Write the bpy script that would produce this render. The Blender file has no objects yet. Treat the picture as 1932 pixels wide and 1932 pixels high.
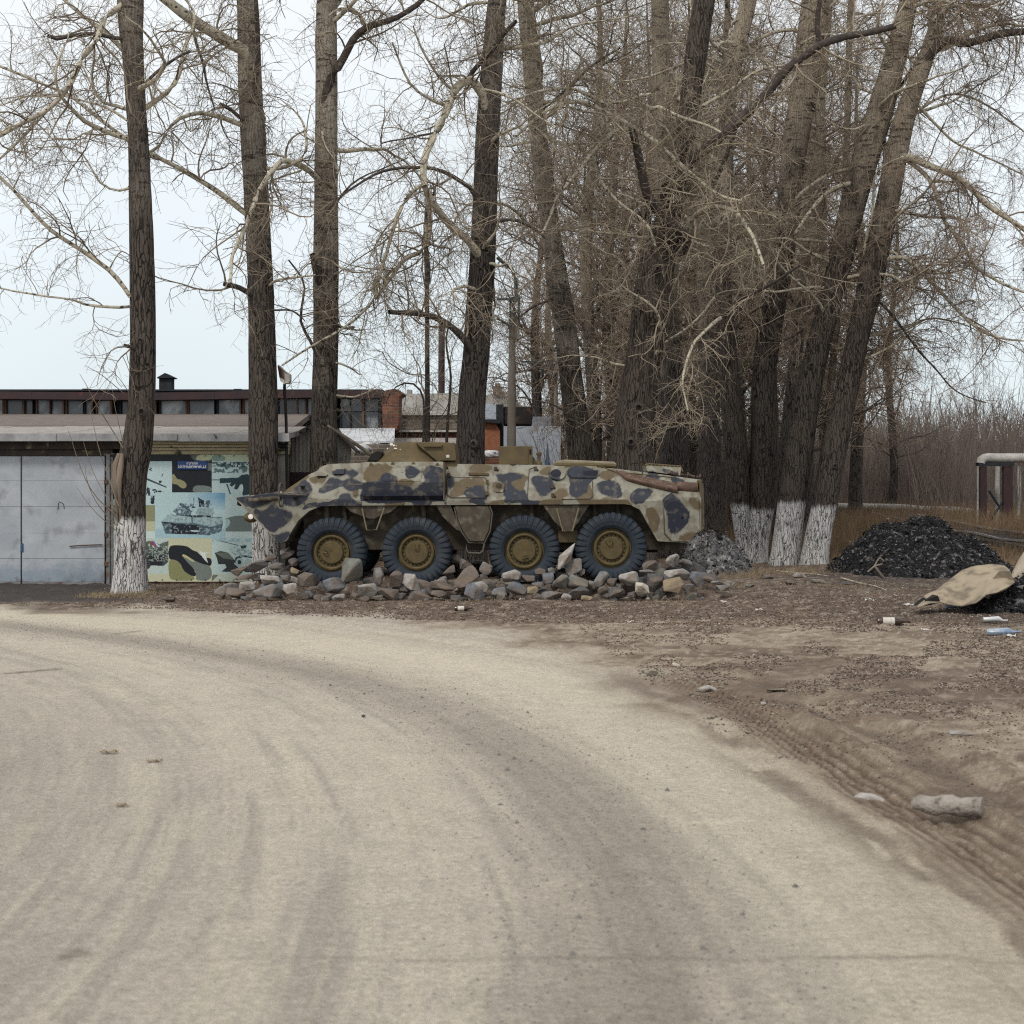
import bpy, bmesh, math, random
import numpy as np
from mathutils import Vector, Matrix

random.seed(11)
rng = np.random.default_rng(11)
SC = bpy.context.scene
COL = SC.collection

# ------------------------------------------------------------------ camera, sky, sun, exposure
FP, HC, HV = 2760.0, 1.68, 935.0      # focal length, eye height, horizon row (of a 1932 px square frame)
cam = bpy.data.cameras.new('camera')
cam.sensor_width = 56.0
cam.sensor_height = 56.0
cam.lens = 56.0 * FP / 1932.0
cam.shift_y = -(966.0 - HV) / 1932.0
cam.clip_start = 0.1
cam.clip_end = 6000
cam.dof.use_dof = True
cam.dof.focus_distance = 24.5
cam.dof.aperture_fstop = 6.3
camo_ = bpy.data.objects.new('camera', cam)
COL.objects.link(camo_)
camo_.location = (0, 0, HC)
camo_.rotation_euler = (math.radians(90), 0, 0)
SC.camera = camo_

SUN_EL, SUN_AZ = 46.0, 205.0          # azimuth measured clockwise from +Y: behind the camera, to the left
w = bpy.data.worlds.new('World')
SC.world = w
w.use_nodes = True
nt = w.node_tree
nt.nodes.clear()
sky = nt.nodes.new('ShaderNodeTexSky')
sky.sky_type = 'NISHITA'
sky.sun_disc = False
sky.sun_elevation = math.radians(SUN_EL)
sky.sun_rotation = math.radians(SUN_AZ)
sky.dust_density = 3.0
sky.air_density = 1.0
cover = nt.nodes.new('ShaderNodeMix'); cover.data_type = 'RGBA'
tc = nt.nodes.new('ShaderNodeTexCoord')
sep = nt.nodes.new('ShaderNodeSeparateXYZ')
nt.links.new(tc.outputs['Generated'], sep.inputs[0])
rmp = nt.nodes.new('ShaderNodeValToRGB')          # high thin overcast: a little bluer low down, warmer and whiter higher up
rmp.color_ramp.elements[0].position = 0.0; rmp.color_ramp.elements[0].color = (5.1, 5.8, 6.15, 1)
rmp.color_ramp.elements[1].position = 0.42; rmp.color_ramp.elements[1].color = (6.9, 6.9, 6.75, 1)
e = rmp.color_ramp.elements.new(0.18); e.color = (6.0, 6.4, 6.55, 1)
nt.links.new(sep.outputs[2], rmp.inputs[0])
cn = nt.nodes.new('ShaderNodeTexNoise'); cn.inputs['Scale'].default_value = 2.2; cn.inputs['Detail'].default_value = 4
nt.links.new(tc.outputs['Generated'], cn.inputs[0])
cm = nt.nodes.new('ShaderNodeMapRange'); cm.inputs[1].default_value = .3; cm.inputs[2].default_value = .7
cm.inputs[3].default_value = .93; cm.inputs[4].default_value = 1.04
nt.links.new(cn.outputs[0], cm.inputs[0])
vm = nt.nodes.new('ShaderNodeVectorMath'); vm.operation = 'SCALE'
nt.links.new(rmp.outputs[0], vm.inputs[0]); nt.links.new(cm.outputs[0], vm.inputs['Scale'])
cover.inputs[0].default_value = 0.86
nt.links.new(sky.outputs[0], cover.inputs[6])
nt.links.new(vm.outputs[0], cover.inputs[7])
bg = nt.nodes.new('ShaderNodeBackground'); bg.inputs[1].default_value = 0.147
wo = nt.nodes.new('ShaderNodeOutputWorld')
nt.links.new(cover.outputs[2], bg.inputs[0]); nt.links.new(bg.outputs[0], wo.inputs[0])

sl = bpy.data.lights.new('sun', 'SUN')
sl.energy = 1.5
sl.angle = math.radians(10)
sl.color = (1.0, 0.95, 0.87)
so = bpy.data.objects.new('sun', sl); COL.objects.link(so)
az, el = math.radians(SUN_AZ), math.radians(SUN_EL)
sd = Vector((math.sin(az) * math.cos(el), math.cos(az) * math.cos(el), math.sin(el)))
so.rotation_euler = sd.to_track_quat('Z', 'Y').to_euler()
so.location = sd * 60
vs = SC.view_settings
vs.view_transform = 'Standard'; vs.look = 'None'; vs.gamma = 1; vs.use_curve_mapping = False
vs.exposure = 0.13
SC.cycles.use_denoising = False
SC.cycles.filter_width = 1.15
SC.cycles.max_bounces = 8
SC.cycles.diffuse_bounces = 4
SC.cycles.transparent_max_bounces = 4

# ------------------------------------------------------------------ helpers
def P(U, V, Y):
    return np.array(((U - 966.0) * Y / FP, Y, HC - (V - HV) * Y / FP))
def GY(V, z=0.0):
    return (HC - z) * FP / (V - HV)
def G(U, V, z=0.0):
    Y = GY(V, z)
    return np.array(((U - 966.0) * Y / FP, Y, z))

WL = {}
def worldloc(o):
    return WL.get(o.name, (0, 0, 0)) if o else (0, 0, 0)
def tag(o, label=None, cat=None, group=None, kind=None):
    if label: o['label'] = label
    if cat: o['category'] = cat
    if group: o['group'] = group
    if kind: o['kind'] = kind
    return o
def thing(name, loc, label, cat, group=None):
    o = bpy.data.objects.new(name, None); COL.objects.link(o)
    o.empty_display_size = 0.3
    o.location = loc
    WL[o.name] = tuple(float(c) for c in loc)
    return tag(o, label, cat, group)
def link(name, me, parent=None, loc=None):
    """mesh vertices relative to loc (world); parented with plain offsets"""
    o = bpy.data.objects.new(name, me); COL.objects.link(o)
    l = np.array(loc if loc is not None else worldloc(parent), float)
    WL[o.name] = tuple(l)
    if parent:
        o.parent = parent
    o.location = tuple(l - np.array(worldloc(parent)))
    return o
def mesh_np(name, V, F, mats, parent=None, loc=None, smooth=False, col=None, mi=None):
    """V (N,3) world coords, F list of (M,k) int arrays. col (N,3) point colours"""
    V = np.asarray(V, np.float64)
    if not isinstance(F, list): F = [F]
    F = [np.asarray(f, np.int32) for f in F if len(f)]
    l = np.array(loc if loc is not None else worldloc(parent), float)
    if loc is None and parent is None:
        l = np.array((V[:, 0].mean(), V[:, 1].mean(), V[:, 2].min()))
    me = bpy.data.meshes.new(name)
    me.vertices.add(len(V))
    me.vertices.foreach_set('co', (V - l).astype(np.float32).ravel())
    nl = sum(f.size for f in F); npoly = sum(len(f) for f in F)
    me.loops.add(nl); me.polygons.add(npoly)
    me.loops.foreach_set('vertex_index', np.concatenate([f.ravel() for f in F]))
    tot = np.concatenate([np.full(len(f), f.shape[1], np.int32) for f in F])
    st = np.zeros(npoly, np.int32); st[1:] = np.cumsum(tot)[:-1]
    me.polygons.foreach_set('loop_start', st)
    me.polygons.foreach_set('loop_total', tot)
    if not isinstance(mats, (list, tuple)): mats = [mats]
    for m in mats: me.materials.append(m)
    if mi is not None: me.polygons.foreach_set('material_index', np.asarray(mi, np.int32))
    me.update(calc_edges=True)
    if smooth: me.shade_smooth()
    else: me.shade_flat()
    if col is not None:
        a = me.color_attributes.new('paint', 'FLOAT_COLOR', 'POINT')
        c = np.ones((len(V), 4), np.float32); c[:, :3] = col
        a.data.foreach_set('color', c.ravel())
    return link(name, me, parent, l)

class MB:
    """collects simple solids, links them as ONE mesh object"""
    def __init__(s): s.v = []; s.f = []; s.n = 0
    def add(s, v, f):
        v = np.asarray(v, float)
        s.v.append(v)
        for q in f: s.f.append(tuple(int(i) + s.n for i in q))
        s.n += len(v); return s
    def box(s, c, size, rot=None):
        x, y, z = (d / 2 for d in size)
        v = np.array([(i, j, k) for i in (-x, x) for j in (-y, y) for k in (-z, z)])
        if rot is not None:
            R = np.array(rot.to_3x3() if hasattr(rot, 'to_3x3') else rot)
            v = v @ R.T
        return s.add(v + np.array(c), [(0, 1, 3, 2), (4, 6, 7, 5), (0, 4, 5, 1), (2, 3, 7, 6), (0, 2, 6, 4), (1, 5, 7, 3)])
    def tube(s, path, r, n=8, cap=True):
        path = np.asarray(path, float); m = len(path)
        r = np.full(m, r, float) if np.isscalar(r) else np.asarray(r, float)
        t = np.gradient(path, axis=0); t /= np.linalg.norm(t, axis=1)[:, None] + 1e-9
        ref = np.array((0, 0, 1.)) if abs(t[:, 2]).mean() < .8 else np.array((1., 0, 0))
        a = np.cross(t, ref); a /= np.linalg.norm(a, axis=1)[:, None] + 1e-9
        b = np.cross(t, a)
        th = np.arange(n) * 2 * math.pi / n
        v = path[:, None] + r[:, None, None] * (a[:, None] * np.cos(th)[None, :, None] + b[:, None] * np.sin(th)[None, :, None])
        f = [(i * n + j, i * n + (j + 1) % n, (i + 1) * n + (j + 1) % n, (i + 1) * n + j) for i in range(m - 1) for j in range(n)]
        if cap:
            f.append(tuple(range(n))[::-1]); f.append(tuple((m - 1) * n + j for j in range(n)))
        return s.add(v.reshape(-1, 3), f)
    def lathe(s, prof, c, axis='Y', n=32, a0=0.0):
        """prof: (r, h) pairs; revolve round axis through c"""
        prof = np.asarray(prof, float); m = len(prof)
        th = a0 + np.arange(n) * 2 * math.pi / n
        r, h = prof[:, 0][:, None], prof[:, 1][:, None] + 0 * th[None]
        u, w_ = r * np.cos(th), r * np.sin(th)
        if axis == 'Y': v = np.stack((u, h, w_), -1)
        elif axis == 'Z': v = np.stack((u, w_, h), -1)
        else: v = np.stack((h, u, w_), -1)
        f = [(i * n + j, i * n + (j + 1) % n, (i + 1) * n + (j + 1) % n, (i + 1) * n + j) for i in range(m - 1) for j in range(n)]
        if prof[0, 0] > 1e-6: f.append(tuple(range(n)))
        if prof[-1, 0] > 1e-6: f.append(tuple((m - 1) * n + j for j in range(n))[::-1])
        return s.add((v.reshape(-1, 3) + np.array(c)), f)
    def prism(s, uv, Y0, Y1, dvec=None):
        """outline given as picture points standing at depth Y0, extruded back to Y1"""
        a = np.array([P(u, v, Y0) for u, v in uv])
        b = a + np.array((0, Y1 - Y0, 0)) if dvec is None else a + np.array(dvec)
        n = len(a)
        f = [tuple(range(n)), tuple(range(2 * n - 1, n - 1, -1))] + [(i, (i + 1) % n, n + (i + 1) % n, n + i) for i in range(n)]
        return s.add(np.vstack((a, b)), f)
    def pts(s, a, dvec):
        a = np.asarray(a, float); b = a + np.array(dvec); n = len(a)
        f = [tuple(range(n)), tuple(range(2 * n - 1, n - 1, -1))] + [(i, (i + 1) % n, n + (i + 1) % n, n + i) for i in range(n)]
        return s.add(np.vstack((a, b)), f)
    def build(s, name, mat, parent=None, smooth=False, bevel=0, loc=None, fix=True):
        V = np.vstack(s.v)
        l = np.array(loc if loc is not None else worldloc(parent), float)
        if loc is None and parent is None:
            l = np.array((V[:, 0].mean(), V[:, 1].mean(), V[:, 2].min()))
        me = bpy.data.meshes.new(name)
        me.from_pydata([tuple(x) for x in (V - l)], [], s.f)
        if fix:
            bm = bmesh.new(); bm.from_mesh(me)
            bmesh.ops.recalc_face_normals(bm, faces=bm.faces)
            bm.to_mesh(me); bm.free()
        me.materials.append(mat)
        if smooth:
            me.shade_smooth()
            try: me.set_sharp_from_angle(angle=math.radians(38))
            except Exception: pass
        o = link(name, me, parent, l)
        if bevel:
            b = o.modifiers.new('bevel', 'BEVEL'); b.width = bevel; b.segments = 2; b.limit_method = 'ANGLE'; b.angle_limit = math.radians(35)
        return o

# numpy value noise -------------------------------------------------
def _h(ix, iy, iz, seed):
    n = (ix.astype(np.int64) * 374761393 + iy.astype(np.int64) * 668265263 + iz.astype(np.int64) * 2147483647 + seed * 1274126177) & 0xffffffff
    n = ((n ^ (n >> 13)) * 1274126177) & 0xffffffff
    n = n ^ (n >> 16)
    return (n & 0xffff) / 65535.0
def vnoise(p, seed=0):
    p = np.asarray(p, float); i = np.floor(p); f = p - i; f = f * f * (3 - 2 * f); i = i.astype(np.int64)
    out = 0
    for dx in (0, 1):
        for dy in (0, 1):
            for dz in (0, 1):
                wgt = (f[..., 0] if dx else 1 - f[..., 0]) * (f[..., 1] if dy else 1 - f[..., 1]) * (f[..., 2] if dz else 1 - f[..., 2])
                out = out + wgt * _h(i[..., 0] + dx, i[..., 1] + dy, i[..., 2] + dz, seed)
    return out
def fbm(p, octv=4, seed=0):
    p = np.asarray(p, float); s = 0; a = .5; t = 0
    for o in range(octv):
        s = s + a * vnoise(p * (2 ** o), seed + o); t += a; a *= .5
    return s / t
def sstep(a, b, x):
    t = np.clip((x - a) / (b - a), 0, 1); return t * t * (3 - 2 * t)
def pip(px, py, poly):
    poly = np.asarray(poly, float); ins = np.zeros(px.shape, bool)
    x0, y0 = poly[:, 0], poly[:, 1]; x1, y1 = np.roll(x0, -1), np.roll(y0, -1)
    for a, b, c, d in zip(x0, y0, x1, y1):
        if b == d: continue
        k = (b > py) != (d > py)
        ins ^= k & (px < (c - a) * (py - b) / (d - b) + a)
    return ins
def sdist(px, py, poly):
    poly = np.asarray(poly, float); dmin = np.full(px.shape, 1e9)
    q = np.roll(poly, -1, 0)
    for (a, b), (c, d) in zip(poly, q):
        ex, ey = c - a, d - b; L = ex * ex + ey * ey + 1e-9
        t = np.clip(((px - a) * ex + (py - b) * ey) / L, 0, 1)
        dmin = np.minimum(dmin, (px - a - t * ex) ** 2 + (py - b - t * ey) ** 2)
    dmin = np.sqrt(dmin)
    return np.where(pip(px, py, poly), -dmin, dmin)
def chaikin(p, it=2):
    p = np.asarray(p, float)
    for _ in range(it):
        q = np.roll(p, -1, 0)
        p = np.stack((.75 * p + .25 * q, .25 * p + .75 * q), 1).reshape(-1, 2)
    return p

# ------------------------------------------------------------------ materials
def srgb(r, g, b):
    f = lambda c: (c / 255 / 12.92) if c / 255 <= .04045 else ((c / 255 + .055) / 1.055) ** 2.4
    return (f(r), f(g), f(b))
def M(name, c1, c2=None, scale=6.0, rough=.85, bump=0.0, bscale=None, stretch=(1, 1, 1), detail=6, lo=.35, hi=.65,
      metal=0.0, c3=None, s3=20.0, lo3=.55, hi3=.7, attr=None, amt=.5, dist=.02, spec=.3, distort=0.0, rnd=0.0):
    m = bpy.data.materials.new(name); m.use_nodes = True
    n = m.node_tree; N = n.nodes; L = n.links
    b = N['Principled BSDF']
    b.inputs['Roughness'].default_value = rough; b.inputs['Metallic'].default_value = metal
    b.inputs['Specular IOR Level'].default_value = spec
    t = N.new('ShaderNodeTexCoord'); mp = N.new('ShaderNodeMapping'); mp.inputs['Scale'].default_value = stretch
    L.new(t.outputs['Object'], mp.inputs[0])
    if c2 is None: c2 = tuple(c * .75 for c in c1)
    no = N.new('ShaderNodeTexNoise'); no.inputs['Scale'].default_value = scale; no.inputs['Detail'].default_value = detail
    no.inputs['Roughness'].default_value = .62; no.inputs['Distortion'].default_value = distort
    L.new(mp.outputs[0], no.inputs[0])
    mr = N.new('ShaderNodeMapRange'); mr.inputs[1].default_value = lo; mr.inputs[2].default_value = hi
    L.new(no.outputs[0], mr.inputs[0])
    mix = N.new('ShaderNodeMix'); mix.data_type = 'RGBA'
    L.new(mr.outputs[0], mix.inputs[0])
    mix.inputs[6].default_value = (*c1, 1); mix.inputs[7].default_value = (*c2, 1)
    out = mix.outputs[2]
    if attr:
        at = N.new('ShaderNodeAttribute'); at.attribute_name = attr
        mm = N.new('ShaderNodeMix'); mm.data_type = 'RGBA'; mm.inputs[0].default_value = 1.0; mm.blend_type = 'MULTIPLY'
        L.new(at.outputs['Color'], mm.inputs[6]); L.new(out, mm.inputs[7]); out = mm.outputs[2]
    if c3 is not None:
        n3 = N.new('ShaderNodeTexNoise'); n3.inputs['Scale'].default_value = s3; n3.inputs['Detail'].default_value = 5
        L.new(mp.outputs[0], n3.inputs[0])
        m3 = N.new('ShaderNodeMapRange'); m3.inputs[1].default_value = lo3; m3.inputs[2].default_value = hi3; m3.inputs[4].default_value = amt * 2 if amt < .5 else 1
        L.new(n3.outputs[0], m3.inputs[0])
        x3 = N.new('ShaderNodeMix'); x3.data_type = 'RGBA'
        L.new(m3.outputs[0], x3.inputs[0]); L.new(out, x3.inputs[6]); x3.inputs[7].default_value = (*c3, 1); out = x3.outputs[2]
    if rnd:
        oi = N.new('ShaderNodeObjectInfo'); hr = N.new('ShaderNodeMapRange'); hr.inputs[3].default_value = 1 - rnd; hr.inputs[4].default_value = 1 + rnd
        L.new(oi.outputs['Random'], hr.inputs[0])
        vv = N.new('ShaderNodeVectorMath'); vv.operation = 'SCALE'; L.new(out, vv.inputs[0]); L.new(hr.outputs[0], vv.inputs['Scale']); out = vv.outputs[0]
    L.new(out, b.inputs['Base Color'])
    if bump:
        nb = N.new('ShaderNodeTexNoise'); nb.inputs['Scale'].default_value = bscale or scale * 4; nb.inputs['Detail'].default_value = 5
        L.new(mp.outputs[0], nb.inputs[0])
        bu = N.new('ShaderNodeBump'); bu.inputs['Strength'].default_value = bump; bu.inputs['Distance'].default_value = dist
        L.new(nb.outputs[0], bu.inputs['Height']); L.new(bu.outputs[0], b.inputs['Normal'])
    return m

# ------------------------------------------------------------------ ground
CX, CY = -18.3, 4.6
def rut_x(y): return np.interp(y, [1, 6, 7.5, 9.6, 11.5, 14.0], [2.30, 2.27, 2.22, 1.98, 1.78, 1.42]) + .03 * np.sin(y * 1.3)
def ground_z(x, y):
    x = np.asarray(x, float); y = np.asarray(y, float)
    p = np.stack((x, y, 0 * x), -1)
    z = .035 * (fbm(p * .35, 3, 5) - .5)
    r = np.hypot(x - CX, y - CY)
    vergem = sstep(20.6, 22.2, r) * sstep(2, 5, y)
    vergem = np.maximum(vergem, sstep(21.3, 22.2, y))
    z = z + vergem * .07 * (fbm(p * 2.3, 4, 9) - .45) + vergem * .02
    rough_ = sstep(-1.0, .6, (x - 1.0) - .25 * np.abs(y - 10)) * sstep(4, 8, y) + vergem
    z = z + np.minimum(rough_, 1) * .045 * (fbm(p * 7.5, 3, 19) - .5)
    z = z + .28 * sstep(23.35, 24.0, y) * (1 - sstep(27.0, 27.5, y)) * sstep(-5.0, -3.6, x) * (1 - sstep(2.6, 4.2, x))   # rubble pad under the vehicle
    z = z + 0.75 * sstep(36, 85, y) * sstep(-2, 12, x)                     # railway embankment side
    z = z + 0.10 * sstep(27, 33, y) * sstep(3, 6, x) * (fbm(p * .9, 3, 31))
    # wheel ruts of a tracked verge, right
    xc = rut_x(y)
    for of, dp, wd, ta in ((0.0, .05, .21, .028), (.62, .05, .22, .010), (-.42, .012, .2, .006)):
        rc = xc + of
        d = np.abs(x - rc)
        fade = sstep(1.6, 3.0, y) * (1 - sstep(10.5, 13.5, y))
        ruts = np.exp(-(d / wd) ** 2)
        tread = .5 + .5 * np.cos((x - rc) * 2 * math.pi / .085)
        brk = sstep(.22, .48, fbm(np.stack((x * 3, y * 2.5, 0 * x), -1), 3, 44))
        cross = .7 + .3 * np.cos(y * 2 * math.pi / .11)
        z = z - fade * ruts * dp + fade * ruts * ta * tread * brk * cross
        z = z + fade * np.exp(-((d - wd * 1.55) / (wd * .5)) ** 2) * .045 * dp / .05 * (fbm(p * np.array((9, 5, 1)), 4, 77) + .0)
    return z

def build_ground():
    Y = [-30, -15, -6, -2]
    y = 0.4
    while y < 3.6: Y.append(y); y += .5
    y = 3.7
    while y < 46: Y.append(y); y *= 1.0068
    while y < 5000: Y.append(y); y *= 1.12
    Y = np.array(Y)
    t = np.concatenate((-np.array([60, 30, 12, 6, 3, 2, 1.4, 1.1, .85, .7, .58]), np.linspace(-.5, .2, 270), np.linspace(.202, .37, 130), np.linspace(.373, .5, 50), np.array([.58, .7, .85, 1.1, 1.4, 2, 3, 6, 12, 30, 60])))
    wd = np.maximum(Y, 1.0) * .9 + 1.6
    X = t[None] * wd[:, None]; YY = Y[:, None] + 0 * X
    Z = ground_z(X, YY)
    p = np.stack((X, YY, 0 * X), -1)
    # --- colours (the stuff itself: pale dust, brown earth, tread-turned mud, gravel; tread grooves set darker)
    U = 966 + X * FP / np.maximum(YY, .3); V = HV + HC * FP / np.maximum(YY, .3)
    r = np.hypot(X - CX, YY - CY); ang = np.arctan2(YY - CY, X - CX)
    dust = np.array(srgb(190, 181, 167)); cream = np.array(srgb(204, 195, 175)); grey = np.array(srgb(171, 163, 152))
    brown = np.array(srgb(158, 144, 128)); dark = np.array(srgb(100, 85, 74)); soil = np.array(srgb(78, 66, 58))
    lon = ang * 20
    nl = lambda k, kl, sd, o=3: fbm(np.stack((r * k, lon * kl, 0 * r), -1), o, sd)
    C = dust[None, None] * np.ones(X.shape + (1,))
    def mixc(m, c): 
        nonlocal C
        C = C * (1 - m[..., None]) + c * m[..., None]
    n1 = nl(.9, .06, 3); n2 = nl(3.2, .10, 8); n3 = nl(9, .35, 12)
    mixc(sstep(.46, .62, n1) * .40, grey * .98)
    mixc(sstep(.46, .70, n2) * .42, grey * .93)
    mixc(sstep(.54, .75, n3) * .45, grey * .80)
    n5 = nl(38, .9, 18); mixc(sstep(.55, .8, n5) * .35, grey * .72)
    n4 = nl(20, .6, 17); mixc(sstep(.5, .8, n4) * .35, cream)
    # grey gravelly streak and the cream band outside it
    rs = 18.75 + .25 * np.sin(ang * 5)
    fade = sstep(.02, .2, ang)
    gs = np.exp(-((r - rs) / .42) ** 2) * (.35 + .65 * nl(5, .5, 21))
    mixc(gs * .85, np.array(srgb(130, 121, 112)))
    gs = np.exp(-((r - rs + 3.4) / .7) ** 2) * nl(4, .3, 22)
    mixc(gs * .6, np.array(srgb(150, 142, 132)))
    gs = np.exp(-((r - rs + 6.1) / .35) ** 2) * nl(4, .3, 23)
    mixc(gs * .65, np.array(srgb(140, 130, 118)))
    mixc(np.exp(-((r - rs - 1.35) / .75) ** 2) * (.6 + .4 * nl(3, .3, 24)) * .9, cream)
    # earth beyond the bend
    edge = np.interp(U, [-400, 0, 300, 500, 700, 900, 1100, 1300, 1500, 1700, 1932, 2400], [1146, 1150, 1156, 1166, 1178, 1204, 1262, 1330, 1440, 1600, 1800, 2300])
    nz = (fbm(p * 1.1, 4, 40) - .5)
    dV = (edge - V) / (V - HV) * 9 + nz * 2.2       # >0 beyond the edge
    mixc(sstep(-.5, 1.6, dV), brown)
    patch = sstep(.45, .62, fbm(p * .9 + 7, 4, 50))
    mixc(sstep(.2, 1.6, dV) * patch * .55, np.array(srgb(134, 121, 107)))
    mixc(sstep(.3, 1.4, dV) * sstep(.52, .62, fbm(p * np.array((1.0, 2.6, 1)) + 3, 5, 55)) * .6, dark)
    vd = sstep(0, 1, (1180 - V + nz * 24) / 14) * sstep(-.4, .8, dV)     # leaf-littered verge
    mixc(vd * .85, np.array(srgb(108, 95, 86)))
    mixc(vd * sstep(.45, .6, fbm(p * np.array((1.4, 4, 1)), 4, 61)) * .6, soil)
    cl_ = fbm(p * np.array((7, 11, 1)), 4, 57); mixc(sstep(.0, 1.2, dV) * sstep(.52, .60, cl_) * .5, dark); mixc(sstep(.0, 1.2, dV) * sstep(.60, .68, fbm(p * 13, 3, 58)) * .45, np.array(srgb(190, 178, 162)))
    # trampled debris field on the right
    deb = sstep(1040, 1240, U) * np.exp(-((V - 1295 - 25 * np.sin(U / 90)) / 32) ** 2)
    mixc(deb * (.35 + .65 * sstep(.4, .6, fbm(p * 1.8, 4, 65))) * .8, dark)
    # ruts
    xc = rut_x(YY); fd = sstep(1.0, 2.0, YY) * (1 - sstep(11.5, 15.5, YY))
    ps = np.stack(((X - xc) * 6, YY * 1.2, 0 * X), -1); sp_ = fbm(ps, 4, 70)
    mixc(fd * np.exp(-((X - xc - .1) / .75) ** 2) * .55, np.array(srgb(138, 122, 106)))
    mixc(fd * np.exp(-((X - xc) / .30) ** 2) * (.5 - .5 * np.cos((X - xc) * 2 * math.pi / .085)) * sstep(.36, .52, sp_ + .05) * .9, np.array(srgb(84, 68, 57)))  # darker brown in the grooves between the tread ridges
    mixc(fd * np.exp(-((X - xc - .60) / .26) ** 2) * sstep(.40, .6, sp_ + .05) * .6, np.array(srgb(92, 80, 70)))
    mixc(fd * np.exp(-((X - xc + .45) / .16) ** 2) * sstep(.42, .58, sp_) * .6, np.array(srgb(98, 84, 74)))
    # ash round the heaps, soil at the back
    for (u, v, s) in ((1720, 1100, 2.2), (1900, 1165, 1.6), (1350, 1078, 1.6)):
        q = G(u, v); d = np.hypot(X - q[0], (YY - q[1]) * .8)
        mixc(np.exp(-(d / s) ** 2) * .75 * (.5 + .5 * fbm(p * 2, 3, 80)), np.array(srgb(58, 55, 57)))
    bk = sstep(30, 40, YY)
    mixc(bk * .8, np.array(srgb(104, 82, 60)))
    mixc(bk * sstep(.5, .6, fbm(p * .8, 4, 90)) * .5, np.array(srgb(78, 66, 48)))
    # dark asphalt apron in front of the gate
    ap = (1 - sstep(196, 330, U + nz * 60)) * (1 - sstep(1136, 1143, V + nz * 6)) * sstep(1098, 1104, V)
    mixc(ap * .85, np.array(srgb(66, 64, 64)))
    # long transverse crack close to the camera
    cr = np.abs(YY - (GY(1812) + .015 * np.sin(X * 6) + .01 * (fbm(p * 8, 2, 95) - .5)))
    mixc(np.exp(-(cr / .02) ** 2) * sstep(-1.3, -.2, X) * .55, np.array(srgb(132, 122, 112)))
    for (u0_, v0_, u1_, v1_, a_) in ((0, 1270, 108, 1263, .8), (222, 1195, 262, 1190, .6), (120, 1812, 136, 1806, .5), (1300, 1553, 1400, 1548, -.6)):
        q0, q1 = G(u0_, v0_), G(u1_, v1_); ex, ey = q1[0] - q0[0], q1[1] - q0[1]; tt = np.clip(((X - q0[0]) * ex + (YY - q0[1]) * ey) / (ex * ex + ey * ey), 0, 1)
        dd = np.hypot(X - q0[0] - tt * ex, YY - q0[1] - tt * ey) + (fbm(p * 9, 3, 33) - .5) * .12
        mixc((1 - sstep(.0, .09, dd)) * abs(a_), np.array(srgb(92, 78, 68)) if a_ > 0 else cream)
    n, m_ = X.shape
    idx = np.arange(n * m_).reshape(n, m_)
    F = np.stack((idx[:-1, :-1], idx[:-1, 1:], idx[1:, 1:], idx[1:, :-1]), -1).reshape(-1, 4)
    m = bpy.data.materials.new('packed_earth'); m.use_nodes = True
    nn = m.node_tree; N = nn.nodes; L = nn.links; b = N['Principled BSDF']; b.inputs['Roughness'].default_value = .95
    b.inputs['Specular IOR Level'].default_value = .15
    at = N.new('ShaderNodeAttribute'); at.attribute_name = 'paint'
    tcn = N.new('ShaderNodeTexCoord')
    def noise(sc, det=5, st=(1, 1, 1)):
        mp = N.new('ShaderNodeMapping'); mp.inputs['Scale'].default_value = st; L.new(tcn.outputs['Object'], mp.inputs[0])
        q = N.new('ShaderNodeTexNoise'); q.inputs['Scale'].default_value = sc; q.inputs['Detail'].default_value = det; q.inputs['Roughness'].default_value = .7
        L.new(mp.outputs[0], q.inputs[0]); return q
    def rng_(q, a, b_, c, d):
        k = N.new('ShaderNodeMapRange'); k.inputs[1].default_value = a; k.inputs[2].default_value = b_; k.inputs[3].default_value = c; k.inputs[4].default_value = d
        L.new(q, k.inputs[0]); return k.outputs[0]
    def mul(c, f):
        v = N.new('ShaderNodeVectorMath'); v.operation = 'SCALE'; L.new(c, v.inputs[0]); L.new(f, v.inputs['Scale']); return v.outputs[0]
    c = mul(at.outputs['Color'], rng_(noise(26).outputs[0], .3, .7, .76, 1.20))
    c = mul(c, rng_(noise(110, 3).outputs[0], .3, .7, .76, 1.20))
    c = mul(c, rng_(noise(240, 2).outputs[0], .3, .7, .84, 1.14))
    c = mul(c, rng_(noise(4, 5).outputs[0], .35, .65, .93, 1.07))
    vo = N.new('ShaderNodeTexVoronoi'); vo.inputs['Scale'].default_value = 18; L.new(tcn.outputs['Object'], vo.inputs[0])
    c = mul(c, rng_(vo.outputs['Distance'], .04, .16, .68, 1.0))
    L.new(c, b.inputs['Base Color'])
    bu = N.new('ShaderNodeBump'); bu.inputs['Strength'].default_value = .9; bu.inputs['Distance'].default_value = .03
    L.new(noise(38, 6).outputs[0], bu.inputs['Height']); L.new(bu.outputs[0], b.inputs['Normal'])
    o = mesh_np('ground', np.stack((X, YY, Z), -1).reshape(-1, 3), F, m, loc=(0, 0, 0), smooth=True, col=C.reshape(-1, 3))
    tag(o, kind='structure')
build_ground()

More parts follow.
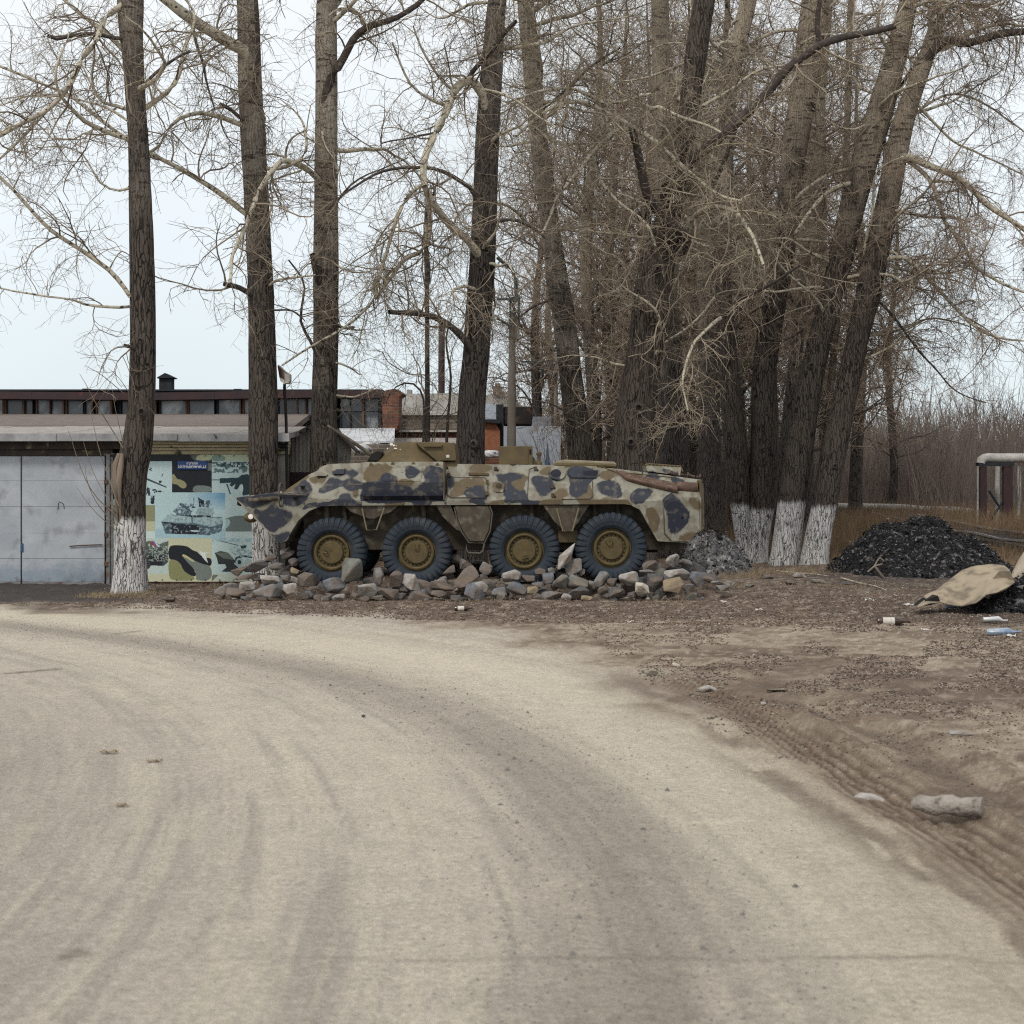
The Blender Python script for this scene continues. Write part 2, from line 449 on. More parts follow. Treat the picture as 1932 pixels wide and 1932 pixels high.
# ------------------------------------------------------------------ armoured vehicle
DN, DC = 23.8, 25.2                     # near side and centre plane
LIGHT = np.array((.235, .228, .190)); SLATE = np.array((.021, .025, .038)); OCHRE = np.array((.100, .074, .040)); NAVY = np.array((.010, .013, .027))
def A(pts): return [(423 + x / 4, 755 + y / 4) for x, y in pts]      # points measured on an enlarged left half
def B(pts): return [(891 + x / 4, 755 + y / 4) for x, y in pts]      # ... and right half
camo_ochre = [A(q) for q in (
    [(450, 660), (640, 555), (640, 590), (560, 640), (500, 690)], [(655, 600), (770, 585), (740, 640), (690, 632)],
    [(1045, 500), (1290, 488), (1245, 560), (1180, 600), (1040, 612)], [(1305, 612), (1430, 612), (1415, 650), (1320, 655)],
    [(1215, 763), (1365, 763), (1360, 795), (1215, 792)], [(735, 765), (835, 765), (840, 796), (760, 796)],
    [(1750, 622), (1940, 590), (1935, 640), (1850, 665), (1790, 735), (1702, 732), (1700, 700), (1740, 680)], [(1080, 560), (1190, 570), (1120, 620)],
    [(960, 690), (1010, 700), (990, 740)], [(350, 745), (400, 740), (380, 770)])] + [B(q) for q in (
    [(0, 610), (60, 600), (100, 650), (70, 690), (0, 650)], [(240, 640), (260, 560), (420, 555), (415, 660), (330, 700)], [(550, 505), (600, 520), (590, 565), (520, 552)],
    [(620, 730), (650, 690), (690, 655), (745, 735)], [(775, 735), (830, 690), (905, 625), (908, 738)], [(960, 540), (1080, 520), (1080, 570), (1000, 605)],
    [(1080, 540), (1290, 548), (1270, 580), (1180, 592)], [(535, 753), (700, 753), (680, 790), (530, 790)], [(815, 753), (1160, 748), (1215, 788), (1190, 800), (1150, 790), (830, 790)],
    [(1300, 822), (1365, 808), (1395, 890), (1395, 1010), (1340, 960)], [(1640, 765), (1715, 735), (1722, 850), (1665, 805)], [(100, 760), (240, 758), (235, 790), (90, 790)],
    [(0, 490), (150, 500), (110, 545), (0, 560)], [(1560, 1030), (1650, 1000), (1700, 1010), (1640, 1060)], [(160, 620), (220, 615), (240, 660), (180, 690)])]
camo_slate = [A(q) for q in (
    [(85, 733), (190, 742), (215, 800), (160, 805)], [(220, 830), (300, 850), (350, 785), (450, 830), (525, 855), (490, 915), (440, 950), (380, 975), (325, 950), (275, 900)],
    [(190, 715), (420, 690), (425, 735), (360, 745), (280, 790), (220, 800), (200, 770)], [(350, 1005), (430, 1012), (480, 985), (500, 1000), (440, 1095), (400, 1060)],
    [(430, 705), (520, 700), (640, 722), (620, 755), (540, 795), (450, 778)], [(540, 640), (600, 612), (660, 640), (672, 690), (600, 715), (535, 690)],
    [(715, 690), (780, 620), (800, 590), (870, 598), (885, 625), (850, 655), (770, 680)], [(888, 612), (980, 606), (1040, 650), (1010, 680), (940, 685), (900, 660)],
    [(870, 718), (940, 715), (955, 755), (880, 762)], [(820, 760), (1035, 760), (1035, 800), (840, 797), (700, 800), (590, 835), (640, 790), (740, 760)],
    [(828, 515), (912, 515), (905, 557), (830, 555)], [(940, 540), (1010, 545), (980, 580), (930, 570)],
    [(1045, 620), (1180, 622), (1195, 580), (1240, 572), (1305, 600), (1295, 690), (1260, 760), (1045, 760)], [(1310, 655), (1420, 652), (1400, 700), (1325, 702)],
    [(1425, 695), (1480, 660), (1520, 620), (1660, 618), (1660, 760), (1440, 760)], [(1360, 520), (1400, 500), (1470, 520), (1475, 550), (1400, 600), (1358, 575)],
    [(1498, 520), (1655, 498), (1655, 615), (1530, 615)], [(1670, 600), (1735, 585), (1742, 650), (1690, 668)], [(1820, 700), (1860, 650), (1945, 655), (1945, 735), (1835, 722)],
    [(1440, 762), (1560, 762), (1555, 800), (1450, 797)], [(1190, 575), (1300, 600), (1240, 620)])] + [B(q) for q in (
    [(-10, 660), (50, 655), (100, 690), (80, 735), (-10, 735)], [(170, 553), (380, 558), (360, 602), (215, 605)], [(235, 742), (250, 650), (290, 618), (350, 680), (420, 690), (412, 748)], [(450, 590), (520, 572), (600, 612), (625, 670), (560, 728), (490, 695), (455, 640)],
    [(585, 548), (650, 540), (655, 592), (605, 592)], [(720, 525), (800, 503), (940, 518), (955, 570), (900, 622), (845, 700), (772, 742), (730, 665), (742, 605)],
    [(955, 650), (1010, 598), (1100, 615), (1142, 680), (1115, 732), (1000, 725)], [(1200, 725), (1225, 680), (1370, 665), (1345, 730), (1260, 790), (1212, 765)],
    [(1290, 585), (1340, 540), (1400, 550), (1425, 600)], [(1440, 775), (1500, 700), (1560, 740), (1600, 800), (1645, 870), (1605, 965), (1530, 1000), (1482, 985), (1470, 860)],
    [(370, 756), (522, 753), (500, 792), (380, 792)], [(245, 758), (335, 756), (325, 775), (250, 772)], [(1500, 590), (1700, 640), (1640, 655), (1540, 640)], [(1440, 520), (1520, 540), (1560, 575), (1480, 560)],
    [(-10, 765), (80, 763), (80, 790), (-10, 790)])]
camo_navy_shade = [A([(1045, 700), (1655, 690), (1655, 765), (1045, 765)]), B([(1475, 780), (1560, 768), (1600, 805), (1645, 870), (1605, 965), (1530, 1000), (1485, 985), (1470, 860)])]  # rear navy patch, and a band painting shade onto the side box's lower faces
def camo(U, V, seed=0):
    p = np.stack((U / 14, V / 14, 0 * U + seed), -1)
    w1 = (fbm(p, 3, 2) - .5) * 8 + (vnoise(p * .55, 61) - .5) * 9; w2 = (fbm(p + 31, 3, 3) - .5) * 8 + (vnoise(p * .55, 62) - .5) * 7
    u, v = U + w1, V + w2
    C = LIGHT * (0.93 + .14 * fbm(p * .6, 3, 9))[..., None]
    um = sstep(.49, .56, fbm(p * .9 + 5, 3, 27))                      # thin olive-brown overspray between the patches
    C = C * (1 - um[..., None] * .5) + np.array((.125, .108, .072)) * um[..., None] * .5
    for polys, col in ((camo_ochre, OCHRE), (camo_slate, SLATE), (camo_navy_shade, NAVY)):
        Fm = np.zeros(u.shape)                     # neighbouring patches run into each other
        for q in polys:
            q = chaikin(q, 1)
            x0, y0 = q.min(0) - 22; x1, y1 = q.max(0) + 22
            s = (u > x0) & (u < x1) & (v > y0) & (v < y1)
            if not s.any(): continue
            Fm[s] += np.exp(-np.clip(sdist(u[s], v[s], q), -8, 40) / 3.6)
        m = 1 - sstep(-.5, .7, -3.6 * np.log(Fm + 1e-6) - 1.7)
        C = C * (1 - m[..., None]) + col * m[..., None]
    return C0_finish(C, p)
def C0_finish(C, p):
    # worn patches where the brown base coat shows
    wm = sstep(.60, .70, fbm(p * 1.7, 5, 14)) * .5
    C = C * (1 - wm[..., None]) + np.array((.13, .108, .082)) * wm[..., None]
    return C
def paintUV(V):
    """side-view coordinates of a point on the vehicle; the far side repeats the near one"""
    V = np.asarray(V, float)
    y = np.where(V[:, 1] > DC, 2 * DC - V[:, 1], V[:, 1])
    far = V[:, 1] > DC
    return 966 + V[:, 0] * FP / y + np.where(far, 37, 0), HV - (V[:, 2] - HC) * FP / y

m_camo = M('camouflage_paint', (1, 1, 1), (.82, .80, .76), scale=9, rough=.62, bump=.25, bscale=30, attr='paint', c3=(.17, .15, .12), s3=11, lo3=.60, hi3=.85, amt=.25, dist=.006, spec=.35)
m_olive = M('olive_paint', (.115, .085, .038), (.075, .057, .03), scale=5, rough=.6, bump=.2, bscale=30, c3=(.10, .055, .032), s3=11, lo3=.55, hi3=.7, dist=.005)
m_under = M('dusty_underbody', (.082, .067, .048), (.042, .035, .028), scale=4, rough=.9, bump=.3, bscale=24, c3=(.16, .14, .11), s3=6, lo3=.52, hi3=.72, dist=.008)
m_well = M('wheel_well_grime', (.045, .038, .03), (.028, .024, .02), scale=5, rough=.95, bump=.3)
m_tyre = M('weathered_tyre_rubber', (.019, .027, .040), (.030, .038, .048), scale=6, rough=.8, bump=.35, bscale=50, c3=(.12, .115, .105), s3=3.2, lo3=.56, hi3=.9, amt=.3, dist=.006)
m_rim = M('ochre_rim_paint', (.105, .076, .030), (.070, .052, .022), scale=9, rough=.6, bump=.2, bscale=50, c3=(.06, .05, .035), s3=14, lo3=.58, hi3=.75, dist=.004)
m_dark = M('dark_recess', (.018, .016, .014), (.010, .010, .010), rough=.9)
m_rust = M('rusty_steel', (.115, .068, .048), (.065, .042, .034), scale=9, rough=.75, bump=.3, bscale=30, c3=(.17, .12, .09), s3=8, dist=.005)
m_steel = M('grimy_steel', (.10, .09, .075), (.06, .052, .045), scale=12, rough=.6, bump=.2)
m_white = M('white_scuffs', (.62, .60, .55), (.45, .43, .40), scale=20, rough=.7)
m_glass = M('lamp_glass', (.75, .75, .72), (.6, .6, .6), rough=.15, spec=.6)

veh = thing('armored_vehicle', (-.70, DC, 0), 'eight-wheeled armoured personnel carrier in grey, slate and ochre camouflage standing on a bed of rubble', 'armored vehicle')

deck = np.array(((444, 939), (528, 927), (537, 926), (583, 895), (599, 888), (604, 882), (618, 876), (688, 873), (838, 875), (1100, 878), (1158, 884), (1240, 894), (1321, 905)), float)
crease = np.array(((444, 939.5), (528, 929), (545, 932), (600, 941), (688, 943), (1178, 943), (1208, 946), (1316, 941), (1323, 941)), float)
lower = np.array(((444, 941), (470, 968), (500, 998), (530, 1026), (541, 1020), (549, 1004), (563, 982), (583, 964), (606, 955), (640, 954), (1178, 951), (1190, 953), (1208, 962), (1216, 977), (1241, 1021), (1293, 1024), (1323, 1001)), float)
inset_u = [444, 528, 545, 600, 690, 1158, 1321]; inset_y = [.02, .03, .08, .34, .52, .52, .34]
def hull_stations():
    u = np.unique(np.concatenate((np.arange(444, 1323.1, 1.7), deck[:, 0], crease[:, 0], lower[:, 0])))
    u = u[u <= 1323]
    vd, vc, vl = (np.interp(u, k[:, 0], k[:, 1]) for k in (deck, crease, lower))
    return u, vd, vc, vl
def build_hull():
    u, vd, vc, vl = hull_stations()
    near = np.interp(u, [444, 530, 600, 1240, 1323], [.22, .03, 0, 0, .04])
    ins = np.interp(u, inset_u, inset_y)
    rows = []
    def row(vv, yy):  # world points for a whole line of stations
        return np.stack(((u - 966) * yy / FP, yy, HC - (vv - HV) * yy / FP), -1)
    ylow = DN + near; yd = ylow + ins
    # near side, from the underside up to the deck edge
    L_in = row(vl, ylow); L_in[:, 1] += .40
    prof = [L_in]
    for k in np.linspace(0, 1, 34): prof.append(row(vl * (1 - k) + vc * k, ylow))
    for k in np.linspace(0, 1, 34)[1:]: prof.append(row(vc * (1 - k) + vd * k, ylow * (1 - k) + yd * k))
    half = np.stack(prof, 1)                       # (stations, points, 3)
    far = half[:, ::-1].copy(); far[:, :, 1] = 2 * DC - far[:, :, 1]
    ring = np.concatenate((half, far), 1)
    n, m, _ = ring.shape
    idx = np.arange(n * m).reshape(n, m)
    nxt = np.roll(idx, -1, 1)
    F = np.stack((idx[:-1], nxt[:-1], nxt[1:], idx[1:]), -1).reshape(-1, 4)
    # close the tail plate and the nose as quads across
    caps = []
    for e in (idx[0], idx[-1]):
        for k in range(m // 2 - 1): caps.append((e[k], e[k + 1], e[m - 2 - k], e[m - 1 - k]))
    V = ring.reshape(-1, 3)
    U_, V_ = paintUV(V)
    o = mesh_np('hull', V, [F, np.array(caps)], m_camo, veh, col=camo(U_, V_))
    return o
hull = build_hull()

def camo_grid(name, quad, n, m, parent, dvec=(0, .06, 0), mat=None, seed=0):
    """thin raised plate, bilinear between four corners, painted with the same camouflage"""
    q = [np.array(k, float) for k in quad]
    a = np.linspace(0, 1, n)[:, None, None]; b = np.linspace(0, 1, m)[None, :, None]
    g = (1 - a) * (1 - b) * q[0] + a * (1 - b) * q[1] + a * b * q[2] + (1 - a) * b * q[3]
    back = g + np.array(dvec)
    V = np.concatenate((g.reshape(-1, 3), back.reshape(-1, 3)))
    idx = np.arange(n * m).reshape(n, m)
    f = np.stack((idx[:-1, :-1], idx[1:, :-1], idx[1:, 1:], idx[:-1, 1:]), -1).reshape(-1, 4)
    k = n * m
    side = []
    for e in (idx[:, 0], idx[-1, :], idx[::-1, -1], idx[0, ::-1]):
        side += [(e[i], e[i + 1], e[i + 1] + k, e[i] + k) for i in range(len(e) - 1)]
    U_, V_ = paintUV(g.reshape(-1, 3)); c = camo(U_, V_, seed)
    return mesh_np(name, V, [f, f[:, ::-1] + k, np.array(side)], mat or m_camo, parent, col=np.concatenate((c, c)))
def camo_poly(name, uv, Y, parent, thick=.03, seed=0, rad=0):
    """raised plate of any outline facing the camera side, painted per point (fan of fine rings)"""
    q = np.array(uv, float); q = chaikin(q, rad) if rad else q
    # resample the outline
    pts = []
    for a, b in zip(q, np.roll(q, -1, 0)):
        k = max(1, int(np.hypot(*(b - a)) / 2.5))
        pts += [a + (b - a) * i / k for i in range(k)]
    q = np.array(pts); c = q.mean(0); n = len(q)
    rings = [c + (q - c) * s for s in np.linspace(1, 0.04, 14)]
    Yv = Y if callable(Y) else (lambda u, v: Y)
    V = np.array([P(u, v, Yv(u, v)) for r_ in rings for u, v in r_])
    F = [(i * n + j, i * n + (j + 1) % n, (i + 1) * n + (j + 1) % n, (i + 1) * n + j) for i in range(13) for j in range(n)]
    k = len(V); V2 = V[:n] + np.array((0, thick, 0))
    F += [(j, (j + 1) % n, k + (j + 1) % n, k + j) for j in range(n)]
    V = np.vstack((V, V2)); U_, V_ = paintUV(V)
    return mesh_np(name, V, np.array(F), m_camo, parent, col=camo(U_, V_, seed))
def side_y(u, v):
    """depth of the sloping upper side plate at picture point (u, v)"""
    vd = np.interp(u, deck[:, 0], deck[:, 1]); vc = np.interp(u, crease[:, 0], crease[:, 1])
    k = np.clip((vc - v) / (vc - vd + 1e-6), 0, 1)
    return DN + np.interp(u, inset_u, inset_y) * k

# lower hull between the wheels
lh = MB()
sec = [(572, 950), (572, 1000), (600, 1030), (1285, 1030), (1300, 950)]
a = [P(u, v + (8 if v > 1020 else 0), DN + .42) for u, v in sec]  # floor edge dropped lower to darken the gap under the vehicle
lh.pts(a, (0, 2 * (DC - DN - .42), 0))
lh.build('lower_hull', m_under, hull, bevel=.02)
# wheel well ribs and shock absorbers
for u in (616, 650, 799, 1003, 1055, 1122, 1165):
    MB().tube([P(u, 950, DN + .33), P(u + 1, 1000, DN + .36)], .045, 10).build('shock_absorber', m_under, veh, smooth=True)
# fender underside ledges with fairings between wheels
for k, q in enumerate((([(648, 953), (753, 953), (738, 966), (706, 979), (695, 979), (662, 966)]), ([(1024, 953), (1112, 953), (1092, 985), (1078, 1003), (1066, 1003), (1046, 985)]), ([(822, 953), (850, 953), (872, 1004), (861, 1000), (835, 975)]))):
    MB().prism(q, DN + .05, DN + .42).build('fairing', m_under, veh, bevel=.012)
MB().prism([(1053, 1000), (1089, 1000), (1096, 1024), (1053, 1024)], DN + .22, DN + .42).build('fairing', m_olive, veh, bevel=.012)
dq = [(858, 954), (921, 954), (927, 968), (923, 1000), (913, 1022), (886, 1022), (873, 1003), (864, 980)]
door = MB().prism(dq, DN + .03, DN + .40).build('side_door', m_under, veh, bevel=.015)
t = MB(); t.tube([P(u, v, DN + .02) for u, v in [(857, 957), (862, 980), (871, 1004), (885, 1024), (914, 1025), (925, 1002), (929, 968), (924, 955)]], .012, 6); t.build('door_frame', m_steel, door)
t = MB(); t.tube([P(u, v, DN + .0) for u, v in [(880, 1026), (880, 1037), (884, 1043), (905, 1044), (911, 1040), (914, 1026)]], .016, 8); t.build('step_loop', m_steel, veh, smooth=True)
for pts in ([(683, 959), (692, 1000), (710, 1000), (725, 958)], [(1050, 959), (1062, 1002), (1080, 1002), (1092, 958)]):
    MB().tube([P(u, v, DN - .01) for u, v in pts], .013, 6).build('wheel_stay', M('stay_paint', (.19, .16, .10), rough=.7) if 'stay_paint' not in bpy.data.materials else bpy.data.materials['stay_paint'], veh)
# torsion shaft and underside bits seen between tyres
MB().tube([P(690, 1037, DN + .9), P(860, 1037, DN + .9)], .05, 10).build('drive_shaft', m_well, veh, smooth=True)
MB().tube([P(930, 1037, DN + .9), P(1240, 1037, DN + .9)], .05, 10).build('drive_shaft', m_well, veh, smooth=True)

# armoured side box with a chamfered face
Yb = DN - .10
sb = camo_grid('side_box', [P(684, 872, DN + .40), P(836, 871, DN + .40), P(836, 910, Yb), P(684, 910, Yb)], 62, 22, veh, (0, .25, 0))
camo_grid('lower_plate', [P(684, 910, Yb), P(836, 910, Yb), P(835, 935, Yb + .02), P(685, 936, Yb + .02)], 62, 14, sb, (0, .2, 0))
camo_grid('bottom_plate', [P(685, 936, Yb + .02), P(835, 935, Yb + .02), P(834, 944, DN - .0), P(686, 944, DN - .0)], 62, 6, sb, (0, .2, 0))
MB().prism([(836, 872), (838.5, 872), (838.5, 943), (836, 943)], Yb + .02, DN + .3).build('end_plate', m_olive, sb)
def sby(u, v): return DN + .40 + (Yb - DN - .40) * (v - 872) / 38 - .02
pl = camo_poly('access_panel', [(722, 878), (797, 876), (794, 907.5), (722, 907)], sby, sb, .02)
for u, v in ((741, 875), (780, 875), (700, 877), (825, 877)):
    MB().lathe([(0, -.02), (.03, -.02), (.03, .03)], P(u, v, sby(u, v)), 'Y', 10).build('bolt', m_olive, sb)

# turret
tz0 = P(0, 872, DC - .9)[2]; zt = P(0, 834.5, DC - .7)[2]
tc_ = P(790, 872, DC)
tur = MB()
n = 40; th = np.arange(n) * 2 * math.pi / n
def tr(rx, ry, z, ox): return np.stack((tc_[0] + ox + rx * np.cos(th), DC + ry * np.sin(th), 0 * th + z), -1)
vv = np.vstack((tr(.76, .78, tz0 - .02, -.05), tr(.745, .76, tz0 + .02, -.05), tr(.50, .50, zt, .07), tr(.47, .47, zt + .015, .07)))
fc = [(i * n + j, i * n + (j + 1) % n, (i + 1) * n + (j + 1) % n, (i + 1) * n + j) for i in range(3) for j in range(n)] + [tuple(3 * n + j for j in range(n))]
tur.add(vv, fc)
turret = tur.build('turret', m_olive, veh, smooth=True)
MB().prism([(783, 835), (858, 835), (861, 872), (826, 872)], DC - .72, DC + .55).build('turret_box', m_olive, veh, bevel=.01)
MB().prism([(799, 839), (835, 839), (833, 843), (799, 843)], DC - .78, DC - .70).build('hinge_rail', m_olive, veh, bevel=.004)
sg = MB().prism([(829, 869), (860, 869), (858, 864), (848, 857), (842, 857), (832, 864)], DC - .98, DC - .72).build('sight_housing', m_olive, veh, bevel=.006)
MB().box(P(845, 861, DC - .985), (.05, .02, .045)).build('sight_window', m_white, sg)
MB().prism([(838, 872), (862, 872), (862, 888), (846, 888)], DC - .92, DC - .4).build('deck_bracket', m_olive, veh, bevel=.006)
gy = DC - .32
MB().tube([P(700, 861, gy), P(706, 866, gy)], .10, 12).build('mantlet', m_olive, veh, smooth=True)
MB().prism([(694, 869), (700, 856), (712, 851), (722, 853), (716, 870)], gy - .10, gy + .12).build('mantlet', m_dark, veh, bevel=.01)
gb = MB(); gb.tube([P(706, 862, gy), P(701, 858.5, gy), P(660, 830, gy), P(640, 817, gy), P(608.5, 797, gy)], [.042, .034, .028, .025, .021], 12)
gun = gb.build('gun_barrel', m_under, veh, smooth=True)
g2 = MB(); g2.tube([P(617, 802.5, gy), P(616, 801.5, gy), P(607, 796, gy)], [.024, .032, .031], 12); g2.build('muzzle', m_dark, gun, smooth=True)
wm = MB()
for (u, v, du, dv) in ((738, 838, 3.5, 2.8), (743, 840.5, 3, 2), (746, 846, 3, 1.6), (731, 846, 1.2, 2), (748, 841, .8, .8), (755, 848, .9, 1)):
    q = [(u + du * math.cos(k) * random.uniform(.6, 1.2), v + dv * math.sin(k) * random.uniform(.6, 1.2)) for k in np.arange(0, 6.28, .7)]
    zc = P(u, v, DC - .62)
    wm.add([P(a_, b_, DC - (.79 - (872 - b_) * .0068)) for a_, b_ in q], [tuple(range(len(q)))])
wm.build('white_paint_splash', m_white, turret)

# deck fittings
bx = MB().prism([(941, 842), (997, 841.5), (997, 876), (941, 876)], DN + .95, DN + 1.7).build('deck_box', m_olive, veh, bevel=.008)
MB().prism([(997, 842), (1005, 841.5), (1005, 877), (997, 877)], DN + .93, DN + 1.7).build('box_flange', m_olive, bx, bevel=.006)
for v in (849, 855): MB().box(P(999.5 + (v == 855) * 2, 852, DN + .92), (.015, .02, .08)).build('slot', m_dark, bx)
MB().prism([(1005, 862), (1010, 866), (1013, 878), (1005, 878)], DN + 1.0, DN + 1.1).build('box_bracket', m_olive, bx)
am = MB(); am.lathe([(.055, 0), (.055, .04), (.025, .08), (.03, .16), (.045, .18), (.045, .21), (.02, .23)], P(1017, 878, DN + 1.0), 'Z', 14); am.build('antenna_mount', m_rim, veh, smooth=True)
ac = MB(); ac.lathe([(.045, 0), (.045, .03), (.035, .06), (.004, .38)], P(1033, 878, DN + .95), 'Z', 14); ac.build('antenna_cone', M('blue_paint', (.03, .05, .09), rough=.6), veh, smooth=True)
rh = MB(); rh.prism([(1043, 876), (1050, 869.5), (1066, 867), (1158, 871), (1164, 875), (1162, 881), (1046, 880)], DN + .56, DN + 1.5)
rh.build('roof_hatch', M('dusty_hatch_paint', (.25, .215, .15), (.17, .145, .10), rough=.7, bump=.2), veh, bevel=.025)
MB().tube([P(1046, 877, DN + .53), P(1100, 876.5, DN + .53), P(1162, 879, DN + .53)], .03, 8).build('hatch_rail', m_rim, veh, smooth=True)
lv = camo_grid('engine_louvre', [P(1218, 878, DN + .75), P(1285, 882, DN + .75), P(1283, 897, DN + .5), P(1222, 889, DN + .5)], 26, 8, veh, (0, .7, .0))
for k in range(9):
    u = 1222 + k * 7; MB().box(P(u, 876.5 + k * .62, DN + .80), (.035, .10, .035)).build('louvre_slat', m_olive, lv)
MB().tube([P(1217, 878, DN + .72), P(1222, 875, DN + .78), P(1285, 880, DN + .78), P(1288, 890, DN + .6)], .016, 6).build('louvre_frame', m_olive, lv)
# driver end: hatches, vision blocks, tow points
hp = MB(); hp.prism([(617, 876), (618, 873), (628, 873), (629, 874), (676, 873), (690, 872), (690, 876)], DN + .55, DN + 1.2); hp.build('front_hatch', m_under, veh, bevel=.008)
MB().prism([(601, 883), (604, 879), (619, 878), (618, 885)], DN + .45, DN + .7).build('vision_block', m_rim, veh, bevel=.006)
camo_poly('front_flap', [(631, 884), (650, 883.5), (649, 894), (630, 894)], lambda u, v: side_y(u, v) - .04, veh, .05)
MB().prism([(598, 898), (614.5, 898), (614, 903), (600, 903)], side_y(606, 900) - .012, side_y(606, 900) + .05).build('vision_slot', m_dark, veh)
camo_poly('slot_hood', [(596, 894.5), (618, 895), (614, 898), (598, 898)], lambda u, v: side_y(u, v) - .05, veh, .05)
for (u, v) in ((571, 919.5), (556, 939)):
    q = P(u, v, side_y(u, v) - .06)
    MB().add([q + np.array(k) for k in ((-.05, .0, .03), (.05, 0, .03), (.0, 0, -.05), (0, .10, 0), (-.02, -.05, .02), (.02, -.05, .02))], [(0, 4, 5, 1), (0, 2, 4), (1, 5, 2), (4, 2, 5), (0, 1, 3), (0, 3, 2), (1, 2, 3)]).build('lifting_lug', m_dark, veh)
MB().tube([P(u, v, DN - .10) for u, v in [(656, 919), (657, 916), (662, 914.5), (684, 914)]], .014, 8).build('grab_handle', m_steel, veh, smooth=True)
MB().tube([P(522, 932, DN - .02), P(560, 934, DN - .02), P(577, 933, DN - .02), P(582, 930, DN + .02)], .013, 8).build('mirror_arm', m_steel, veh, smooth=True)
rg = [P(530 + 4.0 * math.cos(k), 934 + 22 * math.sin(k), DN - .05 + .10 * math.cos(k)) for k in np.linspace(0, 2 * math.pi, 29)]
MB().tube(rg, .016, 8, cap=False).build('headlight_guard', m_steel, veh, smooth=True)
MB().tube([P(470, 944, DN + .05), P(528, 939, DN + .02)], .035, 10).build('vane_roller', m_under, veh, smooth=True)
MB().prism([(448, 944), (456, 946), (452, 955), (447, 952)], DN + .35, DN + .5).build('vane_lug', m_dark, veh)
hl = MB(); hl.lathe([(.0, -.07), (.05, -.06), (.085, 0), (.09, .08), (.06, .14)], P(469, 976, DN + .25), 'X', 18); hlo = hl.build('headlight', m_rim, veh, smooth=True)
MB().lathe([(0, -.02), (.04, -.015), (.045, .0)], P(473, 975, DN + .15), 'Y', 14).build('lens', m_glass, hlo, smooth=True)
# side hatches and ports on the sloping plate
def rrect(u0, v0, u1, v1, k=4): return [(u0 + k, v0), (u1 - k, v0), (u1, v0 + k), (u1, v1 - k), (u1 - k, v1), (u0 + k, v1), (u0, v1 - k), (u0, v0 + k)]
sh = camo_poly('side_hatch', rrect(845, 902, 919, 938, 6), lambda u, v: side_y(u, v) - .03, veh, .05)
MB().tube([P(u, v, side_y(u, v) - .035) for u, v in rrect(844, 901, 920, 939, 6) + [rrect(844, 901, 920, 939, 6)[0]]], .007, 6).build('hatch_seal', m_under, sh)
for v in (909, 930): MB().box(P(919, v, side_y(919, v) - .06), (.05, .05, .06)).build('hinge', m_rim, sh)
MB().prism([(884, 891), (922, 892), (922, 897), (884, 897)], side_y(900, 893) - .06, side_y(900, 893) + .1).build('hatch_handle', m_olive, veh, bevel=.006)
rp = camo_poly('firing_port', rrect(931, 907, 952, 928, 4), lambda u, v: side_y(u, v) - .03, veh, .05)
for (u, v, r_, mm_) in ((941, 917, .055, m_under), (1052, 893, .135, None), (1049, 895, .09, m_dark)):
    q = P(u, v, side_y(u, v) - .05)
    if mm_ is None:
        t_ = camo_poly('round_port', [(u + 15 * math.cos(k), v + 12 * math.sin(k)) for k in np.arange(0, 6.28, .35)], lambda a_, b_: side_y(a_, b_) - .06, veh, .10)
    elif r_ > .06: MB().lathe([(0, -.05), (.07, -.045), (.09, .02)], q, 'Y', 20).build('port_cap', M('slate_paint', tuple(SLATE), rough=.6), t_, smooth=True)
    else: MB().lathe([(0, -.03), (.04, -.02), (.05, .03)], q, 'Y', 16).build('port_cap', mm_, rp, smooth=True)
sh2 = camo_poly('side_hatch', rrect(1073, 879.5, 1131, 901, 6), lambda u, v: side_y(u, v) - .03, veh, .05)
MB().prism([(1101, 888), (1128, 887), (1126, 899), (1102, 899)], side_y(1115, 893) - .07, side_y(1115, 893)).build('vision_block', M('slate_paint2', tuple(SLATE * .8), rough=.6), sh2, bevel=.006)
MB().tube([P(u, v, side_y(u, v) - .012) for u, v in [(995, 941), (997, 900), (999, 885), (1012, 880)]], .006, 5).build('weld_seam', m_under, veh)
MB().tube([P(u, v, side_y(u, v) - .012) for u, v in [(1118, 908), (1118, 936), (1114, 941), (1060, 942)]], .007, 5).build('weld_seam', m_under, veh)
MB().tube([P(u, v, side_y(u, v) - .012) for u, v in [(1065, 881), (1074, 879), (1125, 879), (1140, 882), (1160, 890), (1276, 901)]], .008, 5).build('weld_seam', m_olive, veh)
for (u, v) in ((1043, 934), (1042, 918), (840, 880), (846, 896), (935, 884), (1010, 884)):
    MB().box(P(u, v, side_y(u, v) - .03), (.05, .05, .06)).build('clip', m_under, veh)
    MB().lathe([(0, -.01), (.018, -.008), (.018, .02)], P(u + 4, v + 3, side_y(u + 4, v + 3) - .02), 'Y', 8).build('bolt', m_dark, veh)
for (u, v) in ((1165, 893), (1178, 894), (1197, 893), (1212, 892), (1231, 889), (1150, 905), (1230, 927), (600, 951), (680, 950), (760, 950), (840, 949), (960, 949), (1060, 948), (573, 949)):
    MB().lathe([(0, -.012), (.016, -.01), (.016, .03)], P(u, v, side_y(u, v) - .008), 'Y', 8).build('bolt', m_steel, veh)
MB().tube([P(968, 880, DN + .6), P(968, 876, DN + .6)], [.10, .10], 16).build('filler_cap', m_under, veh, smooth=True)
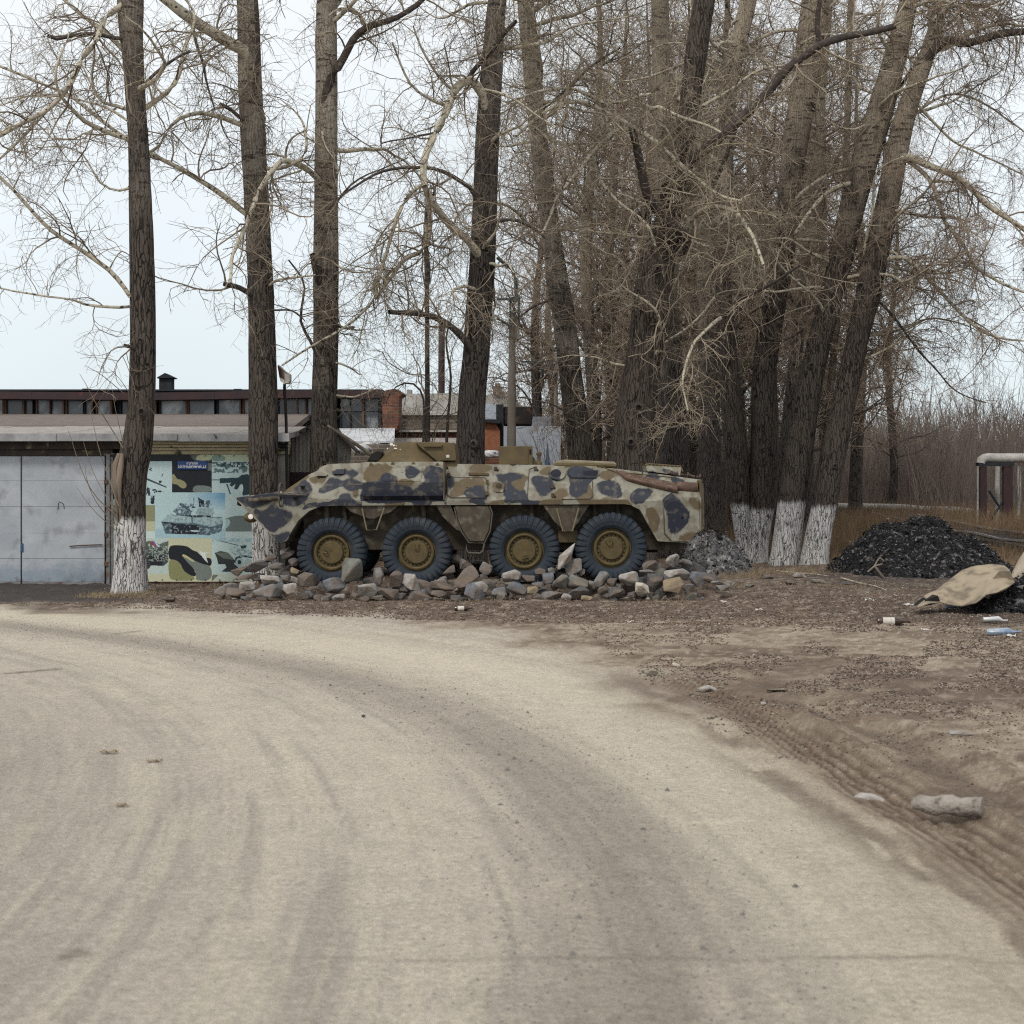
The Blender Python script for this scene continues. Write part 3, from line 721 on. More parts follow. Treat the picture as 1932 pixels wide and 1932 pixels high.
# exhaust: shallow shroud let into the rear quarter, pipe coming out of its end
ex = MB(); n_ = 16
for_u = np.linspace(1162, 1278, 18)
sh_top = np.interp(for_u, [1162, 1200, 1278], [886, 896, 911]); sh_bot = np.interp(for_u, [1162, 1180, 1220, 1278], [888, 907, 918, 931])
Vx = []
for u, v0, v1 in zip(for_u, sh_top, sh_bot):
    for k in range(9):
        v = v0 + (v1 - v0) * k / 8; bul = math.sin(math.pi * k / 8) * min(1, (u - 1160) / 30) * .11
        Vx.append(P(u, v, side_y(u, v) - .005 - bul))
ex.add(Vx, [(i * 9 + j, i * 9 + j + 1, (i + 1) * 9 + j + 1, (i + 1) * 9 + j) for i in range(17) for j in range(8)])
exo = ex.build('exhaust_shroud', m_rust, veh, smooth=True)
MB().tube([P(1276, 918, DN + .22), P(1316, 920.5, DN + .20)], [.085, .085], 20, cap=False).build('exhaust_pipe', m_rust, exo, smooth=True)
for k in range(6):
    MB().tube([P(1280 + k * 5.5, 918.2 + k * .3, DN + .22), P(1281.6 + k * 5.5, 918.3 + k * .3, DN + .22)], .09, 20).build('pipe_ring', m_rust, exo, smooth=True)
# tail
rp_ = MB().prism([(1319, 906), (1324, 905), (1329, 950), (1328.5, 997), (1323, 1002), (1322, 940)], DN + .05, DN + 2.7).build('rear_plate', m_olive, veh, bevel=.008)
MB().tube([P(1326, 912, DN + .03), P(1327.5, 990, DN + .03)], .012, 6).build('rear_rail', m_steel, veh)
MB().tube([P(u, v, DN + .02) for u, v in [(1284, 1018), (1287, 1010), (1300, 1008), (1305, 1012), (1300, 1018)]], .022, 8).build('tow_hook', m_rim, veh, smooth=True)
t = MB()
for k in range(14):
    u = 1262 + k * 4.4; v = 893 + k * .6
    t.tube([P(u, v, DN + .5), P(u + random.uniform(-2, 3), v - random.uniform(1, 6), DN + random.uniform(.45, .7))], .014, 5)
t.build('engine_deck_fitting', m_rust, veh)
camo_poly('rear_side_plate', [(1253, 950), (1272, 938), (1318, 938), (1320, 998), (1300, 1022), (1268, 1020), (1254, 1005)], DN - .005, veh, .03)
MB().tube([P(u, v, DN - .008) for u, v in [(1268, 1022), (1254, 1007), (1252, 950), (1268, 932)]], .008, 5).build('weld_seam', m_under, veh)

# wheels: bead-ringed hub, rim, lugged tyre
def tyre_mesh(R, W, squash):
    nseg = 34 * 8
    prof = [(.56, .10), (.58, .02), (.66, -.02), (.78, -.035), (.86, -.03), (.925, -.012), (.965, .02), (.99, .06), (1.0, .14), (1.0, .22), (.99, .30), (.965, .345), (.90, .375), (.78, .39), (.6, .36)]
    prof = [(a, b * W / .36) for a, b in prof]
    V = []
    for i in range(nseg):
        a = 2 * math.pi * i / nseg
        ph = (i % 8) / 8.0
        for j, (r_, h) in enumerate(prof):
            lug = 0; hh = h
            if .85 < r_:
                lug = .008 if ph < .55 else -.010
                if j in (8, 9): lug = .010 if ((ph + (.25 if j == 9 else 0)) % 1) < .55 else -.01
            if j in (3, 4, 5, 6): hh = h - (.012 if ph < .55 else -.010) * (1 if j > 3 else .6)
            rr = r_ * R + lug * (1 if r_ > .9 else .4)
            x, z = rr * math.cos(a), rr * math.sin(a)
            fl = -squash * R
            if z < fl: z = fl + (z - fl) * .15; hh = hh - .02 * (j < 8) + .02 * (j > 8)
            V.append((x, hh, z))
    m = len(prof)
    F = [(i * m + j, i * m + j + 1, ((i + 1) % nseg) * m + j + 1, ((i + 1) % nseg) * m + j) for i in range(nseg) for j in range(m - 1)]
    return V, F
R0 = .566
for k, (u, v) in enumerate(((625, 1042.5), (785.5, 1042), (989, 1039.5), (1154, 1034.5))):
    for side in (0, 1):
        c = P(u, v, DN - .0)
        c = np.array((c[0], DN - .015 if side == 0 else 2 * DC - DN + .015, c[2]))
        R = R0 * (1.0 if k < 2 else 1.02)
        s = 1 if side == 0 else -1
        hub = MB()
        rings = [(0, .055), (.025, .055)]
        for q in range(7):
            r_ = .03 + q * .021
            rings += [(r_, .053), (r_ + .010, .050)]
        rings += [(.182, .055), (.19, .075), (.19, .14), (.24, .15)]
        hub.lathe([(a_, s * b_) for a_, b_ in rings], c, 'Y', 40)
        wo_ = hub.build('wheel', m_rim, veh, smooth=True)
        rim = MB(); rim.lathe([(a_, s * b_) for a_, b_ in ((.19, .135), (.215, .13), (.235, .085), (.245, .055), (.262, .045), (.285, .05), (.29, .075), (.285, .11), (.335, .10))], c, 'Y', 48)
        rim.build('rim', m_rim, wo_, smooth=True)
        bolts = MB()
        for q in range(20):
            a_ = q * math.pi / 10
            bolts.lathe([(0, s * .09), (.012, s * .092), (.012, s * .13)], c + np.array((.215 * math.cos(a_), 0, .215 * math.sin(a_))), 'Y', 6)
        tag(bolts.build('rim_bolts', m_dark, wo_), kind='stuff')
        a_ = (2.9, 1.6, 4.9, 1.9)[k]
        MB().tube([c + np.array((math.cos(a_ + d_) * r2, s * y2, math.sin(a_ + d_) * r2)) for d_, r2, y2 in ((-.3, .13, .045), (-.3, .12, .0), (-.2, .07, -.005), (.35, .07, -.005), (.3, .12, .0), (.3, .13, .045))], .012, 6).build('valve_guard', m_rim, wo_)
        tv, tf = tyre_mesh(R, .34, .86)
        tv = np.array(tv); tv[:, 1] *= s
        rot = k * .37
        mesh_np('tyre', tv + c, np.array(tf), m_tyre, wo_, smooth=False)

# ------------------------------------------------------------------ trees
def barkmat(name, low, high, zlo, zhi, wash=None, pale_amt=1.0):
    """furrowed dark bark low down, pale bark with dark cross scars higher up; optional whitewash collar"""
    m = bpy.data.materials.new(name); m.use_nodes = True
    n = m.node_tree; N = n.nodes; L = n.links; b = N['Principled BSDF']
    b.inputs['Roughness'].default_value = .92; b.inputs['Specular IOR Level'].default_value = .15
    t = N.new('ShaderNodeTexCoord')
    def mapn(sc):
        k = N.new('ShaderNodeMapping'); k.inputs['Scale'].default_value = sc; L.new(t.outputs['Object'], k.inputs[0]); return k.outputs[0]
    def noise(vec, sc, det=5, rg=.6):
        k = N.new('ShaderNodeTexNoise'); k.inputs['Scale'].default_value = sc; k.inputs['Detail'].default_value = det; k.inputs['Roughness'].default_value = rg
        L.new(vec, k.inputs[0]); return k.outputs[0]
    def mr(q, a, b_, c=0., d=1.):
        k = N.new('ShaderNodeMapRange'); k.inputs[1].default_value = a; k.inputs[2].default_value = b_; k.inputs[3].default_value = c; k.inputs[4].default_value = d
        L.new(q, k.inputs[0]); return k.outputs[0]
    def mix(f, a, b_):
        k = N.new('ShaderNodeMix'); k.data_type = 'RGBA'; L.new(f, k.inputs[0])
        for s, i in ((a, 6), (b_, 7)):
            if isinstance(s, tuple): k.inputs[i].default_value = (*s, 1)
            else: L.new(s, k.inputs[i])
        return k.outputs[2]
    def math_(op, a, b_):
        k = N.new('ShaderNodeMath'); k.operation = op
        for s, i in ((a, 0), (b_, 1)):
            if isinstance(s, (int, float)): k.inputs[i].default_value = s
            else: L.new(s, k.inputs[i])
        return k.outputs[0]
    wob = N.new('ShaderNodeTexNoise'); wob.inputs['Scale'].default_value = 3.5; wob.inputs['Detail'].default_value = 3; L.new(t.outputs['Object'], wob.inputs[0])
    av = N.new('ShaderNodeVectorMath'); av.operation = 'MULTIPLY_ADD'; L.new(wob.outputs['Color'], av.inputs[0]); av.inputs[1].default_value = (.14, .14, .6); L.new(t.outputs['Object'], av.inputs[2])
    am_ = N.new('ShaderNodeMapping'); am_.inputs['Scale'].default_value = (1, 1, .12); L.new(av.outputs[0], am_.inputs[0])
    vo = N.new('ShaderNodeTexVoronoi'); vo.feature = 'DISTANCE_TO_EDGE'; vo.inputs['Scale'].default_value = 17; L.new(am_.outputs[0], vo.inputs[0])
    crack = mr(vo.outputs['Distance'], .01, .11)
    fur = math_('ADD', math_('MULTIPLY', crack, .26), math_('MULTIPLY', noise(mapn((1, 1, .16)), 20, 6, .65), .6))
    lowc = mix(mr(fur, .36, .56), tuple(c * .16 for c in low), tuple(c * 1.2 for c in low))
    lowc = mix(mr(noise(mapn((1, 1, .6)), 3), .4, .7, 0, .6), lowc, tuple(c * 1.35 for c in low))
    scar = noise(mapn((.5, .5, 2.2)), 5.5, 6, .7)
    blot = noise(mapn((1, 1, 1)), 16, 6, .75)
    highc = mix(mr(noise(mapn((1, 1, .5)), 2.2), .4, .65), high, tuple(c * .72 for c in high))
    highc = mix(math_('MAXIMUM', mr(scar, .53, .60), mr(blot, .56, .64)), highc, tuple(c * .7 for c in low))
    sp = N.new('ShaderNodeSeparateXYZ'); L.new(t.outputs['Object'], sp.inputs[0])
    zz = math_('ADD', sp.outputs[2], mr(noise(mapn((1.2, 1.2, .7)), 1.8), .3, .7, -2.6, 2.6))
    zz = math_('ADD', zz, mr(blot, .3, .7, -1.2, 1.2))
    c = mix(mr(zz, zlo, zhi, 0, pale_amt), lowc, highc)
    if wash:
        wz = math_('ADD', sp.outputs[2], mr(noise(mapn((1, 1, .25)), 9), .3, .7, -.05, .05))
        wl = mr(wz, wash, wash + .12, 1, 0)
        wear = mr(fur, .33, .43)
        wash_f = math_('MULTIPLY', wl, mr(wear, 0, 1, .12, 1))
        wash_f = math_('MULTIPLY', wash_f, mr(noise(mapn((1, 1, .7)), 7), .32, .5, .35, 1))
        c = mix(wash_f, c, (.53, .52, .51))
    L.new(c, b.inputs['Base Color'])
    bu = N.new('ShaderNodeBump'); bu.inputs['Strength'].default_value = 1.0; bu.inputs['Distance'].default_value = .05
    L.new(fur, bu.inputs['Height']); L.new(bu.outputs[0], b.inputs['Normal'])
    return m
BK_LOW = (.068, .056, .048); BK_HIGH = (.34, .30, .25)
m_branch = M('pale_branch_bark', (.52, .475, .37), (.30, .265, .21), scale=9, rough=.85, bump=.3, stretch=(1, 1, 1), c3=(.05, .042, .038), s3=16, lo3=.56, hi3=.64)
m_branch_d = M('dark_branch_bark', (.075, .06, .052), (.040, .034, .032), scale=9, rough=.9, bump=.4, c3=(.13, .11, .09), s3=10, lo3=.6, hi3=.7)
m_twig = M('twigs_bark', (.30, .25, .185), (.12, .092, .072), scale=1.6, rough=.85, lo=.4, hi=.62)
m_twig_p = M('pale_twigs_bark', (.35, .295, .22), (.13, .10, .078), scale=1.3, rough=.85, lo=.42, hi=.66)
m_twig_b = M('brown_twigs_bark', (.31, .24, .178), (.135, .102, .078), scale=.8, rough=.9, lo=.38, hi=.62)

def unit(v): return v / (np.linalg.norm(v, axis=-1, keepdims=True) + 1e-9)
def grow(start, d, length, Pn, wander, trop, trop_gain=1.0):
    """N curved shoots at once -> (N, Pn, 3)"""
    N = len(start); out = np.zeros((N, Pn, 3)); out[:, 0] = start
    d = unit(d); st = (length / (Pn - 1))[:, None]
    drift = rng.normal(size=(N, 3)) * wander
    for i in range(1, Pn):
        drift = drift * .55 + rng.normal(size=(N, 3)) * wander
        d = unit(d + drift + np.asarray(trop) * trop_gain * (i / Pn))
        out[:, i] = out[:, i - 1] + d * st
    return out
def sample(paths, rad, cnt, lo=.2, hi=1.0):
    """cnt points on each path -> pos, tangent, radius"""
    N, Pn, _ = paths.shape
    t = rng.uniform(lo, hi, (N, cnt)) * (Pn - 1); i = np.minimum(t.astype(int), Pn - 2); f = (t - i)[..., None]
    I = np.arange(N)[:, None]
    a, b = paths[I, i], paths[I, i + 1]
    r = rad[I, i] * (1 - f[..., 0]) + rad[I, i + 1] * f[..., 0]
    return (a + (b - a) * f).reshape(-1, 3), unit(b - a).reshape(-1, 3), r.reshape(-1)
def tubes(paths, rad, S):
    """(N,P,3) paths -> one vertex / quad soup"""
    N, Pn, _ = paths.shape
    t = unit(np.gradient(paths, axis=1))
    ref = np.where(np.abs(t[..., 2:3]) > .85, np.array((1., 0, 0)), np.array((0, 0, 1.)))
    a = unit(np.cross(t, ref)); b = np.cross(t, a)
    th = np.arange(S) * 2 * math.pi / S
    V = paths[:, :, None] + rad[:, :, None, None] * (a[:, :, None] * np.cos(th)[:, None] + b[:, :, None] * np.sin(th)[:, None])
    idx = np.arange(N * Pn * S).reshape(N, Pn, S); nx = np.roll(idx, -1, 2)
    F = np.stack((idx[:, :-1], nx[:, :-1], nx[:, 1:], idx[:, 1:]), -1).reshape(-1, 4)
    return V.reshape(-1, 3), F
def join(parts):
    Vs, Fs, n = [], [], 0
    for V, F in parts:
        Vs.append(V); Fs.append(F + n); n += len(V)
    return np.vstack(Vs), np.vstack(Fs)
def resample(p, r, n):
    p = np.asarray(p, float); s = np.concatenate(([0], np.cumsum(np.linalg.norm(np.diff(p, axis=0), axis=1))))
    # Catmull-like smoothing by chaikin on open path
    for _ in range(2):
        q = [p[0]]; rr = [r[0]]
        for a, b, ra, rb in zip(p[:-1], p[1:], r[:-1], r[1:]):
            q += [.75 * a + .25 * b, .25 * a + .75 * b]; rr += [.75 * ra + .25 * rb, .25 * ra + .75 * rb]
        q.append(p[-1]); rr.append(r[-1]); p = np.array(q); r = np.array(rr)
    s = np.concatenate(([0], np.cumsum(np.linalg.norm(np.diff(p, axis=0), axis=1))))
    t = np.linspace(0, s[-1], n)
    return np.stack([np.interp(t, s, p[:, k]) for k in range(3)], -1), np.interp(t, s, r), s[-1]

def twig_sprays(limbs, per_m, sub_len, n_tw, tw_len, n_tl, tl_len, droop=-.10, rmul=1.0, sub_lo=.15, sides=3, curl=.22):
    """limbs: list of (path, radius, length). Adds side shoots, twigs and twiglets."""
    Ps, Rs = [], []
    subs_p, subs_d, subs_r = [], [], []
    for path, rad, L in limbs:
        k = max(2, int(L * per_m))
        p, t, r = sample(path[None], rad[None], k, sub_lo, 1.0)
        side = unit(rng.normal(size=(len(p), 3))); side -= (side * t).sum(1, keepdims=True) * t
        subs_p.append(p); subs_d.append(t * rng.uniform(.1, .9, (len(p), 1)) + unit(side)); subs_r.append(r)
    sp, sd_, sr = np.vstack(subs_p), np.vstack(subs_d), np.concatenate(subs_r)
    L1 = rng.uniform(*sub_len, len(sp))
    P1 = grow(sp, sd_, L1, 8, curl * .8, (0, 0, droop), 1.2)
    r0 = np.clip(sr * .45, .005, .020) * rmul
    R1 = r0[:, None] * np.linspace(1, .35, 8)[None]
    out = [tubes(P1, R1, 4)]
    p, t, r = sample(P1, R1, n_tw, .1, 1.0)
    side = unit(rng.normal(size=p.shape))
    L2 = rng.uniform(*tw_len, len(p))
    P2 = grow(p, t * .6 + side, L2, 6, curl, (0, 0, droop * 1.6), 1.2)
    R2 = np.clip(r * .6, .0038, .008)[:, None] * np.linspace(1, .55, 6)[None] * rmul
    out.append(tubes(P2, R2, sides))
    if n_tl:
        p, t, r = sample(P2, R2, n_tl, .15, 1.0)
        P3 = grow(p, t * .7 + unit(rng.normal(size=p.shape)), rng.uniform(*tl_len, len(p)), 4, curl, (0, 0, droop), 1)
        R3 = np.clip(r * .8, .0028, .005)[:, None] * np.linspace(1, .6, 4)[None] * rmul
        out.append(tubes(P3, R3, 3))
    return join(out)

def trunk_geo(keys, Y, top=None, seed=0, rough=.06, flr=1.0, S=44, ring=.07, root=.25):
    """keys: (V, U, half width px) bottom first"""
    k = np.array(keys, float)
    Yk = np.full(len(k), Y, float) if np.isscalar(Y) else np.asarray(Y, float)
    pts = np.array([P(u, v, y) for (v, u, _), y in zip(k, Yk)]); rad = k[:, 2] * Yk / FP
    order = np.argsort(pts[:, 2]); pts, rad = pts[order], rad[order]
    pts = np.vstack((pts[0] - np.array((0, 0, root)), pts)); rad = np.concatenate(([rad[0] * 1.12], rad))
    if top is not None:
        d = unit(pts[-1] - pts[-3]); d[2] = max(d[2], .6)
        h = top - pts[-1, 2]; r0 = rad[-1]
        for f in (.25, .5, .75, 1.0):
            pts = np.vstack((pts, pts[-1] + d * h * .25 / d[2] + np.array((random.uniform(-.15, .15), random.uniform(-.2, .2), 0)))); rad = np.append(rad, r0 * (1 - f * .85))
    L = np.linalg.norm(np.diff(pts, axis=0), axis=1).sum()
    n = int(L / ring); path, r, L = resample(pts, rad, n)
    th = np.arange(S) * 2 * math.pi / S
    t = unit(np.gradient(path, axis=0)); a = unit(np.cross(t, np.array((0, 1., 0)))); b = np.cross(t, a)
    dirs = a[:, None] * np.cos(th)[None, :, None] + b[:, None] * np.sin(th)[None, :, None]
    q = np.stack((np.cos(th)[None] * 2.4 + 0 * path[:, 2:3], np.sin(th)[None] * 2.4 + 0 * path[:, 2:3], path[:, 2:3] * .9 + 0 * th[None]), -1)
    big = fbm(q * .55 + seed, 2, seed) - .5
    fine = np.abs(fbm(q * np.array((3.6, 3.6, .9)) + seed, 3, seed + 7) - .5)
    flare = flr * np.exp(-np.clip(path[:, 2] - path[0, 2] - root, 0, None) / .35)[:, None] * (.10 + .18 * vnoise(q * np.array((1.3, 1.3, .1)), seed + 3))
    rr = r[:, None] * (1 + .16 * big + flare) - rough * np.minimum(r[:, None], .3) * (.6 - fine * 6).clip(0, 1)
    V = path[:, None] + dirs * rr[..., None]
    idx = np.arange(n * S).reshape(n, S); nx = np.roll(idx, -1, 1)
    F = np.stack((idx[:-1], idx[1:], nx[1:], nx[:-1]), -1).reshape(-1, 4)
    return V.reshape(-1, 3), F, path, r

def pxlimb(pts, Y, r0, r1, dy=0.0):
    """traced limb: picture points at depth Y drifting by dy along its length, radii in px"""
    n = len(pts); ys = np.linspace(Y, Y + dy, n)
    p = np.array([P(u, v, y) for (u, v), y in zip(pts, ys)])
    r = np.linspace(r0, r1, n) * ys / FP
    L = np.linalg.norm(np.diff(p, axis=0), axis=1).sum()
    m = max(8, int(L / .18))
    path, rad, L = resample(p, r, m)
    w_ = (fbm(path * 2.2, 3, int(abs(pts[0][0]))) - .5)[:, None] * np.array((1, 1, 1)) * .07
    w_[0] = 0; path = path + w_ * unit(rng.normal(size=3)) 
    rad = rad * (1 + .25 * (vnoise(path * 6, 4) - .5))
    return path, rad, L

def auto_limbs(path, r, zs, n, length, up, seed=0, spread=1.0, dirbias=None):
    """extra limbs along a trunk between heights zs"""
    out = []
    ok = np.where((path[:, 2] > zs[0]) & (path[:, 2] < zs[1]))[0]
    if not len(ok): return out
    for k in range(n):
        i = ok[int(rng.integers(len(ok)))]
        a = rng.uniform(0, 2 * math.pi)
        d = np.array((math.cos(a) * spread, math.sin(a) * spread, up + rng.normal() * .25))
        if dirbias is not None: d = d + np.array(dirbias)
        L = rng.uniform(*length)
        p = grow(path[i][None], d[None], np.array([L]), 16, .13, (0, 0, .02))[0]
        r0 = min(r[i] * .32, .02 + L * .010)
        out.append((p, np.linspace(r0, .010, 16), L))
    return out

def near_tree(label, keys, Y, limbs, mat, autos=(), spray=None, top=18, seed=1, cat='tree', name='poplar_tree', S=44, twmat=None, group=None, root=.25, extra=None, flr=1.0):
    V, F, path, r = trunk_geo(keys, Y, top, seed, S=S, root=root, flr=flr)
    base = path[0].copy(); base[2] = max(0.0, base[2] + root)
    t = thing(name, base, label, cat, group)
    mesh_np('trunk', V, F, mat, t, smooth=True)
    allb = []
    for spec in limbs:
        pts, r0, r1 = spec[:3]; dark = len(spec) > 3 and spec[3]; dy = spec[4] if len(spec) > 4 else random.uniform(-.8, .8)
        y0 = Y if np.isscalar(Y) else Y[0]
        b = pxlimb(pts, y0 + (-.1), r0, r1, dy)
        allb.append(b)
        v_, f_ = tubes(b[0][None], b[1][None], 9)
        mesh_np('branch', v_, f_, m_branch_d if dark else m_branch, t, smooth=True)
    for b in autos_expand(autos, path, r):
        allb.append(b)
        v_, f_ = tubes(b[0][None], b[1][None], 6)
        mesh_np('branch', v_, f_, m_branch, t, smooth=True)
    if extra: extra(t, path, r)
    if spray and allb:
        v_, f_ = twig_sprays(allb, **spray)
        tag(mesh_np('twigs', v_, f_, twmat or m_twig, t), kind='stuff')
    return t
def autos_expand(autos, path, r):
    out = []
    for a in autos: out += auto_limbs(path, r, *a)
    return out
SPR = dict(per_m=4.0, sub_len=(.6, 1.9), n_tw=8, tw_len=(.35, .95), n_tl=3, tl_len=(.12, .4), droop=-.10, curl=.24)
def spr(**k): d = dict(SPR); d.update(k); return d

bk1 = barkmat('poplar_bark_whitewashed_front', BK_LOW, BK_HIGH, 5.0, 12.5, wash=1.22, pale_amt=.55)
def scar(t, path, r):
    q = MB()
    n = 18
    c0 = [P(222, 858, 24.62), P(219, 880, 24.6), P(219, 905, 24.6), P(219, 930, 24.62), P(220, 960, 24.66), P(222, 985, 24.7)]
    for k in (0, 1):
        q.tube([c0[0] + np.array((.03 + k * .05, -.02, .02)), c0[1] + np.array((-.02 + k * .10, -.02, 0)), c0[2] + np.array((-.01 + k * .07, -.03, 0)), c0[3] + np.array((.0 + k * .06, -.02, 0)), c0[5] + np.array((k * .05, 0, 0))], [.03, .055, .05, .035, .02], 8)
    q.build('burl', M('bare_wood', (.24, .19, .15), (.11, .085, .068), scale=5, rough=.9, bump=.5, stretch=(1, 1, .2)), t, smooth=True)
near_tree('thick poplar with whitewashed foot between the metal gate and the mural', [(1122, 245, 31), (1080, 246, 30), (985, 245, 29), (900, 246, 29), (862, 254, 29), (835, 260, 28), (800, 264, 26), (740, 269, 24.5), (650, 270, 24), (560, 269, 24), (400, 265, 22), (270, 262, 19), (200, 257, 19), (120, 252, 19), (60, 247, 22), (0, 246, 26)], 24.9,
    [([(246, 560), (232, 538), (208, 510), (170, 482), (140, 465), (94, 434), (68, 404), (51, 387), (20, 352), (-20, 315), (-70, 285)], 4.6, 2.6, 0, -.6),
     ([(248, 578), (225, 580), (190, 577), (156, 576), (140, 566), (117, 562), (60, 555), (0, 545), (-60, 520)], 3.0, 1.3, 0, -.5),
     ([(240, 2), (215, 20), (195, 35), (184, 78), (156, 105), (142, 140), (129, 164), (100, 200), (78, 215), (30, 238), (0, 256), (-60, 280)], 6, 4, 0, -1.2),
     ([(129, 164), (80, 218), (40, 262), (0, 300), (-40, 330)], 3.0, 2, 0, -.2),
     ([(240, 74), (210, 72), (176, 62), (140, 66), (101, 76), (90, 68)], 4, 3, 1, -.8),
     ([(245, 110), (225, 85), (190, 55), (150, 25), (110, -10)], 5, 3, 0, .5),
     ([(275, 158), (285, 145), (312, 121), (335, 108), (359, 98)], 3.4, 2.4, 1, -.2),
     ([(243, 230), (215, 208), (190, 196), (150, 188), (110, 176), (50, 180), (0, 200)], 2.6, 1.2, 0, .8),
     ([(245, 355), (220, 362), (190, 348), (170, 310), (150, 282), (110, 275), (60, 280)], 2.6, 1.0, 0, .6),
     ([(262, 665), (250, 655), (236, 652)], 4, 3.5, 1, -.25)],
    bk1, autos=[((7.2, 16), 16, (1.5, 3.8), .35, 0, 1.0, (-.3, 0, 0))], spray=spr(per_m=3.4), seed=3, extra=scar)
def knot(t, u, v, Y, r):
    r = r * .6; q = MB(); c = P(u, v, Y + .03)
    q.lathe([(r * .35, .06), (r * .45, -.02), (r * .62, -.05), (r * .85, -.03), (r * 1.1, .02), (r * 1.6, .10)], c, 'Y', 14)
    q.lathe([(0, .03), (r * .42, .03)], c, 'Y', 14)
    V = np.vstack(q.v); V[:, 2] = c[2] + (V[:, 2] - c[2]) * 1.35 + .04 * (vnoise(V * 9, 3) - .5); V[:, 1] += .05 * (vnoise(V * 8, 5) - .5); q.v = [V]
    o = q.build('knot', m_branch_d, t, smooth=True)
# thin suckers at the foot of the first trunk
sk = [([(218, 990), (190, 962), (168, 925), (160, 880)], 1.1, .5), ([(221, 975), (185, 945), (160, 905), (145, 862), (128, 812)], 1.2, .5), ([(222, 968), (195, 930), (170, 880), (158, 835)], 1.1, .4),
      ([(224, 955), (205, 905), (188, 850), (176, 800), (165, 765)], 1.1, .4), ([(218, 1000), (192, 980), (165, 950), (142, 915)], .9, .3), ([(232, 845), (205, 800), (182, 765), (160, 720), (150, 705)], 1.2, .4),
      ([(240, 748), (225, 735), (190, 705), (160, 690)], 1.0, .4), ([(244, 742), (225, 712), (205, 695)], .9, .3), ([(232, 835), (222, 790), (214, 745)], .8, .3)]
t1 = [o for o in bpy.data.objects if o.name.startswith('poplar_tree')][0]
V_, F_ = [], []
for pts, a_, b_ in sk:
    pth = pxlimb(pts, 24.6, a_, b_, -.4); V_.append(tubes(pth[0][None], pth[1][None], 4))
v_, f_ = join(V_); tag(mesh_np('suckers', v_, f_, m_twig, t1), kind='stuff')

bk2 = barkmat('poplar_bark_streaked', BK_LOW, BK_HIGH, 5.2, 9.5, wash=1.20, pale_amt=.8)
bk3 = barkmat('poplar_bark_pale_top', BK_LOW, (.34, .30, .25), 4.2, 8.0)
bk4 = barkmat('poplar_bark_dark', (.056, .047, .042), (.24, .21, .18), 6.0, 12.5, pale_amt=.8)
near_tree('dark poplar right behind the vehicle nose, thick pale limb high on its left', [(1100, 503, 25), (1060, 501, 23), (985, 500, 24), (930, 498, 27), (800, 496.5, 28), (740, 496, 27), (650, 494, 26), (540, 492, 25), (390, 484, 23.5), (280, 478, 22.5), (195, 473, 22), (120, 471, 22), (0, 468, 20)], 26.95,
    [([(478, 412), (461, 402), (430, 375), (391, 348), (344, 320), (310, 303), (281, 289), (242, 266), (195, 230), (170, 210), (133, 180), (80, 158), (0, 125), (-60, 100)], 5.6, 2.2, 0, .5),
     ([(462, 238), (449, 232), (420, 222), (391, 215), (370, 214), (351, 219), (335, 226), (320, 238), (310, 258), (301, 277), (283, 286)], 5, 2.4, 0, -.4),
     ([(472, 112), (461, 96), (440, 85), (410, 66), (371, 43), (332, 16), (305, -8), (270, -40)], 12, 9, 0, -.5),
     ([(362, 42), (368, 70), (372, 90), (385, 120), (388, 150), (400, 190), (405, 205)], 3.4, 1.5, 1, -.3),
     ([(466, 226), (452, 222), (440, 208), (415, 196)], 4.2, 3.2, 1, -.4),
     ([(482, 560), (465, 551), (450, 542), (422, 536)], 5.5, 4.2, 1, -.5),
     ([(505, 540), (520, 530), (545, 524), (570, 522), (595, 518)], 3, 1.5, 0, -.5),
     ([(478, 205), (482, 160), (487, 110), (487, 60), (484, 0)], 4.5, 4, 1, -.5),
     ([(512, 585), (540, 585), (560, 590), (575, 605)], 2, 1, 1, -.4)],
    bk2, autos=[((7.5, 17), 14, (1.5, 3.6), .3)], spray=spr(per_m=3.4), seed=8)
near_tree('slim poplar behind the raised gun barrel, pale above, sawn-off stub on its left', [(1100, 611, 28), (900, 610, 27), (800, 611, 25), (735, 612, 25), (640, 615, 24.5), (500, 615, 23.5), (300, 615, 21), (195, 616, 20.5), (0, 615, 19)], 27.9,
    [([(620, 372), (609, 352), (598, 335), (586, 322), (563, 309), (539, 301), (528, 306), (516, 320), (492, 352), (473, 398), (465, 425), (457, 445), (445, 465), (437, 484), (436, 510), (434, 535)], 6.5, 2.8, 0, -3.4),
     ([(539, 301), (540, 280), (548, 262), (565, 250), (580, 247)], 2.6, 1.2, 0, -.3),
     ([(609, 205), (617, 170), (625, 148), (636, 130), (648, 113), (656, 95), (664, 78), (676, 62), (691, 51), (705, 47), (723, 43), (740, 38), (755, 31), (775, 18), (800, -5)], 9, 4.5, 1, -.6),
     ([(690, 52), (685, 35), (672, 20), (655, 14), (635, 18), (620, 30)], 4, 2, 0, -.3),
     ([(608, 545), (598, 525), (594, 505), (590, 480)], 6.5, 5.5, 1, -.5),
     ([(612, 700), (603, 680), (586, 645), (570, 615), (566, 600), (572, 565), (578, 535), (565, 515), (545, 490)], 3.4, 1.5, 1, -.5),
     ([(637, 380), (660, 350), (690, 330), (730, 315), (770, 298)], 2.2, 1, 1, .5)],
    bk3, autos=[((6.8, 17), 12, (1.5, 3.6), .3), ((3.5, 6), 3, (.8, 1.6), .1)], spray=spr(per_m=3.2), seed=12)
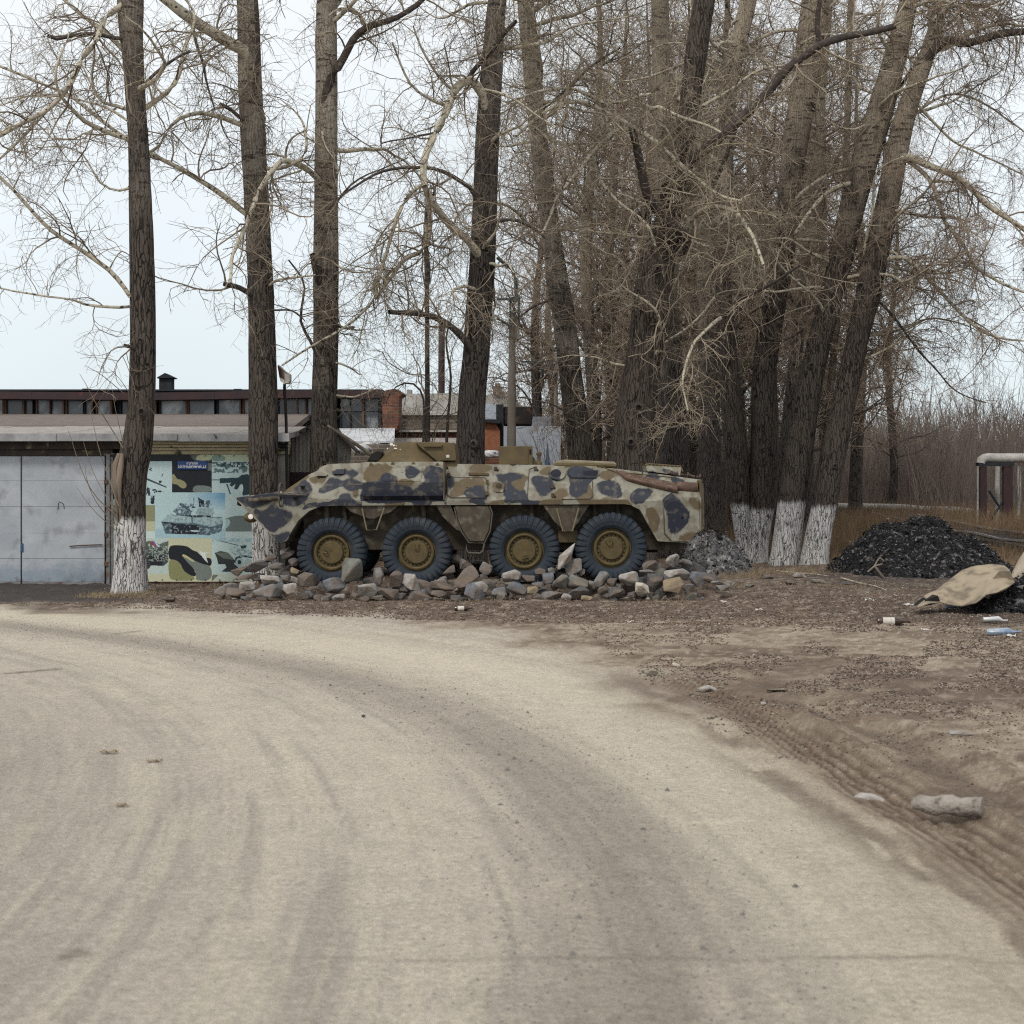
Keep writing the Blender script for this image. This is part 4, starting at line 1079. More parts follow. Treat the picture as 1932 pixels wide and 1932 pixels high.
near_tree('big poplar trunk behind the turret with crooked limbs looping out on its left', [(1080, 889, 30), (900, 888, 28), (857, 887, 27), (740, 891, 26.5), (668, 899, 25), (600, 902, 25.5), (527, 908, 25.5), (422, 914, 24), (330, 917, 22.5), (246, 920, 22.5), (123, 929, 21), (0, 937, 17.5)], 28.4,
    [([(896, 672), (885, 650), (864, 626), (836, 605), (815, 596), (780, 590), (755, 591), (733, 588)], 7.5, 4.4, 1, -1.2),
     ([(919, 215), (912, 180), (903, 165), (885, 146), (868, 160), (857, 169), (850, 190), (843, 211), (832, 235), (822, 250), (808, 280), (801, 302), (797, 325), (801, 352)], 9, 6, 0, -1.6),
     ([(908, 490), (895, 468), (878, 447), (850, 430), (832, 404), (818, 385), (804, 362), (797, 330)], 8, 5.5, 0, -1.2),
     ([(800, 350), (790, 352), (776, 362), (762, 385), (748, 410), (736, 450), (724, 492), (713, 538), (709, 563), (680, 595), (639, 626), (604, 643), (560, 670), (530, 690)], 4.2, 1.8, 0, -1.4),
     ([(803, 425), (805, 450), (801, 475), (780, 480), (759, 489), (745, 515), (727, 538), (709, 563)], 5, 3.2, 0, -.4),
     ([(806, 360), (812, 400), (812, 430), (806, 465)], 5, 4, 0, -.2),
     ([(905, 385), (896, 369), (885, 352), (871, 345), (843, 327), (811, 316), (773, 316), (740, 318), (709, 327), (680, 345), (643, 369), (615, 400)], 5, 1.6, 1, -1.2),
     ([(885, 146), (905, 120), (930, 95), (955, 60), (975, 40)], 5, 3.6, 1, -.8),
     ([(843, 200), (815, 190), (790, 175), (770, 155), (755, 120), (740, 80)], 3.2, 1.5, 0, -.4),
     ([(857, 172), (830, 150), (805, 110), (790, 80), (780, 50)], 3, 1.5, 0, -.8),
     ([(822, 250), (790, 255), (760, 262), (720, 270)], 2.4, 1.2, 1, -.6),
     ([(906, 168), (935, 172), (975, 190), (1010, 215), (1050, 240)], 3, 1.2, 0, -1.0),
     ([(930, 418), (970, 412), (1005, 425), (1030, 450)], 3.4, 2, 1, .2),
     ([(806, 465), (812, 520), (805, 560), (790, 600)], 2.2, 1.2, 1, -.6)],
    bk4, autos=[((5.0, 8), 5, (1.2, 2.4), .1, 0, 1.0, (-.5, 0, 0)), ((8, 17), 14, (1.6, 4), .3)], spray=spr(per_m=4.2, sub_len=(.6, 2.0)), seed=17)
near_tree('poplar trunk leaning left behind the rear deck, pale scarred bark above', [(1060, 1110, 27), (868, 1098, 24), (785, 1086, 24), (699, 1075, 22), (600, 1064, 21), (527, 1051, 20), (422, 1038, 17), (316, 1022, 17), (176, 1009, 17), (35, 994, 17), (-20, 990, 16)], 31.5,
    [([(1010, 210), (1040, 195), (1080, 160), (1120, 120), (1170, 90)], 4, 2, 1, -.4), ([(985, 30), (1010, 20), (1035, 0), (1060, -30)], 6, 5, 0, 0), ([(1050, 560), (1010, 575), (975, 600), (960, 620)], 2.5, 1.3, 1, -.6)],
    bk3, autos=[((5, 11), 12, (1.5, 3.2), .3), ((11, 18), 8, (2, 4), .4)], spray=spr(per_m=3.6), seed=22)
def fork_wood(t, path, r): pass
near_tree('broad furrowed poplar trunk behind the roof hatch, forking into a long slanting limb', [(1060, 1180, 48), (900, 1184, 42), (868, 1188, 38), (785, 1196, 36), (699, 1211, 34), (640, 1221, 35), (558, 1231, 36), (500, 1240, 34), (455, 1252, 32), (400, 1264, 22), (350, 1275, 20), (290, 1288, 19), (200, 1300, 19), (124, 1310, 21), (0, 1328, 21)], 30.6,
    [([(1270, 480), (1298, 462), (1296, 445), (1270, 430), (1245, 405), (1223, 373), (1212, 330), (1205, 290), (1198, 262), (1194, 246)], 12, 6.5, 1, -1.8),
     ([(1194, 246), (1175, 241), (1157, 246), (1145, 262), (1118, 287), (1100, 312), (1089, 323), (1057, 362), (1042, 390), (1033, 422), (1020, 450)], 5.4, 2.2, 0, -1.6),
     ([(1118, 287), (1123, 310), (1128, 325), (1136, 345), (1149, 362), (1168, 382), (1184, 394), (1205, 408), (1223, 425), (1232, 445), (1237, 467)], 3.6, 1.6, 0, -1.4),
     ([(1198, 243), (1180, 232), (1152, 218), (1125, 203), (1096, 190), (1065, 193), (1036, 204), (1015, 222), (994, 239), (975, 258)], 5.0, 2.4, 0, -1.8),
     ([(1190, 240), (1165, 220), (1140, 195), (1110, 178), (1075, 165), (1045, 168), (1019, 172), (985, 182), (956, 193)], 4.4, 2.0, 0, -1.8),
     ([(1198, 243), (1212, 225), (1225, 208), (1240, 200), (1255, 205), (1275, 218), (1300, 226), (1330, 235), (1360, 250)], 4.4, 2.2, 0, -1.4),
     ([(1200, 245), (1225, 258), (1255, 282), (1289, 315), (1315, 338), (1339, 356), (1365, 372), (1400, 380)], 4.8, 2.4, 0, -1.6),
     ([(1255, 440), (1248, 400), (1252, 364), (1262, 340), (1290, 318), (1325, 288), (1340, 275), (1380, 240), (1415, 210), (1447, 178), (1480, 135), (1505, 112), (1530, 98), (1546, 83), (1590, 70), (1640, 62), (1690, 50)], 12, 6, 1, -1.6),
     ([(1546, 83), (1540, 50), (1545, 10), (1552, -20)], 5, 4, 1, -.3),
     ([(1290, 460), (1296, 430), (1310, 408), (1330, 392), (1360, 388), (1390, 400), (1410, 430), (1425, 455), (1440, 500)], 6, 2.8, 0, -2.2),
     ([(1360, 600), (1380, 580), (1400, 560), (1440, 545), (1480, 520), (1510, 500)], 4, 2.5, 1, -1.0),
     ([(1362, 598), (1345, 610), (1325, 630), (1310, 645), (1300, 670), (1291, 695), (1288, 720), (1290, 745), (1298, 775)], 3.6, 1.6, 0, -1.8),
     ([(1215, 680), (1232, 670), (1245, 660)], 4.5, 4, 0, -.3),
     ([(1388, 240), (1370, 300), (1345, 350), (1325, 400)], 5, 3, 1, .2)],
    barkmat('poplar_bark_deep_furrows', (.070, .058, .049), (.22, .185, .15), 14, 17), autos=[((3.5, 8), 7, (1.4, 3.0), .1, 0, 1, (.1, -.4, 0)), ((8, 18), 14, (2, 4.5), .4)], spray=spr(per_m=4.0, sub_len=(.6, 2.1), rmul=1.1), twmat=m_twig_p, seed=27)
wcl = dict(spray=spr(per_m=3.4), flr=.75)
bkw, bkw2, bkw3, bkw4 = [barkmat('poplar_bark_whitewashed_group', (.068, .056, .048), (.34, .285, .22), 7.0, 12.0, wash=wz_) for wz_ in (1.30, 1.27, 1.46, 1.36)]
near_tree('slender leaning poplar at the left edge of the whitewashed clump, mostly hidden at its foot', [(1058, 1406, 12), (963, 1397, 17), (880, 1392, 23), (805, 1384, 22), (664, 1372, 18), (523, 1362, 16), (300, 1368, 15), (166, 1374, 15), (0, 1413, 16)], 35.6,
    [([(1372, 640), (1400, 600), (1440, 575), (1490, 560)], 3, 1.5, 1, -.5)], bkw, autos=[((5, 18), 16, (1.8, 4), .35)], seed=31, root=.3, **wcl)
near_tree('upright poplar with whitewashed foot, second from the left in the clump', [(1066, 1426, 21), (1000, 1430, 22), (945, 1439, 26), (805, 1443, 27), (699, 1441, 23), (621, 1453, 23), (455, 1483, 21), (290, 1496, 24), (124, 1527, 28), (0, 1538, 26)], 35.6,
    [([(1408, 590), (1440, 630), (1460, 645), (1490, 640), (1515, 620)], 3.4, 2.4, 1, -.5), ([(1485, 400), (1500, 375), (1530, 350), (1560, 330), (1600, 318), (1640, 322)], 5, 3, 0, -.6)], bkw2, autos=[((5, 18), 16, (1.8, 4), .35)], seed=35, root=.3, **wcl)
near_tree('right-leaning poplar with the widest whitewashed foot, middle of the clump', [(1073, 1480, 28), (1020, 1485, 27), (959, 1492, 26), (880, 1503, 27), (805, 1515, 25), (664, 1540, 22), (538, 1575, 23), (373, 1610, 24), (207, 1662, 25), (83, 1695, 21), (0, 1715, 17)], 34.6,
    [([(1615, 345), (1580, 350), (1550, 372), (1520, 410), (1500, 440)], 5, 2.5, 0, -.6), ([(1650, 240), (1690, 180), (1720, 130)], 5, 3, 1, .5), ([(1560, 600), (1540, 560), (1500, 530), (1470, 500), (1450, 460)], 3.4, 1.4, 0, -1.2)], bkw3, autos=[((5, 18), 18, (1.8, 4), .35)], seed=39, root=.3, **wcl)
near_tree('outermost right-leaning poplar of the whitewashed clump, long limbs arching over the ash heap', [(1079, 1534, 26), (1020, 1541, 24), (963, 1553, 22.5), (880, 1568, 24), (805, 1582, 23.5), (664, 1612, 20), (538, 1641, 24), (373, 1677, 22), (290, 1691, 21), (207, 1710, 19), (83, 1757, 14), (0, 1778, 13)], 34.2,
    [([(1745, 115), (1765, 92), (1782, 74), (1800, 76), (1815, 84), (1850, 76), (1890, 62), (1932, 60), (1990, 50)], 9, 6.5, 1, -.8),
     ([(1690, 300), (1715, 295), (1735, 303), (1750, 312), (1800, 330), (1840, 360), (1860, 385), (1890, 405), (1932, 432), (1980, 470)], 7.5, 4.2, 0, -1.4),
     ([(1712, 303), (1735, 318), (1760, 345), (1775, 385), (1785, 425), (1815, 455), (1835, 500), (1870, 525), (1932, 552), (1980, 560)], 4.6, 2.2, 0, -1.6),
     ([(1668, 492), (1685, 485), (1712, 486), (1735, 510), (1770, 545), (1810, 590), (1850, 625), (1890, 640), (1932, 643)], 5, 1.8, 0, -1.2),
     ([(1760, 100), (1790, 40), (1830, 0), (1850, -40)], 4, 3, 0, .4), ([(1725, 190), (1760, 230), (1800, 270), (1850, 290), (1932, 330)], 3.0, 1.4, 0, .8),
     ([(1650, 560), (1690, 600), (1730, 660), (1770, 700), (1800, 740), (1860, 760)], 2.6, 1.0, 1, .6), ([(1700, 250), (1740, 200), (1800, 170), (1870, 200), (1932, 250)], 3, 1.5, 0, 1.2)],
    bkw4, autos=[((4.6, 9), 14, (1.8, 3.4), .05, 0, 1, (.8, .2, 0)), ((9, 18), 14, (1.8, 4.4), .25, 0, 1, (.6, 0, 0))], seed=43, root=.3, twmat=m_twig_b, flr=.75, spray=spr(per_m=5.2, sub_len=(.7, 2.2), n_tw=9, droop=-.2))
# further single trunks behind the vehicle and between the front ones
bkb = barkmat('poplar_bark_background', (.062, .054, .049), (.25, .215, .165), 5.2, 8.5)
mids = [('dark straight poplar trunk behind the engine louvres, right of the broad furrowed one', [(1040, 1272, 30), (868, 1274, 28), (780, 1270, 26), (700, 1266, 24), (600, 1262, 19), (420, 1256, 17), (200, 1248, 17), (0, 1246, 17)], 38),
        ('dark poplar trunk standing just beyond the vehicle tail plate', [(1010, 1342, 22), (868, 1341, 21), (740, 1338, 18), (600, 1330, 15), (300, 1322, 14), (0, 1318, 13)], 43),
        ('thin pale mottled trunk seen in the gap between the whitewashed poplars', [(1020, 1470, 14), (900, 1476, 13), (760, 1492, 13), (650, 1504, 12), (400, 1530, 12), (0, 1560, 11)], 40),
        ('thin mottled trunk in the gap between the two rightmost leaning poplars', [(1010, 1550, 7), (900, 1553, 7), (740, 1566, 7), (500, 1590, 7), (200, 1600, 6), (0, 1604, 6)], 46)]
for i, (lb, ks, y) in enumerate(mids):
    near_tree(lb, ks, y, [], bkb, autos=[((4.5, 8), 4, (1.2, 2.6), .3), ((8, 18), 11, (2, 4), .5)], spray=spr(per_m=2.6, n_tl=2), seed=60 + i, S=28, root=.8, twmat=m_twig_b)
near_tree('straight young sapling stem standing behind the turret', [(1000, 806, 6), (830, 807, 5.2), (700, 806, 4.6), (560, 806, 4.4), (430, 803, 4.0), (380, 806, 3.4)], 30.2, [([(842, 860), (846, 780), (852, 700), (838, 640), (850, 600)], 3, 1.5, 1, 0), ([(798, 860), (800, 790), (798, 740), (780, 722), (760, 722), (745, 730), (735, 742), (728, 760)], 2.4, .9, 1, 0), ([(812, 850), (822, 800), (845, 770), (850, 740)], 1.2, .6, 1, 0)],
          m_branch_d, autos=[((1.5, 7), 9, (.7, 1.6), .4)], spray=spr(per_m=3), top=8.2, seed=71, S=12, cat='young tree', name='poplar_sapling')

_T = sorted([o for o in bpy.data.objects if o.name.startswith('poplar_tree') and o.parent is None], key=lambda o: o.name)
for ti, u, v, Y, r in ((0, 266, 643, 24.67, .09), (0, 268, 778, 24.66, .11), (1, 499, 700, 26.68, .09), (3, 896, 688, 28.12, .13), (3, 893, 838, 28.10, .12), (5, 1205, 772, 30.15, .18), (5, 1240, 508, 30.15, .10), (5, 1190, 835, 30.12, .13), (7, 1440, 850, 35.25, .10), (8, 1530, 690, 34.3, .10), (9, 1575, 880, 33.88, .10)):
    knot(_T[ti], u, v, Y, r)
# background grove: three grown prototypes, copied object by object
def bg_tree(H, nl, spray, lean):
    zs = np.linspace(-.6, H, 40)
    path = np.stack((lean * (zs / H) ** 1.3 + .18 * np.sin(zs * .5), .12 * np.cos(zs * .4), zs), -1); r = np.interp(zs, [-.6, 0, 2, H * .5, H], [.34, .30, .25, .17, .02])
    th = np.arange(14) * 2 * math.pi / 14
    V = path[:, None] + r[:, None, None] * np.stack((np.cos(th), np.sin(th), 0 * th), -1)[None] * (1 + .15 * (vnoise(np.stack((np.cos(th)[None] * 2 + 0 * zs[:, None], np.sin(th)[None] * 2 + 0 * zs[:, None], zs[:, None] * .8 + 0 * th[None]), -1), 6) - .5))[..., None]
    idx = np.arange(40 * 14).reshape(40, 14); nx = np.roll(idx, -1, 1)
    F = np.stack((idx[:-1], nx[:-1], nx[1:], idx[1:]), -1).reshape(-1, 4)
    limbs = auto_limbs(path, r, (3.2, H * .95), nl, (2.2, 4.8), 1.0, 0, .9)
    lv = join([tubes(b[0][None], b[1][None], 5) for b in limbs])
    tw = twig_sprays(limbs, **spray)
    return (V.reshape(-1, 3), F), lv, tw
protos = []
bgs = dict(per_m=2.1, sub_len=(.8, 2.2), n_tw=6, tw_len=(.5, 1.3), n_tl=2, tl_len=(.25, .7), droop=.05, rmul=1.45, curl=.2)
for k in range(3):
    protos.append(bg_tree(17 + 2 * k, 40, bgs, (.9, -.6, .3)[k]))
bg_spots = []
rs_ = np.random.default_rng(5)
bl = ['poplar trunk and bare brown crown in the dense grove behind the vehicle']
cols = [(1000, 60), (1050, 74), (1110, 47), (1150, 52), (1165, 62), (1212, 55), (1240, 45), (1290, 68), (1305, 50), (1362, 58), (1385, 47), (1430, 64), (1450, 50), (1500, 56), (1512, 44), (1560, 60), (1620, 66), (1680, 74), (1220, 90), (1320, 84), (1500, 86), (1180, 105), (1370, 110)]
first = {}
for i, (u, y) in enumerate(cols):
    k = i % 3; x = (u - 966) * y / FP; z0 = float(ground_z(x, y))
    if k not in first:
        t = thing('poplar_tree', (x, y, z0), bl[0], 'tree', 'poplars in the grove behind the vehicle')
        off = np.array((x, y, z0))
        (tv, tf), (lv_, lf), (wv, wf) = protos[k]
        mesh_np('trunk', tv + off, tf, bkb, t, smooth=True)
        tag(mesh_np('limbs', lv_ + off, lf, m_branch_d, t, smooth=True), kind='stuff')
        tag(mesh_np('twigs', wv + off, wf, m_twig_b, t), kind='stuff')
        first[k] = t
    else:
        t0 = first[k]; t = t0.copy(); COL.objects.link(t); t.location = (x, y, z0); t.rotation_euler.z = rs_.uniform(0, 6.28); s = rs_.uniform(.85, 1.2); t.scale = (s, s, s)
        for ch in t0.children:
            c = ch.copy(); COL.objects.link(c); c.parent = t

# ------------------------------------------------------------------ garage row with gate, mural and cornice
YW = 27.5
m_conc = M('grey_concrete_edge', (.34, .345, .35), (.20, .20, .205), scale=3, rough=.9, bump=.4, c3=(.035, .035, .04), s3=4, lo3=.62, hi3=.68, stretch=(1, 1, .7))
m_felt = M('brown_roofing_felt', (.165, .135, .125), (.115, .095, .088), scale=2.5, rough=.95, bump=.5, c3=(.22, .17, .12), s3=12, lo3=.55, hi3=.66)
m_slab = M('pale_roof_slab', (.36, .33, .31), (.25, .23, .215), scale=3, rough=.9, bump=.3, c3=(.16, .13, .11), s3=12, lo3=.6, hi3=.68)
m_cream = M('cream_cornice_plaster', (.44, .38, .25), (.33, .285, .19), scale=4, rough=.9, bump=.2, c3=(.045, .05, .035), s3=3.2, lo3=.585, hi3=.64)
m_beam = M('rusty_lintel', (.075, .055, .045), (.04, .033, .03), scale=6, rough=.9, bump=.5, c3=(.24, .20, .13), s3=5, lo3=.58, hi3=.68)
m_wall = M('stained_plaster', (.30, .28, .25), (.20, .18, .16), scale=3, rough=.9, bump=.3)
m_maroon = M('maroon_plinth_paint', (.075, .028, .030), (.05, .022, .024), scale=5, rough=.85, bump=.2, c3=(.10, .08, .07), s3=6)
gar = thing('garage_row', (P(350, 0, YW)[0], YW, 0), 'low garage row with felt roof, metal gate at its left and cream cornice', 'building')
def rect(mb, u0, v0, u1, v1, Y0, Y1): return mb.prism([(u0, v0), (u1, v0), (u1, v1), (u0, v1)], Y0, Y1)
rect(MB(), 205, 857, 540, 1097, YW, YW + .3).build('wall', m_wall, gar)
rect(MB(), -420, 839, -400, 1120, YW, YW + 15).build('end_wall', m_wall, gar)
MB().pts([P(537, 862, YW + .3), P(537, 1104, YW + .3), P(577, 1050, YW + 12), P(577, 830, YW + 12)], (-.2, 0, 0)).build('end_wall', m_wall, gar)
rect(MB(), 200, 1097, 541, 1116, YW - .03, YW + .3).build('plinth', m_maroon, gar)
# lintel above the gate, moulded cornice to the right
rect(MB(), -420, 834, 226, 847, YW - .12, YW + .3).build('lintel', m_beam, gar)
rect(MB(), -420, 847, 212, 860, YW - .03, YW + .3).build('lintel', m_beam, gar)
cm_ = MB()
for k, (v0, v1, d) in enumerate(((832, 838, .24), (838.6, 844, .17), (844.6, 850, .12), (850.6, 857, .07))): rect(cm_, 226, v0, 541, v1, YW - d, YW + .3)
cm_.build('cornice', m_cream, gar, bevel=.01)
# overhanging roof edge: concrete lip pieces, pale slab strip, felt behind
xs = [-420, -210, -40, 107, 232, 334, 470, 546]
for k in range(len(xs) - 1):
    j = random.uniform(-1.5, 1.5)
    rect(MB(), xs[k] + .3, 818 + j * .3, xs[k + 1] - .3, 832 + j, YW - .42 - random.uniform(0, .05), YW - .3).build('roof_edge', m_conc, gar, bevel=.008)
def roofquad(u0, u1, v0, y0, v1, y1, th, name, mat):
    a = [P(u0, v0, y0), P(u1, v0, y0), P(u1, v1, y1) , P(u0, v1, y1)]
    # keep straight edges in plan: same x at both depths
    a[2][0] = a[1][0]; a[3][0] = a[0][0]
    MB().pts(a, (0, 0, -th)).build(name, mat, gar)
n_s = 9
ub = np.linspace(-420, 545, n_s + 1)
for k in range(n_s):
    j = random.uniform(-.8, .8)
    roofquad(ub[k] + .4, ub[k + 1] - .4, 817.5 + j * .3, YW - .40, 804 + j, YW + 3.4, .10, 'roof_slab', m_slab)
rq = [P(-420, 803.2, YW + 3.42), P(556, 803.2, YW + 3.42), P(585, 781, YW + 13.5), P(-420, 781, YW + 13.5)]; rq[3][0] = rq[0][0] - 3
MB().pts(rq, (0, 0, -.14)).build('roofing', m_felt, gar)
# metal gate: two leaves of sheet panels
m_gate = M('silvery_gate_paint', (.40, .425, .46), (.30, .325, .36), scale=1.6, rough=.55, bump=.12, bscale=10, c3=(.105, .105, .115), s3=2.4, lo3=.55, hi3=.74, amt=.35, distort=.6)
m_gate_b = M('blue_stained_gate_paint', (.285, .315, .35), (.10, .17, .23), scale=2.2, rough=.6, bump=.12, c3=(.12, .115, .11), s3=4, lo3=.56, hi3=.7, distort=.8)
def zstain(m, z0, z1, col, amt=.75, sc=2.5):
    n = m.node_tree; N = n.nodes; L = n.links; b = N['Principled BSDF']; src = b.inputs['Base Color'].links[0].from_socket
    t = N.new('ShaderNodeTexCoord'); s_ = N.new('ShaderNodeSeparateXYZ'); L.new(t.outputs['Object'], s_.inputs[0])
    no = N.new('ShaderNodeTexNoise'); no.inputs['Scale'].default_value = sc; no.inputs['Detail'].default_value = 6; no.inputs['Roughness'].default_value = .7; L.new(t.outputs['Object'], no.inputs[0])
    a = N.new('ShaderNodeMath'); a.operation = 'MULTIPLY_ADD'; L.new(no.outputs[0], a.inputs[0]); a.inputs[1].default_value = 1.1; L.new(s_.outputs[2], a.inputs[2])
    mr = N.new('ShaderNodeMapRange'); mr.inputs[1].default_value = z0 + .55; mr.inputs[2].default_value = z1 + .55; mr.inputs[3].default_value = amt; mr.inputs[4].default_value = 0; L.new(a.outputs[0], mr.inputs[0])
    x = N.new('ShaderNodeMix'); x.data_type = 'RGBA'; L.new(mr.outputs[0], x.inputs[0]); L.new(src, x.inputs[6]); x.inputs[7].default_value = (*col, 1); L.new(x.outputs[2], b.inputs['Base Color'])
zstain(m_gate, .28, .5, (.12, .18, .24), .5); zstain(m_gate, .02, .16, (.14, .14, .15), .9, 4)
m_frame = M('grey_steel_frame', (.23, .235, .24), (.12, .115, .11), scale=7, rough=.7, bump=.3, c3=(.11, .06, .04), s3=6)
gate = thing('metal_gate', P(60, 1110, YW - .05), 'wide silvery sheet-metal garage gate with two leaves and blue stains near its foot', 'gate')
gv = [861, 907, 956, 1006, 1054, 1098]
for u0, u1 in ((-118, 39.5), (41.5, 198)):
    leaf = rect(MB(), u0, 861, u1, 1107, YW - .03, YW + .02).build('gate_leaf', m_gate, gate)
    for k in range(5):
        rect(MB(), u0 + .8, gv[k] + .12, u1 - .8, gv[k + 1] - .12, YW - .045 - .006 * (k % 2), YW - .02).build('gate_panel', m_gate, leaf, bevel=.004)
    rect(MB(), u0 + 1, 1098.5, u1 - 1, 1110, YW - .065, YW - .02).build('kick_rail', m_frame, leaf, bevel=.006)
rect(MB(), 200, 856, 207, 1112, YW - .10, YW + .05).build('gate_post', m_frame, gate, bevel=.006)
rect(MB(), 208, 862, 213, 1112, YW - .06, YW + .05).build('gate_post', m_frame, gate, bevel=.006)
for v in (905, 1005, 1060): rect(MB(), 196, v, 203, v + 8, YW - .13, YW - .04).build('gate_hinge', m_rust, gate, bevel=.005)
MB().tube([P(131, 1031, YW - .08), P(150, 1029, YW - .085), P(193, 1027.5, YW - .08)], .012, 6).build('bolt_bar', m_rust, gate)
MB().tube([P(145, 1053, YW - .057), P(146, 1034, YW - .057)], .002, 4)
g = MB(); g.tube([P(109, 961, YW - .054), P(110.5, 949, YW - .056), P(112, 946.5, YW - .056), P(120, 951, YW - .056), P(121, 960, YW - .054)], .006, 4); g.build('graffiti_mark', m_dark, gate)
MB().tube([P(41.5, 1025, YW - .058), P(41.8, 1040, YW - .058)], .025, 5).build('blue_paint_run', M('blue_run', (.04, .12, .22), rough=.7), gate)

# mural panel: printed sheet, its picture painted point by point
def MC(pts): return [(256.6 + x / 7.11, 845.3 + y / 7.11) for x, y in pts]
def build_mural():
    u0, u1, v0, v1 = 211.5, 525.0, 857.5, 1096.5
    nu, nv = 520, 400
    u = np.linspace(u0, u1, nu); v = np.linspace(v0, v1, nv)
    Ug, Vg = np.meshgrid(u, v)
    X = (Ug - 256.6) * 7.11; Yv = (Vg - 845.3) * 7.11      # crop coordinates of the enlargement
    C = np.zeros(Ug.shape + (3,)) + np.array(srgb(196, 212, 205))
    def c_(r, g_, b): return np.array(srgb(r, g_, b))
    def fill(mask, col, a=1.0):
        m = (mask.astype(float) if mask.dtype == bool else mask) * a
        C[:] = C * (1 - m[..., None]) + np.asarray(col) * m[..., None]
    def R(x0, y0, x1, y1): return (X >= x0) & (X < x1) & (Yv >= y0) & (Yv < y1)
    def Pg(pts, sm=0): return pip(X, Yv, chaikin(pts, sm) if sm else pts)
    def El(x, y, a, b): return ((X - x) / a) ** 2 + ((Yv - y) / b) ** 2 < 1
    def nz(k, sd=0, o=4): return fbm(np.stack((X / k, Yv / k, 0 * X + sd), -1), o, sd)
    BLK, KHA, SAND, GRY, SNOW, DK, MID = c_(32, 35, 42), c_(146, 146, 120), c_(206, 200, 168), c_(128, 134, 128), c_(214, 224, 218), c_(44, 58, 66), c_(118, 140, 146)
    # ground colours
    fill(R(-400, 60, 2000, 180), BLK); fill(R(700, 60, 1020, 180) & Pg([(600, 70), (720, 110), (800, 190), (1030, 200), (1030, 60)], 2), GRY)
    fill(Pg([(800, 120), (850, 90), (1020, 85), (1020, 190), (850, 190), (805, 165)], 1), SAND * 1.0); fill(R(1020, 60, 2000, 175), c_(205, 208, 180)); fill(Pg([(1020, 90), (1150, 85), (1210, 130), (1200, 175), (1020, 175)], 1), c_(140, 160, 145))
    fill(R(-400, 178, 487, 1210), SNOW); fill(R(-400, 178, 487, 765), c_(204, 218, 218))
    fill(R(487, 60, 1020, 595), BLK)
    fill(Pg([(700, 60), (1020, 60), (1020, 190), (870, 190), (780, 170)], 1), c_(105, 108, 104)); fill(Pg([(800, 150), (830, 100), (900, 85), (1020, 85), (1020, 165), (850, 170)], 1), c_(205, 200, 165))
    fill(Pg([(487, 345), (520, 350), (555, 420), (620, 425), (680, 470), (685, 520), (650, 545), (600, 530), (550, 480), (487, 490)], 2), c_(165, 155, 115))
    fill(Pg([(760, 595), (770, 530), (810, 500), (900, 500), (1020, 520), (1020, 595)], 1), GRY); fill(R(960, 200, 1020, 300), GRY * .8)
    # soldier panel, upper right: figures in snow and the weapon in front
    fill(R(1020, 175, 2000, 900), c_(196, 210, 208)); fill(R(1020, 185, 2000, 330) & (nz(38, 3) > .48), c_(96, 118, 118)); fill(R(1020, 185, 2000, 260) & (nz(22, 5) > .54), DK * 1.4)
    fill(Pg([(1130, 405), (1330, 400), (1380, 395), (1420, 360), (1500, 350), (1540, 380), (1540, 620), (1440, 640), (1420, 560), (1400, 500), (1360, 560), (1320, 545), (1340, 480), (1290, 520), (1260, 500), (1280, 465), (1130, 475)]), c_(38, 62, 70))
    fill(Pg([(1380, 520), (1430, 470), (1450, 560), (1420, 610)], 1), SNOW); fill(Pg([(1213, 480), (1235, 480), (1280, 620), (1262, 625)]), c_(70, 90, 96)); fill(R(1025, 420, 1130, 432), c_(60, 80, 86))
    # helicopter, left
    for pts in ([(150, 520), (190, 540), (200, 640), (140, 640)], [(215, 560), (270, 545), (300, 590), (260, 610)], [(300, 570), (385, 575), (360, 660), (345, 655), (362, 600), (300, 590)], [(205, 640), (260, 640), (250, 740), (200, 745)], [(270, 655), (420, 690), (425, 720), (270, 690)], [(310, 440), (355, 440), (340, 490), (325, 490)]):
        fill(Pg(pts) & (nz(20, 7) > .36), DK)
    fill(El(228, 728, 26, 26), DK * .6); fill(Pg([(150, 400), (420, 520), (415, 535), (150, 430)]), c_(60, 76, 84)); fill(Pg([(365, 340), (376, 340), (352, 390), (345, 385)]), DK)
    fill(Pg([(185, 250), (215, 265), (225, 320), (180, 300)]) & (nz(12, 9) > .5), DK); fill(Pg([(-100, 260), (150, 470), (150, 500), (-100, 320)]), c_(80, 96, 104))
    # camouflage blocks left and right
    fill(R(-400, 765, 260, 990), c_(150, 146, 112)); fill(R(-400, 985, 260, 1115), c_(200, 194, 162)); fill(Pg([(-400, 500), (-250, 520), (-230, 680), (-400, 700)], 2), BLK)
    fill(R(1205, 900, 2000, 1118) & (Yv > 945 - 40 * np.sin((X - 1205) / 130)), c_(116, 124, 120)); fill(Pg([(1205, 930), (1280, 980), (1240, 1060), (1205, 1080)], 1), c_(176, 196, 190))
    fill(R(1205, 1118, 2000, 1210), c_(206, 218, 214))
    # central picture: blue sky, snow, tank
    sk = R(487, 597, 1200, 1210) | R(262, 765, 1200, 1210)
    fill(R(262, 597, 1200, 1210), c_(196, 214, 216)); fill(R(820, 600, 1200, 820), c_(120, 165, 196), 1) if False else fill(R(700, 600, 1200, 830) * np.clip((X - 640) / 560, 0, 1) * np.clip((860 - Yv) / 200, 0, 1), c_(110, 158, 190))
    fill(R(262, 1080, 1200, 1210), c_(176, 200, 206))
    T1c, T2c, T3c = c_(170, 188, 190), c_(96, 116, 126), c_(30, 38, 48)
